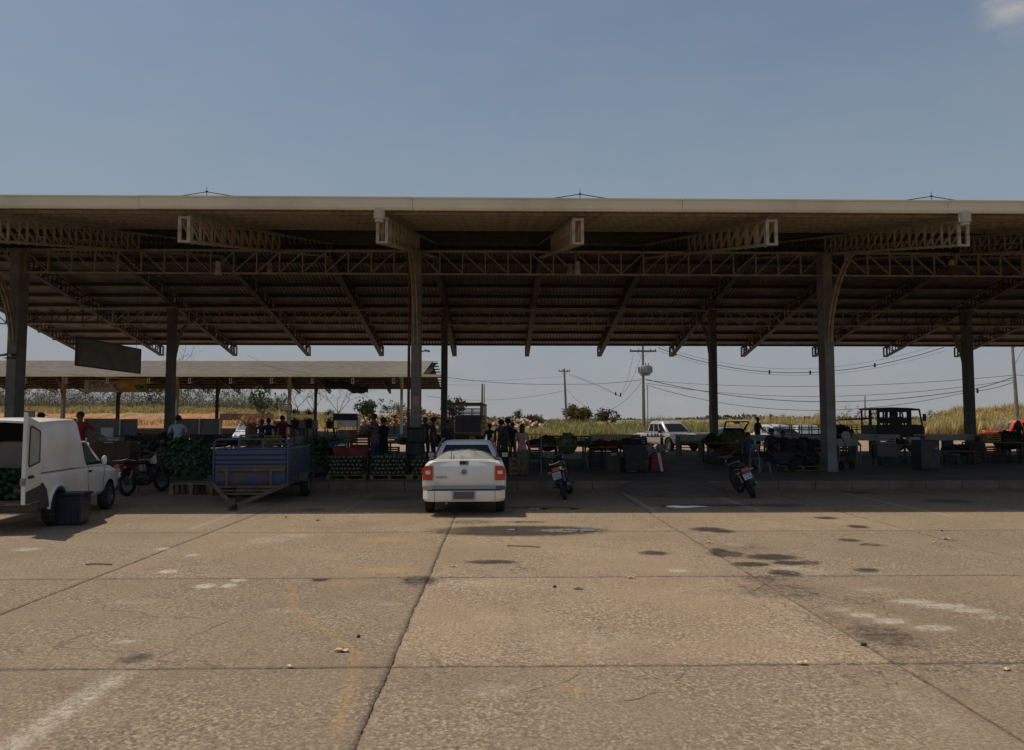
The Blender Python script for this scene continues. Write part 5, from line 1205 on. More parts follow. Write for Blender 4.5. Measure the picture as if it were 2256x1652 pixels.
def wire(label, pts, r=.022, group='cables strung between the poles', sag=0, dampers=()):
    P = []; 
    for (a, b, s) in pts:
        a, b = Vector(a), Vector(b); n = 14
        for k in range(n+1):
            u = k/n; p = a.lerp(b, u); p.z -= s*4*u*(1-u); P.append(p)
    mb = MB(); mb.tube(P, r*.72, 4)
    o0 = Vector(P[0]); o = mb.build('cable', wirem); tag(o, label, 'cable', group)
    for u in dampers:
        k = int(u*(len(P)-1)); m2 = MB(); m2.box(P[k]+Vector((0, 0, 0)), (.16, .10, .44)); m2.build('spacer', wirem, o)
    return o
A = lambda x, y, Y: at(x, y, Y)
wire('topmost cable sagging right from the transformer pole', [(A(1455, 762, 86), A(2060, 762, 72), 2.5), (A(2060, 762, 72), A(2240, 700, 70), .6)], .02)
wire('triple cable with spacers sagging right of the transformer pole', [(A(1450, 766, 86), A(2080, 765, 72), 2.75)], .05, dampers=(.08, .25, .44, .63, .82))
wire('thin cable sweeping just below the triple cable', [(A(1450, 772, 86), A(2085, 772, 72), 2.7)], .018)
wire('level cable from below the transformer to the right edge pole', [(A(1424, 838, 86), A(2236, 826, 70), .9), (A(2236, 826, 70), A(2300, 830, 70), 0)], .03)
wire('second level cable below the transformer', [(A(1424, 844, 86), A(2238, 836, 70), 1.6)], .03)
wire('thick drooping cable to the rear column and on to the right pole', [(A(1422, 835, 86), A(1565, 864, 84), .1), (A(1565, 864, 84), A(2140, 858, 72), 1.15), (A(2140, 858, 72), A(2234, 830, 70), .1)], .05)
wire('lowest cable sagging behind the right front column', [(A(1424, 848, 86), A(2140, 862, 72), 2.4), (A(2140, 862, 72), A(2236, 840, 70), .2)], .035, dampers=(.55, .62))
wire('long loose loop from the slim pole to the transformer pole', [(A(1249, 858, 96), A(1416, 838, 87), 3.2)], .028)
wire('cable with two spacers between the slim pole and the crossarm', [(A(1249, 822, 96), A(1365, 872, 92), -.2), (A(1365, 872, 92), A(1396, 778, 86), .8)], .022, dampers=(.45, .58))
wire('second cable rising to the crossarm', [(A(1252, 826, 96), A(1366, 874, 92), -.2), (A(1366, 874, 92), A(1412, 785, 86), .7)], .022)
wire('level cable passing left behind the middle column', [(A(930, 822, 100), A(1246, 846, 96), .5), (A(1246, 846, 96), A(1418, 836, 86), .2)], .04)
wire('thin upper cable left of the slim pole', [(A(1246, 828, 96), A(940, 838, 105), .3)], .02)
wire('lower cable left of the slim pole', [(A(1246, 860, 96), A(940, 872, 105), .9)], .03)
wire('thin cable behind the twin pipe pole', [(A(1062, 848, 88), A(930, 843, 92), .1), (A(930, 843, 92), A(560, 800, 78), .5)], .018)
wire('pale guy cable crossing the far roof on the left', [(A(0, 802, 75), A(330, 836, 76), .3)], .02)
wire('thin cable from the hanging board to the bare tree', [(A(545, 782, 60), A(700, 835, 80), .4)], .014)

# ------------------------------------------------------------ cars behind the market
def car(name, label, cat, loc, rz, paint, prof, ghl, wb, wr, L, W, wheels=True, bed=None, front=True, mirrors=True, group='vehicles parked behind the market', gl=glassm, rails=None, pillars=(.36, .64), rear=True):
    t = thing(name, label, cat, loc, rz, group); st = [(y, [(0, zb), (W*k*.92, zb), (W*k, zb+.12), (W*k*1.0, (zb+zt)/2), (W*k*.97, zt-.10), (W*k*.90, zt-.01), (0, zt+.01)]) for y, k, zb, zt in prof]
    mb = MB(); mb.loft(body_rings(st)); cuts = arch(wb[0], wr, wr*1.2, W)+arch(wb[1], wr, wr*1.2, W)
    if bed: q = MB(); q.box((0, (bed[0]+bed[1])/2, prof[1][3]-.05), (W*2-.22, bed[1]-bed[0], .8)); cuts.append(q)
    cut_body(mb.mesh('body', paint), paint, cuts, 'body', t)
    greenhouse(t, paint, None, *ghl, pillars=pillars, gl=gl, rear=rear)
    for s in (1, -1):
        wheel(t, (s*(W-.12), wb[0], wr), wr, .21, s); wheel(t, (s*(W-.12), wb[1], wr), wr, .21, s)
        z = prof[-2][3]-.12
        mb = MB(); mb.ball((s*(W-.28), prof[-1][0]-.07, z), (.19, .10, .09)); mb.build('headlight', clearlens, t, smooth=True)
        mb = MB(); mb.box((s*(W-.12), prof[0][0]+.03, .82), (.14, .10, .26)); mb.build('tail_light', redlens, t, bevel=.02)
        if mirrors: mb = MB(); mb.ball((s*(W+.10), ghl[0][2]-.55, ghl[0][0]+.05), (.13, .08, .10)); mb.bar((s*(W-.08), ghl[0][2]-.5, ghl[0][0]-.02), (s*(W+.05), ghl[0][2]-.54, ghl[0][0]+.02), .05); mb.build('mirror', mirrors if not isinstance(mirrors, bool) else paint, t, smooth=True)
        for yy in (.46, .70):
            y = ghl[0][1]+(ghl[0][2]-ghl[0][1])*yy-.45; mb = MB(); mb.box((s*W*.985, y, ghl[0][0]-.12), (.04, .16, .035)); mb.build('door_handle', chrome, t, bevel=.008)
    f = prof[-1][0]; mb = MB(); mb.box((0, f-.02, prof[-1][3]-.14), (W*1.05, .08, .16)); mb.build('grille', blackp, t, bevel=.02)
    mb = MB(); mb.box((0, f-.03, prof[-1][2]+.14), (W*1.7, .14, .20)); mb.build('front_bumper', blackp if front == 'dark' else paint, t, bevel=.04)
    mb = MB(); mb.box((0, (wb[0]+wb[1])/2, wr+.02), (W*1.5, L*.8, .12)); mb.build('underbody', blackp, t)
    return t
# silver pickup seen from its left side, facing left
paint_s = mat('pickup_beige_silver', (.44, .40, .35), (.40, .36, .30), 2, .32, .3, coat=.5)
P_pick = [(0, .92, .50, 1.02), (.12, 1, .45, 1.05), (2.2, 1, .40, 1.05), (3.9, 1, .40, 1.08), (4.4, .98, .42, 1.03), (5.0, .93, .45, .92), (5.15, .84, .50, .80)]
c = gx(1436, 48.5); car('pickup_truck', 'beige silver pickup side on in the sun behind the benches', 'pickup truck', (c+4.2, 49.5, 0), R(84), paint_s, P_pick, ((1.04, 1.75, 3.95, .80), (1.58, 1.95, 3.05, .64), 1.68), (1.15, 4.2), .38, 5.1, .90, bed=(.15, 1.6), pillars=())
# dark-shadowed pickup seen from the front
paint_g = mat('pickup_grey_paint', (.50, .49, .50), (.40, .38, .36), 2, .3, .2, coat=.6)
c = gx(1522, 43); car('pickup_truck', 'grey double cab pickup facing us, in the shade beside the beige one', 'pickup truck', (c-1.55, 47.9, 0), R(197), paint_g, P_pick, ((1.10, 1.35, 3.95, .82), (1.66, 1.5, 3.1, .68), 1.80), (1.1, 4.2), .39, 5.1, .93, bed=(.12, 1.2), mirrors=blackp)
# hatchback with open tailgate, seen from behind
P_hat = [(0, .90, .40, .86), (.10, .97, .34, .90), (1.2, 1, .30, .92), (2.7, 1, .30, .94), (3.3, .98, .32, .90), (3.75, .90, .36, .76), (3.85, .8, .42, .66)]
c = gx(1621, 39.3)
hb = car('hatchback_car', 'dark hatchback with its tailgate raised, boot piled with greens', 'car', (c, 39.3, .0), R(-3), mat('car_dark_paint', (.03, .028, .03), None, 4, .25, coat=1), P_hat, ((.90, .10, 2.95, .73), (1.36, .42, 2.05, .58), 1.44), (.62, 3.05), .29, 3.85, .80, rear=False)
hb.location.z = 0.0
tg = bpy.data.objects.new('tailgate', None); COL.objects.link(tg); tg.parent = hb; tg.location = (0, .42, 1.26)
mb = MB()
pts = [(-.52, 0, .0), (.52, 0, .0), (.60, -.62, .46), (.54, -.70, .50), (-.54, -.70, .50), (-.60, -.62, .46)]
ring = [Vector(p) for p in pts]; k = len(ring)
for i in range(k): mb.bar(ring[i], ring[(i+1) % k], .10, .07)
mb.build('tailgate_frame', MATS['car_dark_paint'], tg, bevel=.015)
mb = MB(); mb.box((0, -.67, .44), (.28, .05, .10)); mb.build('wiper_housing', blackp, tg, bevel=.02)
for s in (1, -1): mb = MB(); mb.cyl((s*.56, -.42, .30), (s*.60, .0, -.30), .014, 6); mb.build('gas_strut', blackp, tg)
# white cars
P_suv = [(0, .9, .45, .98), (.12, 1, .38, 1.02), (1.5, 1, .34, 1.03), (3.1, 1, .34, 1.04), (3.7, .98, .36, .99), (4.25, .92, .40, .86), (4.4, .82, .46, .74)]
pw = mat('white_sedan_paint', (.62, .63, .65), (.55, .55, .56), 2, .3, coat=.8)
c = gx(1713, 41.7); w1 = car('parked_car', 'white car with roof rails facing us behind the standing man', 'car', (c+.5, 46.2, 0), R(192), pw, P_suv, ((1.04, .55, 3.25, .80), (1.50, .95, 2.35, .62), 1.60), (.8, 3.45), .32, 4.4, .88, gl=mat('windscreen_grey', (.10, .11, .13), None, 4, .2, spec=.2), mirrors=pw)
for s in (1, -1): mb = MB(); mb.tube([(s*.60, .9, 1.55), (s*.60, 1.1, 1.66), (s*.60, 2.1, 1.66), (s*.60, 2.4, 1.52)], .022, 6); mb.build('roof_rail', blackp, w1)
c = gx(1795, 42.6); w2 = car('parked_car', 'pale silver car half hidden by the right front column', 'car', (c+.9, 47.0, 0), R(168), silver, P_suv, ((1.04, .55, 3.25, .80), (1.50, .95, 2.35, .62), 1.58), (.8, 3.45), .32, 4.4, .88, gl=glassl, mirrors=silver)
# red pickup
pr = mat('orange_red_paint', (.62, .075, .025), (.52, .06, .02), 2, .3, coat=.6)
c = gx(2258, 50); rp_ = car('pickup_truck', 'bright orange red double cab pickup at the right edge', 'pickup truck', (c-2.0, 51.6, 0), R(-118), pr, [(0, .92, .55, 1.10), (.12, 1, .50, 1.13), (2.2, 1, .45, 1.13), (3.9, 1, .45, 1.15), (4.4, .98, .47, 1.10), (5.0, .93, .5, .98), (5.15, .84, .55, .85)], ((1.12, 1.5, 4.0, .82), (1.72, 1.75, 3.2, .68), 1.86), (1.1, 4.25), .40, 5.1, .93, bed=(.15, 1.35), mirrors=chrome)
mb = MB()
for s in (1, -1): mb.tube([(s*.78, .9, 1.12), (s*.70, 1.25, 1.70), (s*.68, 1.38, 1.74)], .035, 8)
mb.tube([(-.70, 1.3, 1.72), (.70, 1.3, 1.72)], .035, 8); mb.build('roll_bar', chrome, rp_, smooth=True)
# white van seen past the left pallets
c = gx(522, 52.5); vv = car('parked_van', 'small white van facing us between the left stalls', 'van', (c+.1, 57, 0), R(184), pw, P_suv, ((1.06, .3, 3.5, .80), (1.72, .45, 2.85, .68), 1.84), (.8, 3.45), .32, 4.4, .86, gl=mat('windscreen_pale', (.22, .25, .26), None, 4, .15), mirrors=False)

# stake truck seen from behind, stacked crates on its bed
t = thing('stake_truck', 'old truck from behind with tall wooden stake body, beside the middle columns', 'truck', (gx(1018, 44.8), 44.9, 0), R(-3), 'vehicles parked behind the market')
mb = MB(); mb.box((0, 2.3, .95), (2.3, 4.8, .16)); mb.build('deck', oldwood, t)
for s in (1, -1):
    for y in (0, 1.5, 3.0, 4.6): mb = MB(); mb.box((s*1.14, y, 1.95), (.09, .09, 1.95)); mb.build('stake', wood, t)
    for z in (1.2, 1.5, 1.8): mb = MB(); mb.box((s*1.14, 2.3, z), (.04, 4.7, .13)); mb.build('side_slat', oldwood, t)
mb = MB(); mb.box((0, 0, 2.84), (2.38, .10, .13)); mb.build('top_beam', wood, t)
mb = MB(); mb.box((0, 4.7, 2.84), (2.38, .10, .13)); mb.build('top_beam', wood, t)
for s in (1, -1):
    for y in (.3, 3.9): wheel(t, (s*.95, y, .42), .42, .3, s, 'steel')
mb = MB(); mb.box((0, 2.4, .72), (.9, 5.2, .3)); mb.build('chassis', blackp, t)
mb = MB(); mb.box((0, 5.6, 1.45), (2.0, 1.5, 1.5)); mb.build('cab', mat('truck_cab_blue', (.05, .07, .10), None, 4, .5), t, bevel=.12)
crb = mat('crate_dark_blue', (.05, .07, .11), (.08, .09, .11), 6, .6)
def crate_mesh(w_=.56, d=.38, h=.30, name='crate', m=None):
    mb = MB(); mb.box((0, 0, .012), (w_, d, .02))
    for s in (1, -1):
        for k in range(4):
            z = .035+k*(h-.05)/3.2; mb.box((0, s*(d/2-.01), z+.02), (w_, .016, h/7)); mb.box((s*(w_/2-.01), 0, z+.02), (.016, d-.03, h/7))
        mb.box((s*(w_/2-.02), d/2-.012, h/2), (.04, .024, h)); mb.box((s*(w_/2-.02), -d/2+.012, h/2), (.04, .024, h))
    return mb.mesh(name, m)
cm_ = crate_mesh(m=crb)
n = 0
for i in range(4):
    for k in range(5):
        o = inst('crate', cm_, None, (t.location.x-.86+i*.585, 44.95+.06*random.random(), 1.035+k*.305)); o.scale = (1.0, 1, 1)
        tag(o, ['leftmost', 'second', 'third', 'rightmost'][i]+' column of crates on the stake truck, '+['bottom', 'second', 'middle', 'fourth', 'top'][k]+' crate', 'crate', 'crates stacked on the stake truck')
# old flatbed lorry with cab at right, in side view
t = thing('flatbed_lorry', 'old dark lorry side on with glazed cab to the right and long railed bed', 'lorry', (gx(1962, 41.5), 43.6, .0), 0, 'vehicles parked behind the market')
dk = mat('lorry_dark', (.022, .021, .022), (.04, .035, .03), 5, .6)
def LX(x): return gx(x, 41.5)-t.location.x
def LZ(y): return at(1990, y, 41.5).z
x0, x1 = LX(1936), LX(2044)
mb = MB(); mb.box(((LX(1936)+LX(2040))/2, -.9, (LZ(936)+LZ(963))/2), (LX(2040)-LX(1936), 1.9, LZ(936)-LZ(963))); mb.build('cab_lower', dk, t, bevel=.06)
mb = MB(); mb.prism([(LX(2030), LZ(966)), (LX(2044), LZ(966)), (LX(2044), LZ(941)), (LX(2040), LZ(937)), (LX(2030), LZ(935))], 'y', -1.8, 0); mb.build('bonnet', dk, t, bevel=.05)
mb = MB(); mb.prism([(LX(1933), LZ(900.5)), (LX(1934), LZ(898.5)), (LX(1965), LZ(897)), (LX(2006), LZ(898)), (LX(2032), LZ(900.5)), (LX(2033), LZ(904)), (LX(1936), LZ(902.5))], 'y', -1.9, .05); mb.build('roof', dk, t)
for y in (-1.86, -.02):
    for xa, xb, nm in ((1937, 1940, 'pillar'), (1955, 1961, 'pillar'), (1976, 1980, 'pillar'), (1987, 1990, 'pillar'), (2003, 2013, 'pillar')):
        mb = MB(); mb.box(((LX(xa)+LX(xb))/2, y, (LZ(903)+LZ(936))/2), (LX(xb)-LX(xa), .07, LZ(903)-LZ(937))); mb.build(nm, dk, t)
    mb = MB(); mb.bar((LX(2031), y, LZ(902)), (LX(2037), y, LZ(937)), .07); mb.build('windscreen_pillar', dk, t)
for xa, xb, y0_, y1_ in ((1940, 1955, 912, 924), (1961, 1976, 908, 921), (1980, 1987, 908, 921), (1990, 2003, 908, 921), (2013, 2031, 906, 930)):
    pass
mb = MB(); mb.box((LX(1975), -1.86, LZ(926.5)), (LX(2013)-LX(1938), .05, LZ(921)-LZ(933))); mb.box((LX(1975), -1.86, LZ(905.5)), (LX(2013)-LX(1938), .05, LZ(903)-LZ(908))); mb.build('side_panel', dk, t)
mb = MB(); mb.box(((LX(2040)), -1.95, LZ(919.5)), (.16, .10, .42)); mb.bar((LX(2036), -1.85, LZ(926)), (LX(2039), -1.95, LZ(927)), .03); mb.build('mirror', dk, t, bevel=.03)
mb = MB(); mb.box((LX(1998), -.9, 1.75), (.5, .5, .6)); mb.ball((LX(1998), -.9, 2.18), (.16, .15, .19)); mb.build('seat_back', blackp, t, smooth=True)
for s, y in ((-1, -1.75), (1, -.1)):
    for x in (2018, 1800, 1762):
        w_ = bpy.data.objects.new('wheel', None); COL.objects.link(w_); w_.parent = t; w_.location = (LX(x), y, .45); w_.rotation_euler = (0, 0, -s*PI/2+PI)
        mb = MB(); mb.lathe([(.28, -.13), (.42, -.13), (.45, -.06), (.45, .06), (.42, .13), (.28, .13)], ax='x', n=20, ring=True); mb.build('tyre', tyre, w_, smooth=True); mb = MB(); mb.lathe([(.28, -.10), (.22, -.04), (.08, -.04)], ax='x', n=16); mb.build('rim', alloy, w_)
xa, xb = LX(1745), LX(1930)
mb = MB(); mb.box(((xa+xb)/2, -.9, .98), (xb-xa, 1.8, .14)); mb.build('bed', oldwood, t)
for y in (-1.78, -.05):
    for k in range(9): mb = MB(); mb.box((xa+.1+k*(xb-xa-.2)/8, y, 1.28), (.05, .04, .55)); mb.build('bed_post', rust, t)
    for z in (1.30, 1.43, 1.56): mb = MB(); mb.box(((xa+xb)/2, y, z), (xb-xa, .03, .035)); mb.build('bed_rail', rust, t)
mb = MB()
for k in range(4): mb.bar((LX(1860), -1.6+k*.35, LZ(924+k*.6)), (LX(1937), -1.6+k*.35, LZ(919.5+k*1.4)), .035)
mb.bar((LX(1907), -1.85, LZ(921)), (LX(1936), -1.85, LZ(908)), .03)
mb.build('loose_pole', rust, t)
# ------------------------------------------------------------ people
def person(label, loc, rz, h=1.7, shirt=(.2, .2, .2), legs=(.05, .06, .1), arms=('down', 'down'), sit=False, hat=None, hair='short', sleeves=True, shorts=False, female=False, bend=0, pattern=None, skin=None, step=.0, look=0):
    s = h/1.72; V = []; E = []; Rd = []
    def v(p, r, par=None):
        V.append(Vector(p)*s); Rd.append(r*s); i = len(V)-1
        if par is not None: E.append((par, i))
        return i
    hip = .93 if not sit else .50; sw = .165 if female else .195; q = bend
    pel = v((0, 0, hip), .125)
    sp1 = v((0, q*.25, hip+.16), .118 if not female else .105, pel); ch = v((0, q*.6, hip+.36), .135, sp1); up = v((0, q*.8, hip+.47), .10, ch)
    nk = v((0, q*.95, hip+.545), .055, up); h0 = v((0, q*1.05+.015, hip+.62), .068, nk); h1 = v((look*.01, q*1.1+.02, hip+.69), .090, h0); h2 = v((0, q*1.1+.005, hip+.755), .062, h1)
    hands = []
    for k, sd in ((0, -1), (1, 1)):
        a = arms[k]; sh = v((sd*sw, q*.75, hip+.46), .058, up); S = Vector((sd*sw, q*.75, hip+.46))
        if a == 'down': el, wr = S+Vector((sd*.055, -.02, -.27)), S+Vector((sd*.07, .04, -.51))
        elif a == 'fwd': el, wr = S+Vector((sd*.05, .08, -.26)), S+Vector((-sd*.02, .30, -.33))
        elif a == 'reach': el, wr = S+Vector((sd*.06, .18, -.20)), S+Vector((sd*.02, .42, -.26))
        elif a == 'hip': el, wr = S+Vector((sd*.20, -.06, -.22)), S+Vector((sd*.02, .04, -.40))
        else: el, wr = S+Vector((sd*.24, .05, -.10)), S+Vector((sd*.42, .16, -.18))
        e = v(el, .043, sh); w_ = v(wr, .029, e); d = (wr-el).normalized(); hd = v(wr+d*.07, .034, w_); hands.append((wr+d*.08, d, sd))
    for k, sd in ((0, -1), (1, 1)):
        st = step*sd
        hj = v((sd*.095, 0, hip-.05), .095, pel)
        if sit: kn = v((sd*.12, .42, hip-.02), .062, hj); an = v((sd*.12, .44, .10), .042, kn); to = v((sd*.13, .58, .045), .038, an)
        else: kn = v((sd*.105, .03+st*.5, .50), .064, hj); an = v((sd*.11, -.01+st, .09), .042, kn); to = v((sd*.125, .14+st, .04), .036, an)
    me = bpy.data.meshes.new('p'); me.from_pydata(V, E, []); o = bpy.data.objects.new('p', me); COL.objects.link(o)
    m = o.modifiers.new('skin', 'SKIN'); m.use_smooth_shade = True; m2 = o.modifiers.new('sub', 'SUBSURF'); m2.levels = 1; m2.render_levels = 1
    for i, r in enumerate(Rd): me.skin_vertices[0].data[i].radius = (r, r)
    me.skin_vertices[0].data[0].use_root = True
    bpy.context.view_layer.update(); ev = bpy.data.meshes.new_from_object(o.evaluated_get(bpy.context.evaluated_depsgraph_get())); bpy.data.objects.remove(o)
    bm = bmesh.new(); bm.from_mesh(ev)
    # fingers and face joined into the same body
    fb = MB()
    for c, d, sd in hands:
        c = c*s; sidev = d.cross(Vector((0, 1, 0))); sidev = sidev.normalized() if sidev.length > .1 else Vector((1, 0, 0)); cu = d.cross(sidev).normalized()
        for j, ln in enumerate((.066, .076, .071, .056)):
            b0 = c+sidev*(j-1.5)*.017*s; fb.tube([b0, b0+d*ln*.5*s, b0+(d*ln+cu*.014)*s], [.0085*s, .0078*s, .006*s], 5)
        b0 = c-d*.035*s-sidev*.03*s*sd; fb.tube([b0, b0+(d*.03-sidev*.022*sd)*s, b0+(d*.055-sidev*.018*sd)*s], [.0095*s, .009*s, .007*s], 5)
    hc = Vector((0, q*1.1+.02, hip+.685))*s
    fb.ball(hc+Vector((0, .098, -.005))*s, (.013*s, .022*s, .026*s), 6, 5)
    for sd in (1, -1): fb.ball(hc+Vector((sd*.088, -.005, .0))*s, (.014*s, .022*s, .032*s), 6, 5)
    nb = len(bm.faces); tm = fb.mesh('t', skinm, True); bm.from_mesh(tm); bpy.data.meshes.remove(tm)
    bm.to_mesh(ev); bm.free(); ev.materials.clear()
    key = str(tuple(round(x, 2) for x in shirt)); ms = mat('shirt_'+key, shirt, pattern or tuple(x*.75 for x in shirt), 14 if pattern else 5, .85, sharp=(.45, .55) if pattern else (.35, .65)); key2 = str(tuple(round(x, 2) for x in legs)); ml = mat('cloth_'+key2, legs, tuple(x*.6 for x in legs), 12, .85)
    for mm_ in (skin or skinm, ms, ml, mat('shoe_dark', (.03, .025, .02), None, 4, .6), hairm, mat('eye_white', (.4, .38, .36), None, 4, .3)): ev.materials.append(mm_)
    mi = np.zeros(len(ev.polygons), np.int32)
    for k, p in enumerate(ev.polygons):
        c = p.center/s
        if k >= nb: mi[k] = 0; continue
        ax = abs(c.x); idx = 0
        if c.z > hip+.535: idx = 0
        elif c.z > hip-.02 and ax < sw+.02: idx = 1
        elif ax >= sw+.0 and c.z > hip+.18 and not sit or (sit and ax > sw-.01 and c.z > hip+.16): idx = 1 if (c.z > hip+.29 or sleeves == 'long') else 0
        elif ax >= sw-.01 and c.z > hip-.25 and not sit: idx = 1 if sleeves == 'long' and c.z > hip+.02 else 0
        elif ax >= sw+.01 and sit and c.z > hip+.0: idx = 0
        else: idx = 2
        if idx == 2 and shorts and c.z < .44: idx = 0
        if c.z < .075 and not shorts: idx = 3
        mi[k] = idx
    # hands below the waist stay skin
    ev.polygons.foreach_set('material_index', mi); ev.shade_smooth(); ev.name = 'person'
    t = bpy.data.objects.new('person', ev); COL.objects.link(t); t.location = loc; t.rotation_euler = (0, 0, rz); tag(t, label, 'person')
    mb = MB()
    mb.ball(hc+Vector((0, -.022, .030))*s, (.092*s, .098*s, .088*s), 12, 8)
    if hair == 'long': mb.ball(hc+Vector((0, -.075, -.08))*s, (.088*s, .05*s, .17*s), 10, 8)
    if hair == 'curly':
        rr = random.Random(1)
        for k in range(26): a, b = rr.uniform(0, 2*PI), rr.uniform(-.3, 1.5); mb.ball(hc+Vector((math.cos(a)*math.cos(b)*.10, math.sin(a)*math.cos(b)*.10-.03, math.sin(b)*.10+.03))*s, .035*s, 6, 5)
    mb.build('hair', hairm, t, smooth=True)
    mb = MB(); mb.ball(hc+Vector((.032, .083, .012))*s, (.011*s, .006*s, .007*s), 6, 4); mb.ball(hc+Vector((-.032, .083, .012))*s, (.011*s, .006*s, .007*s), 6, 4); mb.build('eyes', MATS['eye_white'], t)
    mb = MB(); mb.ball(hc+Vector((0, .084, -.045))*s, (.024*s, .006*s, .006*s), 8, 4); mb.build('mouth', mat('lips', (.12, .04, .03), None, 4, .5), t)
    if hat:
        mb = MB(); mb.ball(hc+Vector((0, -.012, .055))*s, (.10*s, .108*s, .075*s), 12, 8)
        if hat == 'cap': mb.box(hc+Vector((0, .145, .045))*s, (.13*s, .12*s, .012*s))
        else: mb.lathe([(.10*s, 0), (.19*s, -.012*s), (.19*s, -.004*s), (.10*s, .01*s)], hc+Vector((0, -.01, .045))*s, 'z', 16)
        mb.build('hat', mat('hat_black', (.015, .015, .016), None, 4, .8), t, smooth=True)
    return t
def at_floor(x, Y, z=FLOOR): return (gx(x, Y), Y, z)
person('tall man in a red shirt standing behind the white van', at_floor(177, 20.3), PI, 1.86, (.26, .02, .026), (.03, .03, .035), ('hip', 'down'), hair='short')
person('person in a dark broad hat whose head shows over the van roof', at_floor(91, 23.8), PI-.3, 1.86, (.04, .04, .045), hat='brim')
person('man in a pale blue t-shirt bending over the green heap, seen from behind', at_floor(393, 22.4), .5, 1.78, (.42, .50, .55), (.03, .045, .03), ('fwd', 'fwd'), bend=.06)
person('broad man in a dark red shirt behind the blue trailer, back turned', at_floor(622, 27.2), -.15, 1.80, (.10, .012, .014), (.03, .03, .04), ('down', 'out'))
person('man in a dark purple shirt left of the dark red shirted man', at_floor(592, 28), .2, 1.70, (.05, .025, .085), (.03, .03, .04))
person('person half hidden left of the purple shirted man', at_floor(577, 29.5), PI, 1.66, (.06, .07, .08))
person('man in a checked shirt and jeans reaching left over the pineapple pallets', at_floor(827, 21.9), 1.25, 1.82, (.17, .10, .085), (.03, .045, .09), ('reach', 'reach'), pattern=(.06, .04, .05), sleeves='long', bend=.04)
person('man in a black shirt just behind the checked shirt man', at_floor(845, 22.9), 1.0, 1.72, (.018, .016, .018), (.02, .03, .06), ('down', 'fwd'))
person('man in a peaked cap beside the middle column, facing right', at_floor(954, 25.2), -1.35, 1.72, (.06, .05, .05), hat='cap', arms=('fwd', 'down'))
person('dark figure between the column and the man in the cap', at_floor(937, 26.5), PI, 1.74, (.05, .045, .04), arms=('hip', 'down'))
person('young woman with long hair behind the pickup cab', at_floor(987, 24.3), PI-.2, 1.62, (.055, .04, .045), hair='long', female=True)
person('short dark haired person left of the group behind the pickup', at_floor(1079, 26.5), .3, 1.50, (.04, .045, .06))
person('curly haired person in a blue shirt in the group right of the pickup', at_floor(1104, 25.8), .1, 1.62, (.05, .08, .20), hair='curly')
person('person behind the curly haired one, in a dark leafy shirt', at_floor(1119, 27.2), -.4, 1.66, (.045, .06, .035), hair='curly', pattern=(.02, .025, .02))
person('dark haired person at the right of the group, in black', at_floor(1129, 26.4), -.6, 1.56, (.03, .028, .03), hair='short')
person('person in a dark green patterned shirt and dark jeans left of the pink topped woman', at_floor(1111, 22.6), -.2, 1.40, (.04, .05, .022), (.02, .025, .04), female=True, pattern=(.018, .022, .018), hair='long')
person('woman in a pink top and flowered shorts with long hair, seen from behind', at_floor(1150, 21.7), -.15, 1.52, (.42, .25, .25), (.16, .17, .10), ('down', 'down'), hair='long', female=True, shorts=True)
person('lone man standing before the white car with roof rails', at_floor(1669, 36.6), PI+.7, 1.78, (.03, .03, .034), (.03, .03, .034), ('fwd', 'down'))
person('seated man in a dark hat behind the rightmost motorcycle', at_floor(1699, 26.2), PI, 1.78, (.03, .026, .03), sit=True, hat='brim')
person('seated person with bowed head right of the seated man in the hat', at_floor(1724, 27.3), PI-.4, 1.66, (.03, .028, .04), sit=True)
person('seated person in a blue shirt left of the seated man in the hat', at_floor(1647, 25.6), PI+.3, 1.62, (.045, .07, .15), sit=True)
person('person whose dark head shows before the red pickup', at_floor(2243, 34.5), PI, 1.62, (.03, .03, .03))
# seats for the seated people
def stool(x, Y, label, m):
    t = thing('plastic_stool', label, 'stool', at_floor(x, Y), random.uniform(-.3, .3), 'stools and chairs on the market floor')
    mb = MB(); mb.box((0, 0, .445), (.36, .36, .03)); mb.build('seat', m, t, bevel=.01)
    for a in (-1, 1):
        for b in (-1, 1): mb = MB(); mb.bar((a*.14, b*.14, .43), (a*.18, b*.18, 0), .035); mb.build('leg', m, t)
stool(1699, 26.35, 'dark stool under the seated man in the hat', blackp); stool(1724, 27.4, 'dark stool under the bowed seated person', darkp); stool(1647, 25.75, 'dark stool under the blue shirted seated person', blackp)

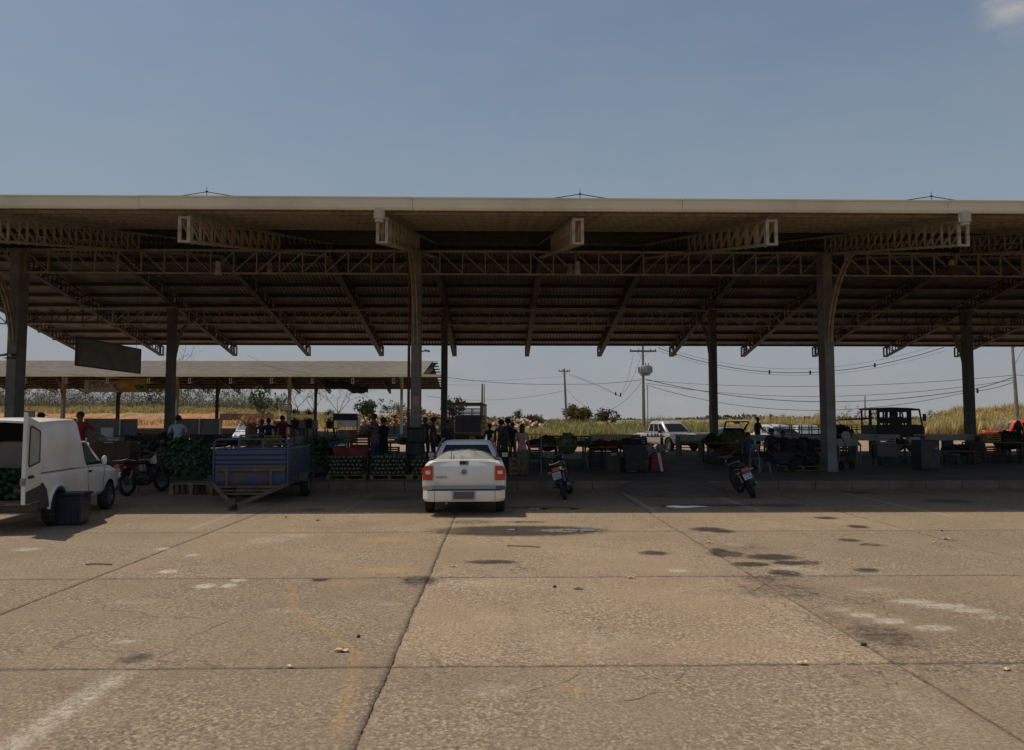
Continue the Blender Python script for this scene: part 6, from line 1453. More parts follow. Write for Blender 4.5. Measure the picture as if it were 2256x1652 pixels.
# ------------------------------------------------------------ market goods
def pallet(label, loc, w_=1.0, d=1.0, h=.14, rz=0, group='wooden pallets', m=wood):
    t = thing('wooden_pallet', label, 'pallet', loc, rz, group)
    for k in range(7): mb = MB(); mb.box((0, -d/2+.05+k*(d-.1)/6, h-.011), (w_, .09, .022)); mb.build('top_board', m, t)
    for x in (-w_/2+.05, 0, w_/2-.05):
        for y in (-d/2+.06, 0, d/2-.06): mb = MB(); mb.box((x, y, h/2), (.09, .11, h-.066)); mb.build('block', m, t)
    for x in (-w_/2+.05, 0, w_/2-.05): mb = MB(); mb.box((x, 0, h-.033), (.09, d, .02)); mb.build('stringer', m, t)
    for y in (-d/2+.05, 0, d/2-.05): mb = MB(); mb.box((0, y, .011), (w_, .09, .022)); mb.build('bottom_board', m, t)
    return t
def heap(name, label, cat, c, rx, ry, hz, n, r, m, seed=0, squash=.85, steep=1.5, jit=.2, long=1):
    rr = random.Random(seed); mb = MB()
    for i in range(n):
        a = rr.uniform(0, 2*PI); q = math.sqrt(rr.random()); x, y = q*math.cos(a), q*math.sin(a); top = hz*(1-q**steep); z = top*rr.uniform(.55, 1)+r*.5
        k = rr.uniform(.75, 1.25); mb.ball((c[0]+x*rx, c[1]+y*ry, c[2]+z), (r*k*long, r*k, r*k*squash), 6, 5, jit)
    mb.ball((c[0], c[1], c[2]), (rx*.9, ry*.9, hz*.85), 14, 8, .05)
    o = mb.build(name, m, smooth=True); return tag(o, label, cat, kind='stuff')
darkgreen = mat('dark_green_produce', (.028, .055, .022), (.015, .028, .014), 7, .5, bump=.3)
greenp = mat('green_produce', (.042, .075, .032), (.018, .034, .018), 6, .5, bump=.3)
yellowg = mat('yellow_green_produce', (.12, .13, .03), (.05, .06, .02), 6, .6, bump=.3)
cabb = mat('cabbage_green', (.12, .16, .07), (.05, .075, .03), 6, .6, bump=.3)
blackg = mat('black_sacks', (.018, .018, .018), (.03, .03, .028), 6, .6, bump=.4)
paleg = mat('pale_sacks', (.24, .24, .21), (.16, .16, .14), 5, .7, bump=.4)
redg = mat('dark_red_goods', (.10, .02, .015), (.05, .012, .01), 6, .7, bump=.3)
# pineapples / melons stacked on pallets in the front, each one an object
mb = MB(); mb.ball((0, 0, 0), (.056, .060, .056), 10, 7); mb.mi = 1; mb.lathe([(.001, -.064), (.017, -.0635), (.019, -.058), (.010, -.052)], (0, 0, 0), 'y', 8)
fm_ = mb.mesh('melon', [mat('melon_skin', (.105, .10, .055), (.055, .058, .034), 25, .5), mat('melon_stem_end', (.36, .35, .27), None, 4, .7)], True, 60)
fm2 = MB(); fm2.ball((0, 0, 0), (.056, .060, .056), 10, 7); fm2.mi = 1; fm2.lathe([(.001, -.064), (.017, -.0635), (.019, -.058), (.010, -.052)], (0, 0, 0), 'y', 8)
fm2 = fm2.mesh('melon', [mat('melon_ripe', (.20, .12, .04), (.09, .07, .03), 20, .5), MATS['melon_stem_end']], True, 60)
for pi, (xa, xb, rows, lab) in enumerate(((725, 806, 5, 'left melon pallet'), (819, 902, 5, 'middle melon pallet'), (906, 944, 4, 'right melon pallet'))):
    Yp = 20.75; xl, xr = gx(xa, Yp-.35), gx(xb, Yp-.35); wd = xr-xl
    pallet(['pallet under the left melons', 'pallet under the middle melons', 'pallet under the right melons by the column'][pi], ((xl+xr)/2, Yp, FLOOR), wd+.06, .9, .14)
    for r_ in range(rows):
        nn = int(wd/.116)
        for d_ in range(3 if r_ == rows-1 else 1):
            for c_ in range(nn-(r_ % 2)):
                o = bpy.data.objects.new('melon', fm_ if random.random() < .93 else fm2); COL.objects.link(o)
                o.location = (xl+.058+.116*c_+(.058 if r_ % 2 else 0)+random.uniform(-.008, .008), Yp-.36+d_*.12+(.03*r_)+random.uniform(-.01, .01), FLOOR+.14+.058+r_*.104)
                o.rotation_euler = (random.uniform(-.5, .5), random.uniform(0, 6), random.uniform(-.5, .5))
                od = ('first', 'second', 'third', 'fourth', 'fifth', 'sixth', 'seventh', 'eighth', 'ninth', 'tenth')
                rwn = ('bottom', 'second', 'middle', 'fourth', 'top')[r_] if rows == 5 else ('bottom', 'second', 'third', 'top')[r_]
                tag(o, (od[c_]+' melon from left in the '+rwn+' front row, ' if d_ == 0 else 'melon behind the '+rwn+' front row, ')+lab, 'melon', 'melons stacked on the '+lab)
    heap('melon_heap', 'more melons heaped at the back of the '+lab, 'melons', ((xl+xr)/2, Yp+.12, FLOOR+.14), wd/2-.03, .38, .46+.05*pi % .1, 90, .058, MATS['melon_skin'], pi, 1, 4)
# the big green heap behind the wooden stand
pallet('pallet under the big green heap', (gx(412, 20.9), 20.95, FLOOR), 1.75, 1.0)
heap('green_heap', 'big heap of dark green vegetables on a pallet left of the blue trailer', 'vegetables', (gx(412, 20.7), 20.8, FLOOR+.14), .92, .55, .98, 620, .066, greenp, 11, .9, 3.2)
heap('green_heap', 'second dark green heap behind and left of the big one', 'vegetables', (gx(352, 22.5), 22.6, FLOOR+.1), .75, .5, .85, 260, .08, darkgreen, 12, .9, 2.6)
pallet('wooden stand of two pallet decks standing in the lot before the green heap', (gx(430, 18.35), 18.6, 0), 1.06, .8, .30)
mb = MB()
heap('produce_crates_greens', 'heap of dark greens right behind the trailer', 'vegetables', (gx(700, 22.8), 22.8, FLOOR), .85, .6, 1.05, 380, .08, darkgreen, 14, .8, 2.5)
heap('leafy_heap', 'olive leafy heap on the floor right of the trailer wheel', 'vegetables', (gx(716, 21.4), 21.6, FLOOR), .5, .4, .55, 160, .07, mat('olive_leaf', (.05, .05, .02), (.02, .02, .012), 8, .7), 15, .8, 2.2)
# tables and stalls
def table(label, x0, x1, Y, ztop, m, d=.8, thick=.04, legm=steel, group='market tables', apron=0, cat='table', name='market_table'):
    a, b = gx(x0, Y), gx(x1, Y); cx = (a+b)/2; wd = b-a; t = thing(name, label, cat, (cx, Y, FLOOR), 0, group)
    mb = MB(); mb.box((0, d/2, ztop-FLOOR-thick/2), (wd, d, thick)); mb.build('top', m, t, bevel=.006)
    if apron: mb = MB(); mb.box((0, .02, ztop-FLOOR-thick-apron/2), (wd-.02, .04, apron)); mb.build('apron', m, t)
    nl = max(2, int(wd/1.6)+1)
    for k in range(nl):
        for y in (.08, d-.08):
            mb = MB(); mb.box((-wd/2+.08+k*(wd-.16)/(nl-1), y, (ztop-FLOOR-thick-.02)/2), (.06, .06, ztop-FLOOR-thick-.02)); mb.build('leg', legm, t)
    return t
BN = 'long concrete counters'
for k, (xa, xb, Yc, lb) in enumerate(((1304, 1411, 34, 'long grey concrete counter nearest the produce heaps'), (1497, 1603, 34, 'grey concrete counter in front of the grey pickup'), (1652, 1806, 33.4, 'grey concrete counter before the white cars, left of the right front column'),
        (1840, 1982, 34, 'grey concrete counter right of the right front column'), (2036, 2160, 34, 'grey concrete counter across the rightmost rear column'), (2164, 2275, 33.4, 'grey concrete counter at the far right before the red pickup'))):
    Lc = gx(xb, Yc)-gx(xa, Yc); t = thing('concrete_counter', lb, 'counter', ((gx(xa, Yc)+gx(xb, Yc))/2, Yc, FLOOR), 0, BN); z = .955
    nseg = max(1, round(Lc/1.15)); sw_ = Lc/nseg
    for q in range(nseg): mb = MB(); mb.box((-Lc/2+sw_*(q+.5), .45, z-.035), (sw_-.02, .95, .07)); mb.build('slab', conc, t); mb = MB(); mb.box((-Lc/2+sw_*(q+.5), 0, z-.17), (sw_-.025, .05, .20)); mb.build('front_panel', conc, t)
    for q in range(nseg+1):
        mb = MB(); mb.box((-Lc/2+min(max(sw_*q, .06), Lc-.06), .45, (z-.07)/2), (.10, .8, z-.07)); mb.build('support', mat('counter_leg', (.15, .15, .14), (.1, .1, .09), 3, .8), t)
def crate(label, x, Y, z, rz=0, m=None, sc=(1, 1, 1), group='plastic crates about the stalls'):
    me_ = CR.setdefault(m.name, crate_mesh(.56, .38, .30, 'crate', m)); o = bpy.data.objects.new('crate', me_); COL.objects.link(o); o.location = (gx(x, Y), Y, z); o.rotation_euler = (0, 0, rz); o.scale = sc; return tag(o, label, 'crate', group)
CR = {}
crk = mat('crate_black', (.022, .022, .024), None, 4, .6); crr = mat('crate_red', (.16, .018, .012), (.10, .012, .01), 6, .6); crg = mat('crate_green', (.03, .07, .045), None, 4, .6); crbl = mat('crate_blue', (.03, .045, .12), None, 4, .6); crw = mat('crate_grey', (.26, .27, .27), None, 4, .6); cry = mat('crate_yellow', (.30, .22, .05), None, 4, .6)
STALLS = [ # x0, x1, Y, top, description, goods
 (262, 340, 24.5, 1.0, 'the dark stall behind the first motorcycle', [('heap', 300, .75, .30, blackg), ('crate', 275, crk), ('crate', 327, crk)]),
 (345, 385, 27, 1.0, 'the stall left of the left rear column', [('heap', 362, .5, .34, blackg)]),
 (430, 500, 26.5, 1.0, 'the stall of black crates left of the trailer rail', [('crate', 442, crk), ('crate', 466, crk), ('crate', 490, crk), ('heap', 470, .8, .2, darkgreen)]),
 (505, 560, 27.0, .98, 'the stall before the small white van', [('heap', 520, .5, .12, blackg), ('crate', 548, crw)]),
 (556, 610, 25.5, .98, 'the stall of yellowish greens behind the trailer', [('heap', 574, .55, .34, mat('khaki_goods', (.10, .095, .045), (.05, .05, .025), 6, .7)), ('crate', 603, cry)]),
 (636, 700, 25.0, .95, 'the stall of pale sacks behind the trailer corner', [('heap', 655, .45, .30, paleg), ('heap', 688, .4, .30, mat('khaki_goods', (.10, .095, .045))), ('crate', 700, crg)]),
 (700, 772, 29.0, 1.0, 'the stall of white boxes under the purple banner', [('heap', 735, .7, .16, cabb), ('crate', 720, crw), ('crate', 760, crw)]),
 (850, 900, 28.0, .98, 'the empty looking stall left of the middle column', [('crate', 868, crw), ('heap', 888, .3, .12, blackg)]),
 (962, 1010, 26.5, .98, 'the stall hidden behind the pickup cab', [('heap', 985, .6, .22, darkgreen)]),
 (1162, 1232, 25.0, .98, 'the low dark stall right of the pink topped woman', [('heap', 1180, .35, .12, blackg), ('heap', 1205, .42, .27, darkgreen), ('crate', 1225, crk)]),
 (1230, 1295, 24.6, .98, 'the cabbage stall behind the leaning motorcycle', [('heap', 1250, .42, .36, cabb), ('crate', 1282, crk), ('heap', 1290, .3, .10, darkgreen)]),
 (1300, 1360, 25.2, .92, 'the stall of reddish goods right of the cabbages', [('heap', 1320, .5, .16, redg), ('heap', 1350, .35, .16, redg)]),
 (1362, 1416, 26.0, .92, 'the stall of dark bags left of the red barrier', [('heap', 1385, .55, .22, blackg), ('crate', 1405, crk)]),
 (1555, 1648, 27.6, .98, 'the stall of olive greens behind the second ramp motorcycle', [('heap', 1572, .40, .28, darkgreen), ('heap', 1616, .72, .42, yellowg)]),
 (1742, 1806, 26.0, .85, 'the sack stall beside the right front column', [('heap', 1765, .55, .30, blackg), ('heap', 1795, .4, .26, blackg)]),
 (1838, 1862, 33.0, 1.2, 'the stall of dark goods touching the right front column', [('heap', 1855, .6, .36, blackg)]),
 (1938, 2020, 26.5, .95, 'the cloth covered stall in front of the old lorry', [('heap', 2008, .35, .2, paleg), ('heap', 1975, .35, .12, blackg), ('crate', 1950, crw)]),
 (2070, 2150, 26.8, .70, 'the low stall under the rightmost rear column', [('heap', 2110, .6, .14, blackg), ('crate', 2140, crk)]),
 (2165, 2256, 27.5, 1.0, 'the black covered stall at the right edge', [('heap', 2225, .8, .36, blackg), ('crate', 2180, oldwood)]),
]
sk = 0
for x0_, x1_, Ys, zt_, desc, goods in STALLS:
    table('table of '+desc.replace('the ', '', 1), x0_, x1_, Ys, zt_+.02, oldwood, .8, .05, steel, 'market tables'); nc = 0
    for g_ in goods:
        sk += 1
        if g_[0] == 'heap': heap('produce_heap', {0: 'heap', 1: 'further heap', 2: 'third heap'}[min(nc, 2)]+' of '+{'black_sacks': 'black sacks', 'dark_green_produce': 'dark greens', 'cabbage_green': 'cabbages', 'pale_sacks': 'pale sacks', 'khaki_goods': 'khaki bundles', 'yellow_green_produce': 'yellow green leaves', 'dark_red_goods': 'dark red goods', 'green_produce': 'greens'}[g_[4].name]+' on '+desc.replace('the ', '', 1), 'produce', (gx(g_[1], Ys+.3), Ys+.38, zt_+.02), g_[2]*.95, .34, g_[3], int(90*g_[2]+70*g_[3]), .075, g_[4], sk, .85, 2.2); nc += 1
        else: crate('crate on '+desc.replace('the ', '', 1)+(', the left one' if g_[1] < (x0_+x1_)/2-8 else ', the right one' if g_[1] > (x0_+x1_)/2+8 else ''), g_[1], Ys+.3, zt_+.022, random.uniform(-.2, .2), g_[2] if g_[2] is not oldwood else cry)
    # crates pushed under the table and goods in front
    nU = max(1, int((x1_-x0_)/26))
    for k in range(nU):
        xx_ = x0_+14+k*26
        crate(['first', 'second', 'third', 'fourth'][min(k, 3)]+' crate under '+desc.replace('the ', '', 1), xx_, Ys+.35+.02*k, FLOOR+.002, random.uniform(-.25, .25), random.choice((crk, crk, crbl, crg)))
        if random.random() < .6: crate('upper crate of the '+['first', 'second', 'third', 'fourth'][min(k, 3)]+' pair under '+desc.replace('the ', '', 1), xx_, Ys+.35+.02*k, FLOOR+.305, random.uniform(-.2, .2), random.choice((crk, crk, crr)))
# plywood counter behind the van, with goods on it
a, b = gx(200, 21.4), gx(286, 21.4)
t = thing('plywood_counter', 'brown plywood counter behind the first motorcycle', 'counter', ((a+b)/2, 21.4, FLOOR)); 
for k in range(3): mb = MB(); mb.box((-.38+k*.385, 0, .5), (.378, .03, .98)); mb.build('plywood_panel', mat('plywood', (.12, .07, .035), (.08, .05, .028), 2.5, .7), t)
mb = MB(); mb.box((0, .35, 1.01), (b-a+.05, .75, .03)); mb.build('top', oldwood, t); 
for x in (-.56, .56): mb = MB(); mb.box((x, .35, .5), (.03, .7, .98)); mb.build('end_panel', oldwood, t)
heap('cabbage_heap', 'pale cabbages heaped on the plywood counter', 'cabbages', (gx(216, 21.8), 21.75, FLOOR+1.03), .24, .2, .17, 26, .065, mat('pale_cabbage', (.22, .22, .13), (.14, .15, .08), 6, .6), 31)
crate('low grey tray on the plywood counter', 247, 21.7, FLOOR+1.03, .1, crw, (1, .9, .35)); 
mb = MB(); mb.box((0, 0, .18), (.36, .02, .36)); o = mb.build('white_board', mat('board_white', (.45, .47, .47), None, 4, .5)); o.location = (gx(237, 22.3), 22.3, FLOOR+1.05); tag(o, 'plain white board standing behind the plywood counter', 'board')
# cloth table, crates, containers near the two men
t = table('table covered by a hanging pinkish red cloth left of the two men', 738, 812, 21.9, 1.02, wood, .7)
nx, ny = 26, 12; V_ = []
a, b = gx(733, 21.85), gx(815, 21.85)
for j in range(ny):
    for i in range(nx):
        u, v_ = i/(nx-1), j/(ny-1); drop = .42+.10*math.sin(u*5)+.12*(u > .55)*math.sin((u-.5)*7); y = -.06-.03*math.sin(u*22+2)*v_-.04*math.sin(u*9)*v_
        if j < 3: V_.append((a+(b-a)*u, 21.9+.35*(2-j)/2, 1.035+.01*math.sin(u*15)))
        else: k_ = (j-2)/(ny-3); V_.append((a+(b-a)*(u*(1-.16*k_)+.10*k_), 21.88+y*k_, 1.03-drop*k_))
mb = MB(); mb.add(V_, [(j*nx+i, j*nx+i+1, (j+1)*nx+i+1, (j+1)*nx+i) for j in range(ny-1) for i in range(nx-1)]); o = mb.build('red_cloth', mat('pinkish_red_cloth', (.22, .035, .04), (.14, .022, .028), 4, .85), smooth=True); tag(o, 'pinkish red cloth hanging over the table edge', 'cloth')
md = o.modifiers.new('s', 'SOLIDIFY'); md.thickness = .004
crate('lower red crate on the pink clothed table', 794, 22.05, 1.045, .05, crr); crate('upper red crate on the pink clothed table', 795, 22.07, 1.35, -.04, crr, (1, 1, .6)); crate('blue and white tray at the left of the pink clothed table', 747, 22.05, 1.045, 0, crbl, (.9, .9, .5))
def box_thing(name, label, cat, x, Y, z, dims, m, bevel=.02, rz=0, group=None, taper=1):
    mb = MB(); mb.box((0, 0, dims[2]/2), dims, taper=taper); o = mb.build(name, m, bevel=bevel); o.location = (gx(x, Y), Y, z); o.rotation_euler = (0, 0, rz); return tag(o, label, cat, group)
# black barrel and black box at the middle column
t = thing('black_barrel', 'tall black plastic barrel against the foot of the middle column', 'barrel', (gx(917, 22.6), 22.65, FLOOR))
mb = MB(); mb.lathe([(.24, 0), (.27, .05), (.275, .25), (.285, .27), (.275, .29), (.28, .58), (.29, .60), (.28, .62), (.27, .84), (.24, .88)], n=24); mb.build('barrel_body', blackp, t, smooth=True); mb = MB(); mb.lathe([(.25, .88), (.26, .90), (.25, .92), (.05, .925)], n=24); mb.build('barrel_lid', darkp, t, smooth=True)
t = thing('black_bin', 'rounded black bin stacked on the black barrel', 'bin', (gx(917, 22.6), 22.65, FLOOR+.93))
mb = MB(); mb.box((0, 0, .22), (.50, .44, .44), taper=1.06); mb.build('bin_body', blackp, t, bevel=.05); mb = MB(); mb.box((0, 0, .465), (.55, .48, .05)); mb.build('bin_lid', mat('lid_blueblack', (.02, .023, .032), None, 4, .5), t, bevel=.03)
# wooden crate stool near the pink topped woman
t = thing('slatted_crate', 'yellowish slatted wooden crate behind the pink topped woman', 'crate', (gx(1139, 22.0), 22.1, FLOOR), .1)
for k, z in enumerate((.06, .20, .34, .48)):
    for y in (-.18, .18): mb = MB(); mb.box((0, y, z), (.46, .02, .075)); mb.build('slat', mat('pine_slat', (.26, .18, .08), (.18, .12, .06), 6, .8), t)
for x in (-.21, .21):
    for y in (-.16, .16): mb = MB(); mb.box((x, y, .26), (.04, .03, .52)); mb.build('corner_post', wood, t)
# steel tube rack beside her
t = thing('tube_rack', 'thin steel tube rack just right of the pink topped woman', 'rack', (gx(1178, 22.3), 22.4, FLOOR))
for x in (-.2, .2): mb = MB(); mb.tube([(x, 0, 0), (x, 0, 1.2)], .012, 6); mb.build('upright', alloy, t)
for z in (.4, .8, 1.2): mb = MB(); mb.tube([(-.2, 0, z), (.2, 0, z)], .012, 6); mb.build('rail', alloy, t)
mb = MB(); mb.tube([(-.2, -.25, 0), (-.2, .25, 0)], .012, 6); mb.build('foot', alloy, t); mb = MB(); mb.tube([(.2, -.25, 0), (.2, .25, 0)], .012, 6); mb.build('foot', alloy, t)
# boxes and tins on the floor of the middle stalls
box_thing('carton', 'olive carton on the floor under the cabbage stall', 'box', 1349, 23.6, FLOOR, (.40, .35, .48), mat('carton_olive', (.10, .095, .06), None, 4, .8), .005, .1)
box_thing('tub', 'grey white tub standing on the olive carton', 'tub', 1351, 23.6, FLOOR+.49, (.20, .2, .10), mat('tub_grey', (.3, .3, .33), None, 4, .5), .02)
box_thing('carton', 'dark carton right of the olive carton', 'box', 1378, 23.9, FLOOR, (.5, .4, .42), mat('carton_dark', (.05, .045, .045), None, 4, .8), .005, -.1)
box_thing('bucket', 'dark blue bucket left of the red barrier', 'bucket', 1470-88, 24.8, FLOOR, (.32, .32, .4), mat('bucket_blue', (.02, .03, .09), None, 4, .5), .03, 0, None, 1.15)
box_thing('white_box', 'small pale box lying on the floor left of the red barrier', 'box', 1477-87, 23.3, FLOOR, (.28, .2, .10), mat('tub_grey', (.3, .3, .33)), .01, .2)
# round based dark display stand
t = thing('round_stand', 'dark covered stand on a round base left of the red barrier', 'stand', (gx(1395+3, 22.6), 22.7, FLOOR))
mb = MB(); mb.tube([(.42*math.cos(a), .30*math.sin(a), .02) for a in [2*PI*i/24 for i in range(24)]], .014, 6, closed=True); mb.build('base_ring', steel, t)
mb = MB(); mb.loft([[(.30*k, -.2, .10), (.30*k*0-.30, -.2, .10), (-.30, .2, .10), (.30, .2, .10)] for k in (1,)]+[[(.34, -.22, .85), (-.34, -.22, .85), (-.34, .22, .85), (.34, .22, .85)]]); mb.build('cover', blackg, t, bevel=.05)
for a in (0, 2.1, 4.2): mb = MB(); mb.tube([(.4*math.cos(a), .28*math.sin(a), .02), (.1*math.cos(a), .1*math.sin(a), .6)], .014, 6); mb.build('leg', steel, t)
# red plastic road barrier with grey bags on top
t = thing('road_barrier', 'red plastic barrier with a slanting white stripe among the stalls', 'barrier', (gx(1449, 23.2), 23.3, FLOOR))
rb = mat('barrier_red', (.20, .018, .01), (.13, .014, .008), 3, .5)
mb = MB(); mb.prism([(-.27, 0), (.25, 0), (.20, .62), (-.22, .62)], 'y', -.16, .16); mb.build('shell', rb, t, bevel=.03)
mb = MB(); mb.prism([(.06, .03), (.15, .03), (.05, .61), (-.05, .61)], 'y', -.168, -.15); mb.build('stripe', mat('stripe_white', (.55, .57, .6), None, 4, .4), t)
heap('grey_bag', 'left grey plastic bag lying on the red barrier', 'bag', (gx(1428, 23.2), 23.3, FLOOR+.60), .20, .16, .22, 14, .10, mat('bag_grey', (.20, .21, .23), (.15, .155, .17), 5, .45, bump=.5), 41)
heap('grey_bag', 'right grey plastic bag lying on the red barrier', 'bag', (gx(1455, 23.2), 23.35, FLOOR+.60), .17, .16, .22, 12, .10, MATS['bag_grey'], 42)
for k, x in enumerate((1427, 1436, 1443, 1449, 1456)): box_thing('yellow_tin', ['first', 'second', 'third', 'fourth', 'fifth'][k]+' of the small pale tins lined up behind the grey bags', 'tin', x, 31.0, 1.19-.02, (.07, .07, .11), mat('tin_pale', (.6, .55, .35), None, 4, .5), .01)
t = table('narrow shelf carrying the small pale tins', 1420, 1464, 30.9, 1.17, oldwood, .4)
# white topped table and dish by the right column
t = thing('white_table', 'table with sloping white top just right of the right front column', 'table', (gx(1871, 27.8), 27.8, FLOOR))
wt = mat('table_white', (.50, .51, .46), (.42, .43, .38), 3, .5)
mb = MB(); mb.add([(-.46, -.04, .68), (.44, -.04, .68), (.40, .30, .92), (-.44, .30, .92), (-.46, -.04, .66), (.44, -.04, .66), (.40, .30, .90), (-.44, .30, .90)], [(0, 1, 2, 3), (7, 6, 5, 4), (0, 4, 5, 1), (1, 5, 6, 2), (2, 6, 7, 3), (3, 7, 4, 0)]); mb.build('top', wt, t)
for x in (-.42, .40):
    for y in (0, .28): mb = MB(); mb.box((x, y, .34 if y == 0 else .45), (.04, .04, .66 if y == 0 else .89)); mb.build('leg', MATS['tub_grey'], t)
t = thing('hanging_scale', 'round market scale on a post above the white table', 'scale', (gx(1863, 28.6), 28.6, FLOOR))
mb = MB(); mb.tube([(.20*math.cos(a), 0, 1.02+.20*math.sin(a)) for a in [2*PI*i/24 for i in range(24)]], .016, 6, closed=True); mb.build('dial_ring', blackp, t); mb = MB(); mb.cyl((0, .01, 1.02), (0, .03, 1.02), .19, 24); mb.build('dial', wt, t); mb = MB(); mb.box((0, .02, .41), (.05, .05, .80)); mb.box((0, .02, .02), (.3, .3, .04)); mb.build('post', blackp, t)
mb = MB(); mb.bar((0, -.005, 1.02), (.10, -.005, 1.10), .012); mb.build('needle', blackp, t)
t = thing('hand_truck', 'small two wheeled hand truck at the foot of the right front column', 'hand truck', (gx(1862, 24.2), 24.2, FLOOR), .2)
for s in (-1, 1):
    mb = MB(); mb.lathe([(.06, -.02), (.13, -.02), (.14, 0), (.13, .02), (.06, .02)], (s*.20, 0, .14), 'x', 16, True); mb.build('wheel', tyre, t, smooth=True); mb = MB(); mb.tube([(s*.15, .04, .15), (s*.15, .22, .75), (s*.13, .34, 1.05)], .014, 6); mb.build('handle_bar', blackp, t)
mb = MB(); mb.box((0, -.10, .05), (.36, .24, .012)); mb.box((0, .10, .4), (.30, .02, .03)); mb.box((0, .18, .65), (.30, .02, .03)); mb.cyl((-.2, 0, .14), (.2, 0, .14), .012, 6); mb.build('toe_plate', steel, t)
# pale cloth over the covered stall, black cabinet
mb = MB(); mb.box((0, 0, 0), (.78, .02, .42)); o = mb.build('pale_cloth', mat('cloth_pale', (.17, .16, .14), (.12, .11, .10), 4, .85)); o.location = (gx(1958, 26.3), 26.42, .74); tag(o, 'pale cloth hanging at the front of the cloth covered stall', 'cloth')
t = thing('black_cabinet', 'tall black cabinet standing on the floor before the lorry', 'cabinet', (gx(2044, 23.9), 24.1, FLOOR))
mb = MB(); mb.box((0, 0, .50), (.64, .55, .98)); mb.build('carcass', blackp, t, bevel=.02); mb = MB(); mb.box((0, -.285, .52), (.60, .02, .86)); mb.build('door', darkp, t, bevel=.01); mb = MB(); mb.box((.20, -.30, .72), (.10, .01, .05)); mb.build('label_plate', MATS['tub_grey'], t)
box_thing('white_sack', 'white sack on the stall left of the black cabinet', 'sack', 2010, 26.7, .97, (.45, .35, .26), mat('sack_white', (.42, .44, .46), (.3, .32, .34), 4, .7, bump=.5), .08)
# sacks in blue net on a pallet, wheelbarrow with blue frame, white chair
pallet('pallet with pale ends under the netted sacks', (gx(1762, 23.9), 24.2, FLOOR), 1.2, 1.0, .15, 0)
heap('netted_sacks', 'dark blue netted sacks piled on the pallet left of the right front column', 'sacks', (gx(1765, 24), 24.2, FLOOR+.15), .56, .45, .78, 70, .14, mat('net_blue', (.02, .022, .05), (.035, .03, .03), 8, .7, bump=.4), 51, .7, 3)
t = thing('wheelbarrow', 'wheelbarrow with bright blue frame and a black wheel before the netted sacks', 'wheelbarrow', (gx(1708, 23.0), 23.0, FLOOR), R(-62))
bf = mat('frame_blue', (.03, .05, .22), None, 4, .45)
for s in (-1, 1): mb = MB(); mb.tube([(s*.06, .75, .20), (s*.20, .35, .28), (s*.28, -.2, .36), (s*.30, -.6, .62), (s*.30, -.95, 1.0)], .018, 8); mb.build('frame_tube', bf, t, smooth=True); mb = MB(); mb.tube([(s*.24, -.15, .34), (s*.26, -.35, .0)], .016, 6); mb.build('leg', bf, t)
mb = MB(); mb.loft([[(-.20, -.3, .36), (.20, -.3, .36), (.14, .40, .34), (-.14, .40, .34)], [(-.34, -.5, .66), (.34, -.5, .66), (.30, .62, .60), (-.30, .62, .60)]], caps=False); mb.add([(-.20, -.3, .36), (.20, -.3, .36), (.14, .40, .34), (-.14, .40, .34)], [(0, 1, 2, 3)]); o = mb.build('tray', mat('tray_dark', (.05, .055, .07), None, 4, .5), t); md = o.modifiers.new('s', 'SOLIDIFY'); md.thickness = .008
mb = MB(); mb.lathe([(.10, -.035), (.17, -.04), (.185, 0), (.17, .04), (.10, .035)], (0, .78, .185), 'x', 20, True); mb.build('wheel', tyre, t, smooth=True)
t = thing('plastic_chair', 'pale plastic chair with slatted back behind the rightmost motorcycle', 'chair', (gx(1677, 22.9), 23.1, FLOOR), .4, 'stools and chairs on the market floor')
pc_ = mat('chair_pale', (.20, .20, .20), None, 4, .5)
mb = MB(); mb.box((0, 0, .43), (.44, .42, .025)); mb.build('seat', pc_, t, bevel=.01)
for a in (-1, 1):
    for b in (-1, 1): mb = MB(); mb.bar((a*.19, b*.18, .42), (a*.23, b*.22, 0), .04); mb.build('leg', pc_, t)
    mb = MB(); mb.tube([(a*.22, -.2, .43), (a*.23, -.2, .64), (a*.22, .18, .64), (a*.21, .2, .44)], .018, 6); mb.build('armrest', pc_, t)
for k in range(5): mb = MB(); mb.box((-.16+k*.08, .22, .66), (.035, .018, .34)); mb.build('back_slat', pc_, t)
mb = MB(); mb.box((0, .23, .84), (.42, .025, .06)); mb.build('back_rail', pc_, t, bevel=.01)
# blue tub with rim beside the van wheel
t = thing('plastic_tub', 'deep blue plastic tub on the ground beside the van rear wheel', 'tub', (gnd(161, 1150).x+.14, 13.35, 0), R(6))
tb = mat('tub_blue', (.014, .02, .04), (.02, .026, .045), 5, .45)
mb = MB(); mb.box((0, 0, .27), (.44, .36, .52), taper=1.12); mb.build('tub_body', tb, t, bevel=.03); mb = MB(); mb.box((0, 0, .545), (.53, .44, .045)); mb.build('tub_rim', tb, t, bevel=.012)
for s in (-1, 1): mb = MB(); mb.box((s*.272, 0, .50), (.03, .14, .04)); mb.build('handle', tb, t)
for k in range(4): mb = MB(); mb.box((-.165+k*.11, -.198, .27), (.02, .012, .40)); mb.build('rib', tb, t)
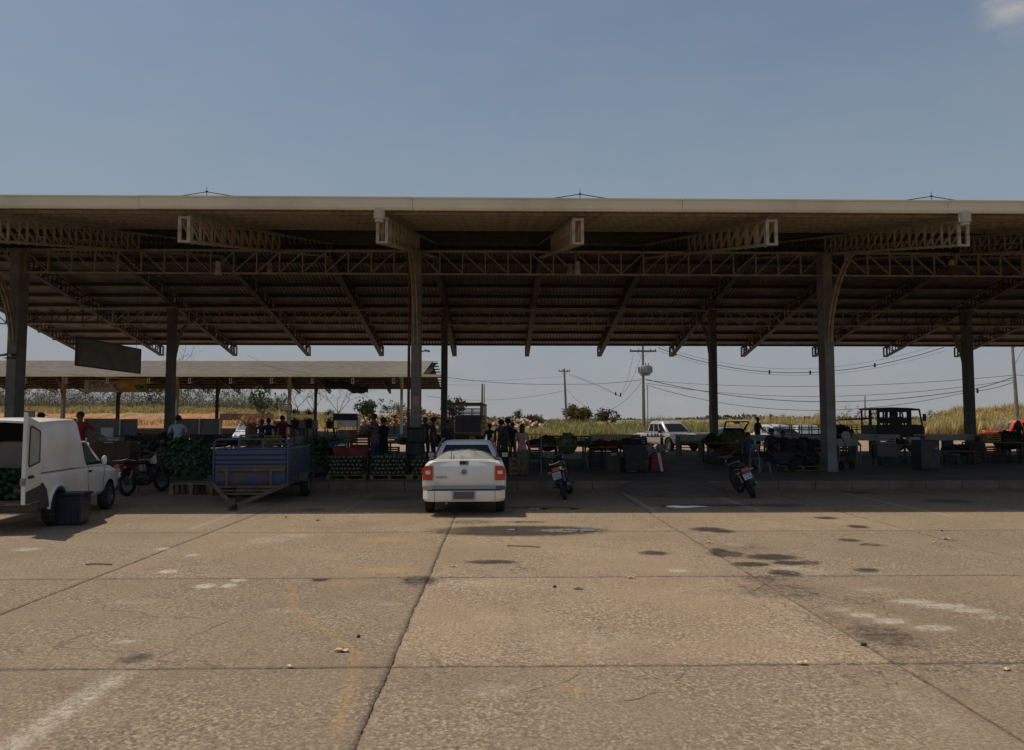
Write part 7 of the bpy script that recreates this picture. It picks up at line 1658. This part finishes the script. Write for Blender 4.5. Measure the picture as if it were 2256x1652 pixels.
# litter on the lot
lfm = mat('dry_leaf', (.74, .58, .36), (.55, .40, .22), 20, .8)
def leaf(x, y, s, label, stand=.5, sd=0):
    g = gnd(x, y); rr = random.Random(sd); mb = MB(); n = 9; V_ = [(0, 0, .006)]
    for i in range(n):
        a = 2*PI*i/n; q = s*(.6+.4*rr.random()); V_.append((q*math.cos(a), q*.5*math.sin(a), .006+stand*s*abs(math.sin(a*1.5+sd))*.9))
    mb.add(V_, [(0, 1+i, 1+(i+1) % n) for i in range(n)]); mb.add([(0, 0, .01), (.25*s, .1*s, .9*s*stand+.02), (.35*s, .1*s, .9*s*stand), (.05*s, 0, .008)], [(0, 1, 2, 3)])
    o = mb.build('dry_leaf', lfm); o.location = (g.x, g.y, .003); o.rotation_euler = (0, 0, rr.uniform(-.5, .5)); md = o.modifiers.new('s', 'SOLIDIFY'); md.thickness = .002; tag(o, label, 'leaf', 'litter on the parking lot')
for x, y, s, l in ((752, 1436, .055, 'largest curled dry leaf, left of the long joint'), (1767, 1463, .04, 'dry leaf lying on the near cross joint at right'), (2218, 1477, .035, 'dry leaf near the right edge of the lot'), (1000, 1249, .035, 'small pale leaf just right of the long joint'),
        (2084, 1188, .05, 'white scrap of litter far right of the damp patch'), (2058, 1196, .04, 'second white scrap beside the first at right'), (1563, 1196, .05, 'tiny pale leaf left of the wet spots'), (640, 1470, .03, 'yellowish leaf on the near cross joint at left'),
        (1390, 1274, .04, 'small stone coloured leaf by the far cross joint'), (198, 1394, .02, 'tiny leaf far left'), (163, 1364, .015, 'white speck of litter far left')):
    leaf(x, y, s*1.35, l, .30, int(x))
stm = mat('dark_pebble', (.05, .045, .04), None, 4, .8)
for k, (x, y, l) in enumerate(((630, 1140, 'dark clod at the edge of the roof shadow'), (1903, 1422, 'black lid like disc near the right cracks'), (700, 1147, 'second dark clod right of the first'), (1222, 1294, 'dark flat stone in the middle of the lot'), (2075, 1170, 'dark pebble far right'), (790, 1404, 'dark pebble left of the long joint'), (1275, 1170, 'bright wet stone in the damp patch'), (220, 1245, 'short dark twig on the left of the lot'))):
    g = gnd(x, y); mb = MB(); r_ = .013 if k not in (1, 2, 7) else .02
    if k == 7: mb.tube([(-.18, 0, .012), (-.05, .02, .014), (.16, -.01, .012)], .008, 5)
    else: mb.ball((0, 0, .010), (r_*1.5, r_, .014), 8, 5, .2)
    o = mb.build('pebble' if k != 7 else 'twig', stm); o.location = (g.x, g.y, 0); tag(o, l, 'stone' if k != 7 else 'twig', 'litter on the parking lot')
g = gnd(1160, 1205); mb = MB(); mb.tube([(-.28, .06, .012), (0, .0, .014), (.2, -.08, .012)], .008, 5); o = mb.build('twig', mat('twig_red', (.2, .09, .05), None, 4, .8)); o.location = (g.x, g.y, 0); tag(o, 'thin reddish twig below the damp patch', 'twig', 'litter on the parking lot')

# ------------------------------------------------------------ things under and around the far shed
t = thing('fish_banner', 'cloth banner reading PEIXE with a yellow and blue picture, hung on the far shed', 'banner', (0, 86.2, 0))
def BX(x): return gx(x, 86.2)
def BZ(y): return at(250, y, 86.2).z
bx0, bx1, bz0, bz1 = BX(183), BX(322), BZ(864), BZ(837)
bm_ = mat('banner_cloth', (.40, .37, .33), (.34, .31, .28), 2, .8)
mb = MB(); mb.box(((bx0+bx1)/2, 0, (bz0+bz1)/2), (bx1-bx0, .03, bz1-bz0)); mb.build('cloth', bm_, t)
def bp(name, m, pts, k): mb = MB(); mb.prism([(bx0+(bx1-bx0)*u, bz0+(bz1-bz0)*v_) for u, v_ in pts], 'y', -.02-k*.012, -.02-k*.012+.008); mb.build(name, m, t)
bp('yellow_field', mat('banner_yellow', (.40, .26, .04), (.34, .2, .05), 1.2, .8), [(.36, .98), (1, .98), (1, 0), (.62, .02), (.52, .16), (.43, .5)], 1)
bp('blue_band', mat('banner_blue', (.06, .15, .26), None, 4, .8), [(.47, .72), (.50, .70), (.53, .38), (.60, .12), (.66, .02), (.58, .02), (.50, .25), (.47, .5)], 2)
bp('pale_shape', mat('banner_pale', (.42, .38, .30), (.3, .2, .12), 3, .8), [(.56, .78), (.66, .82), (.70, .6), (.66, .35), (.60, .32), (.57, .5)], 3)
bp('orange_shape', mat('banner_orange', (.36, .15, .04), None, 4, .8), [(.60, .34), (.66, .30), (.72, .1), (.66, .03), (.60, .16)], 3)
bp('dark_shape', mat('banner_dark', (.06, .06, .035), (.12, .13, .04), 5, .8), [(.80, .55), (.88, .66), (.95, .45), (.90, .22), (.83, .20)], 2)
bp('green_corner', mat('banner_green', (.10, .18, .05), None, 4, .8), [(.92, .6), (1, .8), (1, 0), (.88, .02)], 2)
bp('white_corner', bm_, [(.40, .30), (.50, .14), (.58, .0), (.38, .0)], 3)
gl_ = mat('banner_lettering', (.14, .15, .12), None, 4, .8)
text('PEIXE', 1.02, (bx0+(bx1-bx0)*.075, -.045, bz0+(bz1-bz0)*.40), (PI/2, 0, 0), gl_, 'lettering', t, sx=.92, ext=.004, bold=True)
bp('red_mark', mat('banner_red', (.32, .08, .05), None, 4, .8), [(.09, .90), (.11, .94), (.115, .70), (.09, .72)], 1)
bp('red_line', MATS['banner_red'], [(.13, .86), (.21, .86), (.21, .78), (.13, .78)], 1); bp('dark_logo', gl_, [(.075, .32), (.10, .32), (.10, .20), (.075, .20)], 1); bp('dark_line', gl_, [(.16, .24), (.23, .26), (.23, .20), (.16, .19)], 1)
low = mat('low_wall_grey', (.17, .165, .165), (.13, .125, .125), 1, .85)
WL = [(-20, 30, 922, 946, low, 'left end length of grey low wall under the far shed'), (52, 76, 905, 935, mat('notice_white', (.45, .40, .38), (.3, .3, .3), 2, .8), 'pale notice board beside the left front column'), (104, 168, 922, 948, low, 'grey low wall length between van and red shirted man'), (186, 263, 922, 948, low, 'grey low wall length right of the red shirted man'), (266, 303, 923, 950, mat('wall_bluegrey', (.11, .115, .16), (.15, .14, .13), .8, .85), 'blue grey painted wall panel'),
      (362, 438, 922, 944, low, 'grey low wall length behind the pale blue shirted man'), (440, 484, 922, 944, low, 'grey low wall length left of the orange hoarding'), (484, 530, 911, 926, mat('hoarding_orange', (.20, .085, .055), (.14, .10, .085), .8, .8), 'orange red left half of the long hoarding'), (530, 602, 911, 924, mat('hoarding_grey', (.26, .22, .20), (.28, .12, .08), .5, .8), 'greyish right half of the long hoarding'),
      (604, 632, 927, 946, low, 'short grey wall length left of the cream column'), (640, 700, 925, 948, low, 'grey wall length behind the potted plants'), (742, 792, 918, 940, mat('sign_grey', (.24, .24, .25), (.18, .18, .2), 1, .8), 'pale grey board with dark border under the banner'), (792, 870, 938, 948, low, 'low grey wall behind the two men'), (868, 904, 938, 946, low, 'low grey wall left of the middle column')]
for k, (xa, xb, yt, yb, m, lb) in enumerate(WL):
    Yw = 88.6 if k not in (7, 8, 11) else 74.0
    mb = MB(); za, zb_ = (max(.0, at(xa, yb, Yw).z) if k in (1, 7, 8, 11) else 0), at(xa, yt, Yw).z; mb.box((0, 0, (za+zb_)/2), (gx(xb, Yw)-gx(xa, Yw), .14, zb_-za)); [mb.box((sg*(gx(xb, Yw)-gx(xa, Yw))*.4, .03, za/2), (.1, .06, za)) for sg in (-1, 1) if za > .1]; o = mb.build('low_wall' if k not in (1, 7, 8, 11) else 'hoarding', m); o.location = ((gx(xa, Yw)+gx(xb, Yw))/2, Yw, 0); tag(o, lb, 'wall' if k not in (1, 7, 8, 11) else 'board')
for k, x in enumerate((226-40, 264, 363, 439, 484, 602, 640, 792)):
    mb = MB(); mb.box((0, 0, .95), (.16, .16, 1.9)); o = mb.build('short_post', mat('post_white', (.42, .42, .40), None, 4, .7)); o.location = (gx(x, 88.2), 88.3, 0); tag(o, 'short white post in the low grey wall, '+['just right of the red shirted man', 'left of the blue grey panel', 'left of the pale blue shirted man', 'midway behind the left rear column', 'left of the orange hoarding', 'right of the hoarding', 'right of the second cream column', 'behind the two men'][k], 'post', 'posts of the low wall')
t = thing('purple_banner', 'dark blue and purple stall banner above the white boxes', 'banner', (gx(757, 36), 36.4, 0))
z0_, z1_ = at(757, 926, 36.4).z, at(757, 911, 36.4).z
mb = MB(); mb.box((0, 0, (z0_+z1_)/2), (gx(784, 36.4)-gx(730, 36.4), .03, z1_-z0_)); mb.build('cloth', mat('banner_purple', (.04, .045, .12), (.12, .10, .14), 2.5, .8), t)
for s in (-1, 1): mb = MB(); mb.box((s*.58, .03, (FLOOR+z1_)/2), (.05, .05, z1_-FLOOR)); mb.build('post', steel, t)
box_thing('display_box', 'grey white panel box under the purple banner', 'box', 766, 35.4, FLOOR+.55, (.86, .3, .62), mat('panel_white', (.30, .31, .32), (.24, .25, .26), 2, .6), .02)
for k, (x, y) in enumerate(((650, 915), (680, 916), (726, 916))):
    Yp = 33+k; z = at(x, y, Yp).z; t = thing('potted_plant', ['left of the three round dark potted plants behind the trailer', 'middle of the three round dark potted plants', 'right of the three round dark potted plants, on the grey pile'][k], 'plant', (gx(x, Yp), Yp, z-.55), group='round potted plants on show')
    mb = MB(); mb.lathe([(.12, 0), (.15, .02), (.19, .28), (.17, .28)], n=14); mb.build('pot', blackp, t, smooth=True)
    n = 500; u = RNG.normal(0, 1, (n, 3)); u /= np.linalg.norm(u, axis=1)[:, None]; P_ = u*np.array([.30, .30, .28])*RNG.uniform(.5, 1.05, (n, 1))+np.array([0, 0, .52]); sv = np.cross(u, np.array([0, 0, 1.0])); sv /= np.linalg.norm(sv, axis=1)[:, None]+1e-6
    V_ = np.stack([P_-sv*.012, P_+sv*.012, P_+u*.16], 1).reshape(-1, 3); o = inst('foliage', np_mesh('foliage', V_, np.arange(3*n).reshape(n, 3), leafm, np.repeat(np.array([.03, .045, .02])*RNG.uniform(.5, 1.5, (n, 1)), 3, 0)), t)
    table('high stand under the '+['left', 'middle', 'right'][k]+' potted plant', x-14, x+14, Yp-.35, z-.55, oldwood, .7, .05, steel, 'plant stands')
t = thing('straw_bouquet', 'orange and straw coloured dried foliage standing above the white van', 'dried foliage', (gx(548, 44), 44.5, 0)); n = 900
P_ = RNG.normal(0, 1, (n, 3))*np.array([.42, .2, .16])+np.array([0, 0, 1.72]); u = RNG.normal(0, 1, (n, 3)); u /= np.linalg.norm(u, axis=1)[:, None]; v_ = np.cross(u, RNG.normal(0, 1, (n, 3))); v_ /= np.linalg.norm(v_, axis=1)[:, None]
V_ = np.stack([P_-u*.09, P_+v_*.03, P_+u*.09, P_-v_*.03], 1).reshape(-1, 3); inst('foliage', np_mesh('foliage', V_, np.arange(4*n).reshape(n, 4), leafm, np.repeat(np.where(RNG.random((n, 1)) < .5, np.array([[.55, .38, .16]]), np.array([[.28, .12, .07]])), 4, 0)), t)
mb = MB(); mb.lathe([(.25, 0), (.35, .4), (.35, 1.3), (.25, 1.62)], n=14); mb.build('sack', oldwood, t, smooth=True)
mb = MB()
t = thing('basketball_frame', 'dark square frame on a thin stand behind the second cream column', 'frame', (gx(633, 70), 70, 0))
xa, xb, za, zb_ = gx(619, 70)-t.location.x, gx(642, 70)-t.location.x, at(630, 905, 70).z, at(630, 891, 70).z
for p, q in (((xa, za), (xb, za)), ((xb, za), (xb, zb_)), ((xb, zb_), (xa, zb_)), ((xa, zb_), (xa, za))): mb = MB(); mb.bar((p[0], 0, p[1]), (q[0], 0, q[1]), .07, .05, up=(0, 1, 0)); mb.build('frame_bar', rust, t)
mb = MB(); mb.box((0, 0, za/2), (.08, .08, za)); mb.build('stand', rust, t)
# dark tarp folded on the second shed's truss
mb = MB(); nx = 20; V_ = []
for j in range(4):
    for i in range(nx+1): u = i/nx; V_.append((gx(714, 84)+(gx(812, 84)-gx(714, 84))*u, 84+.4*(j-1.5), at(760, 845+18*u-5*j+3*math.sin(u*11)+1.5*math.sin(u*31), 84).z-.25*(j in (0, 3))))
mb.add(V_, [(j*(nx+1)+i, j*(nx+1)+i+1, (j+1)*(nx+1)+i+1, (j+1)*(nx+1)+i) for j in range(3) for i in range(nx)]); o = mb.build('dark_tarp', mat('tarp_dark', (.03, .03, .035), None, 4, .8)); md = o.modifiers.new('s', 'SOLIDIFY'); md.thickness = .12; tag(o, 'dark rolled tarp hanging along the far shed front', 'tarp')
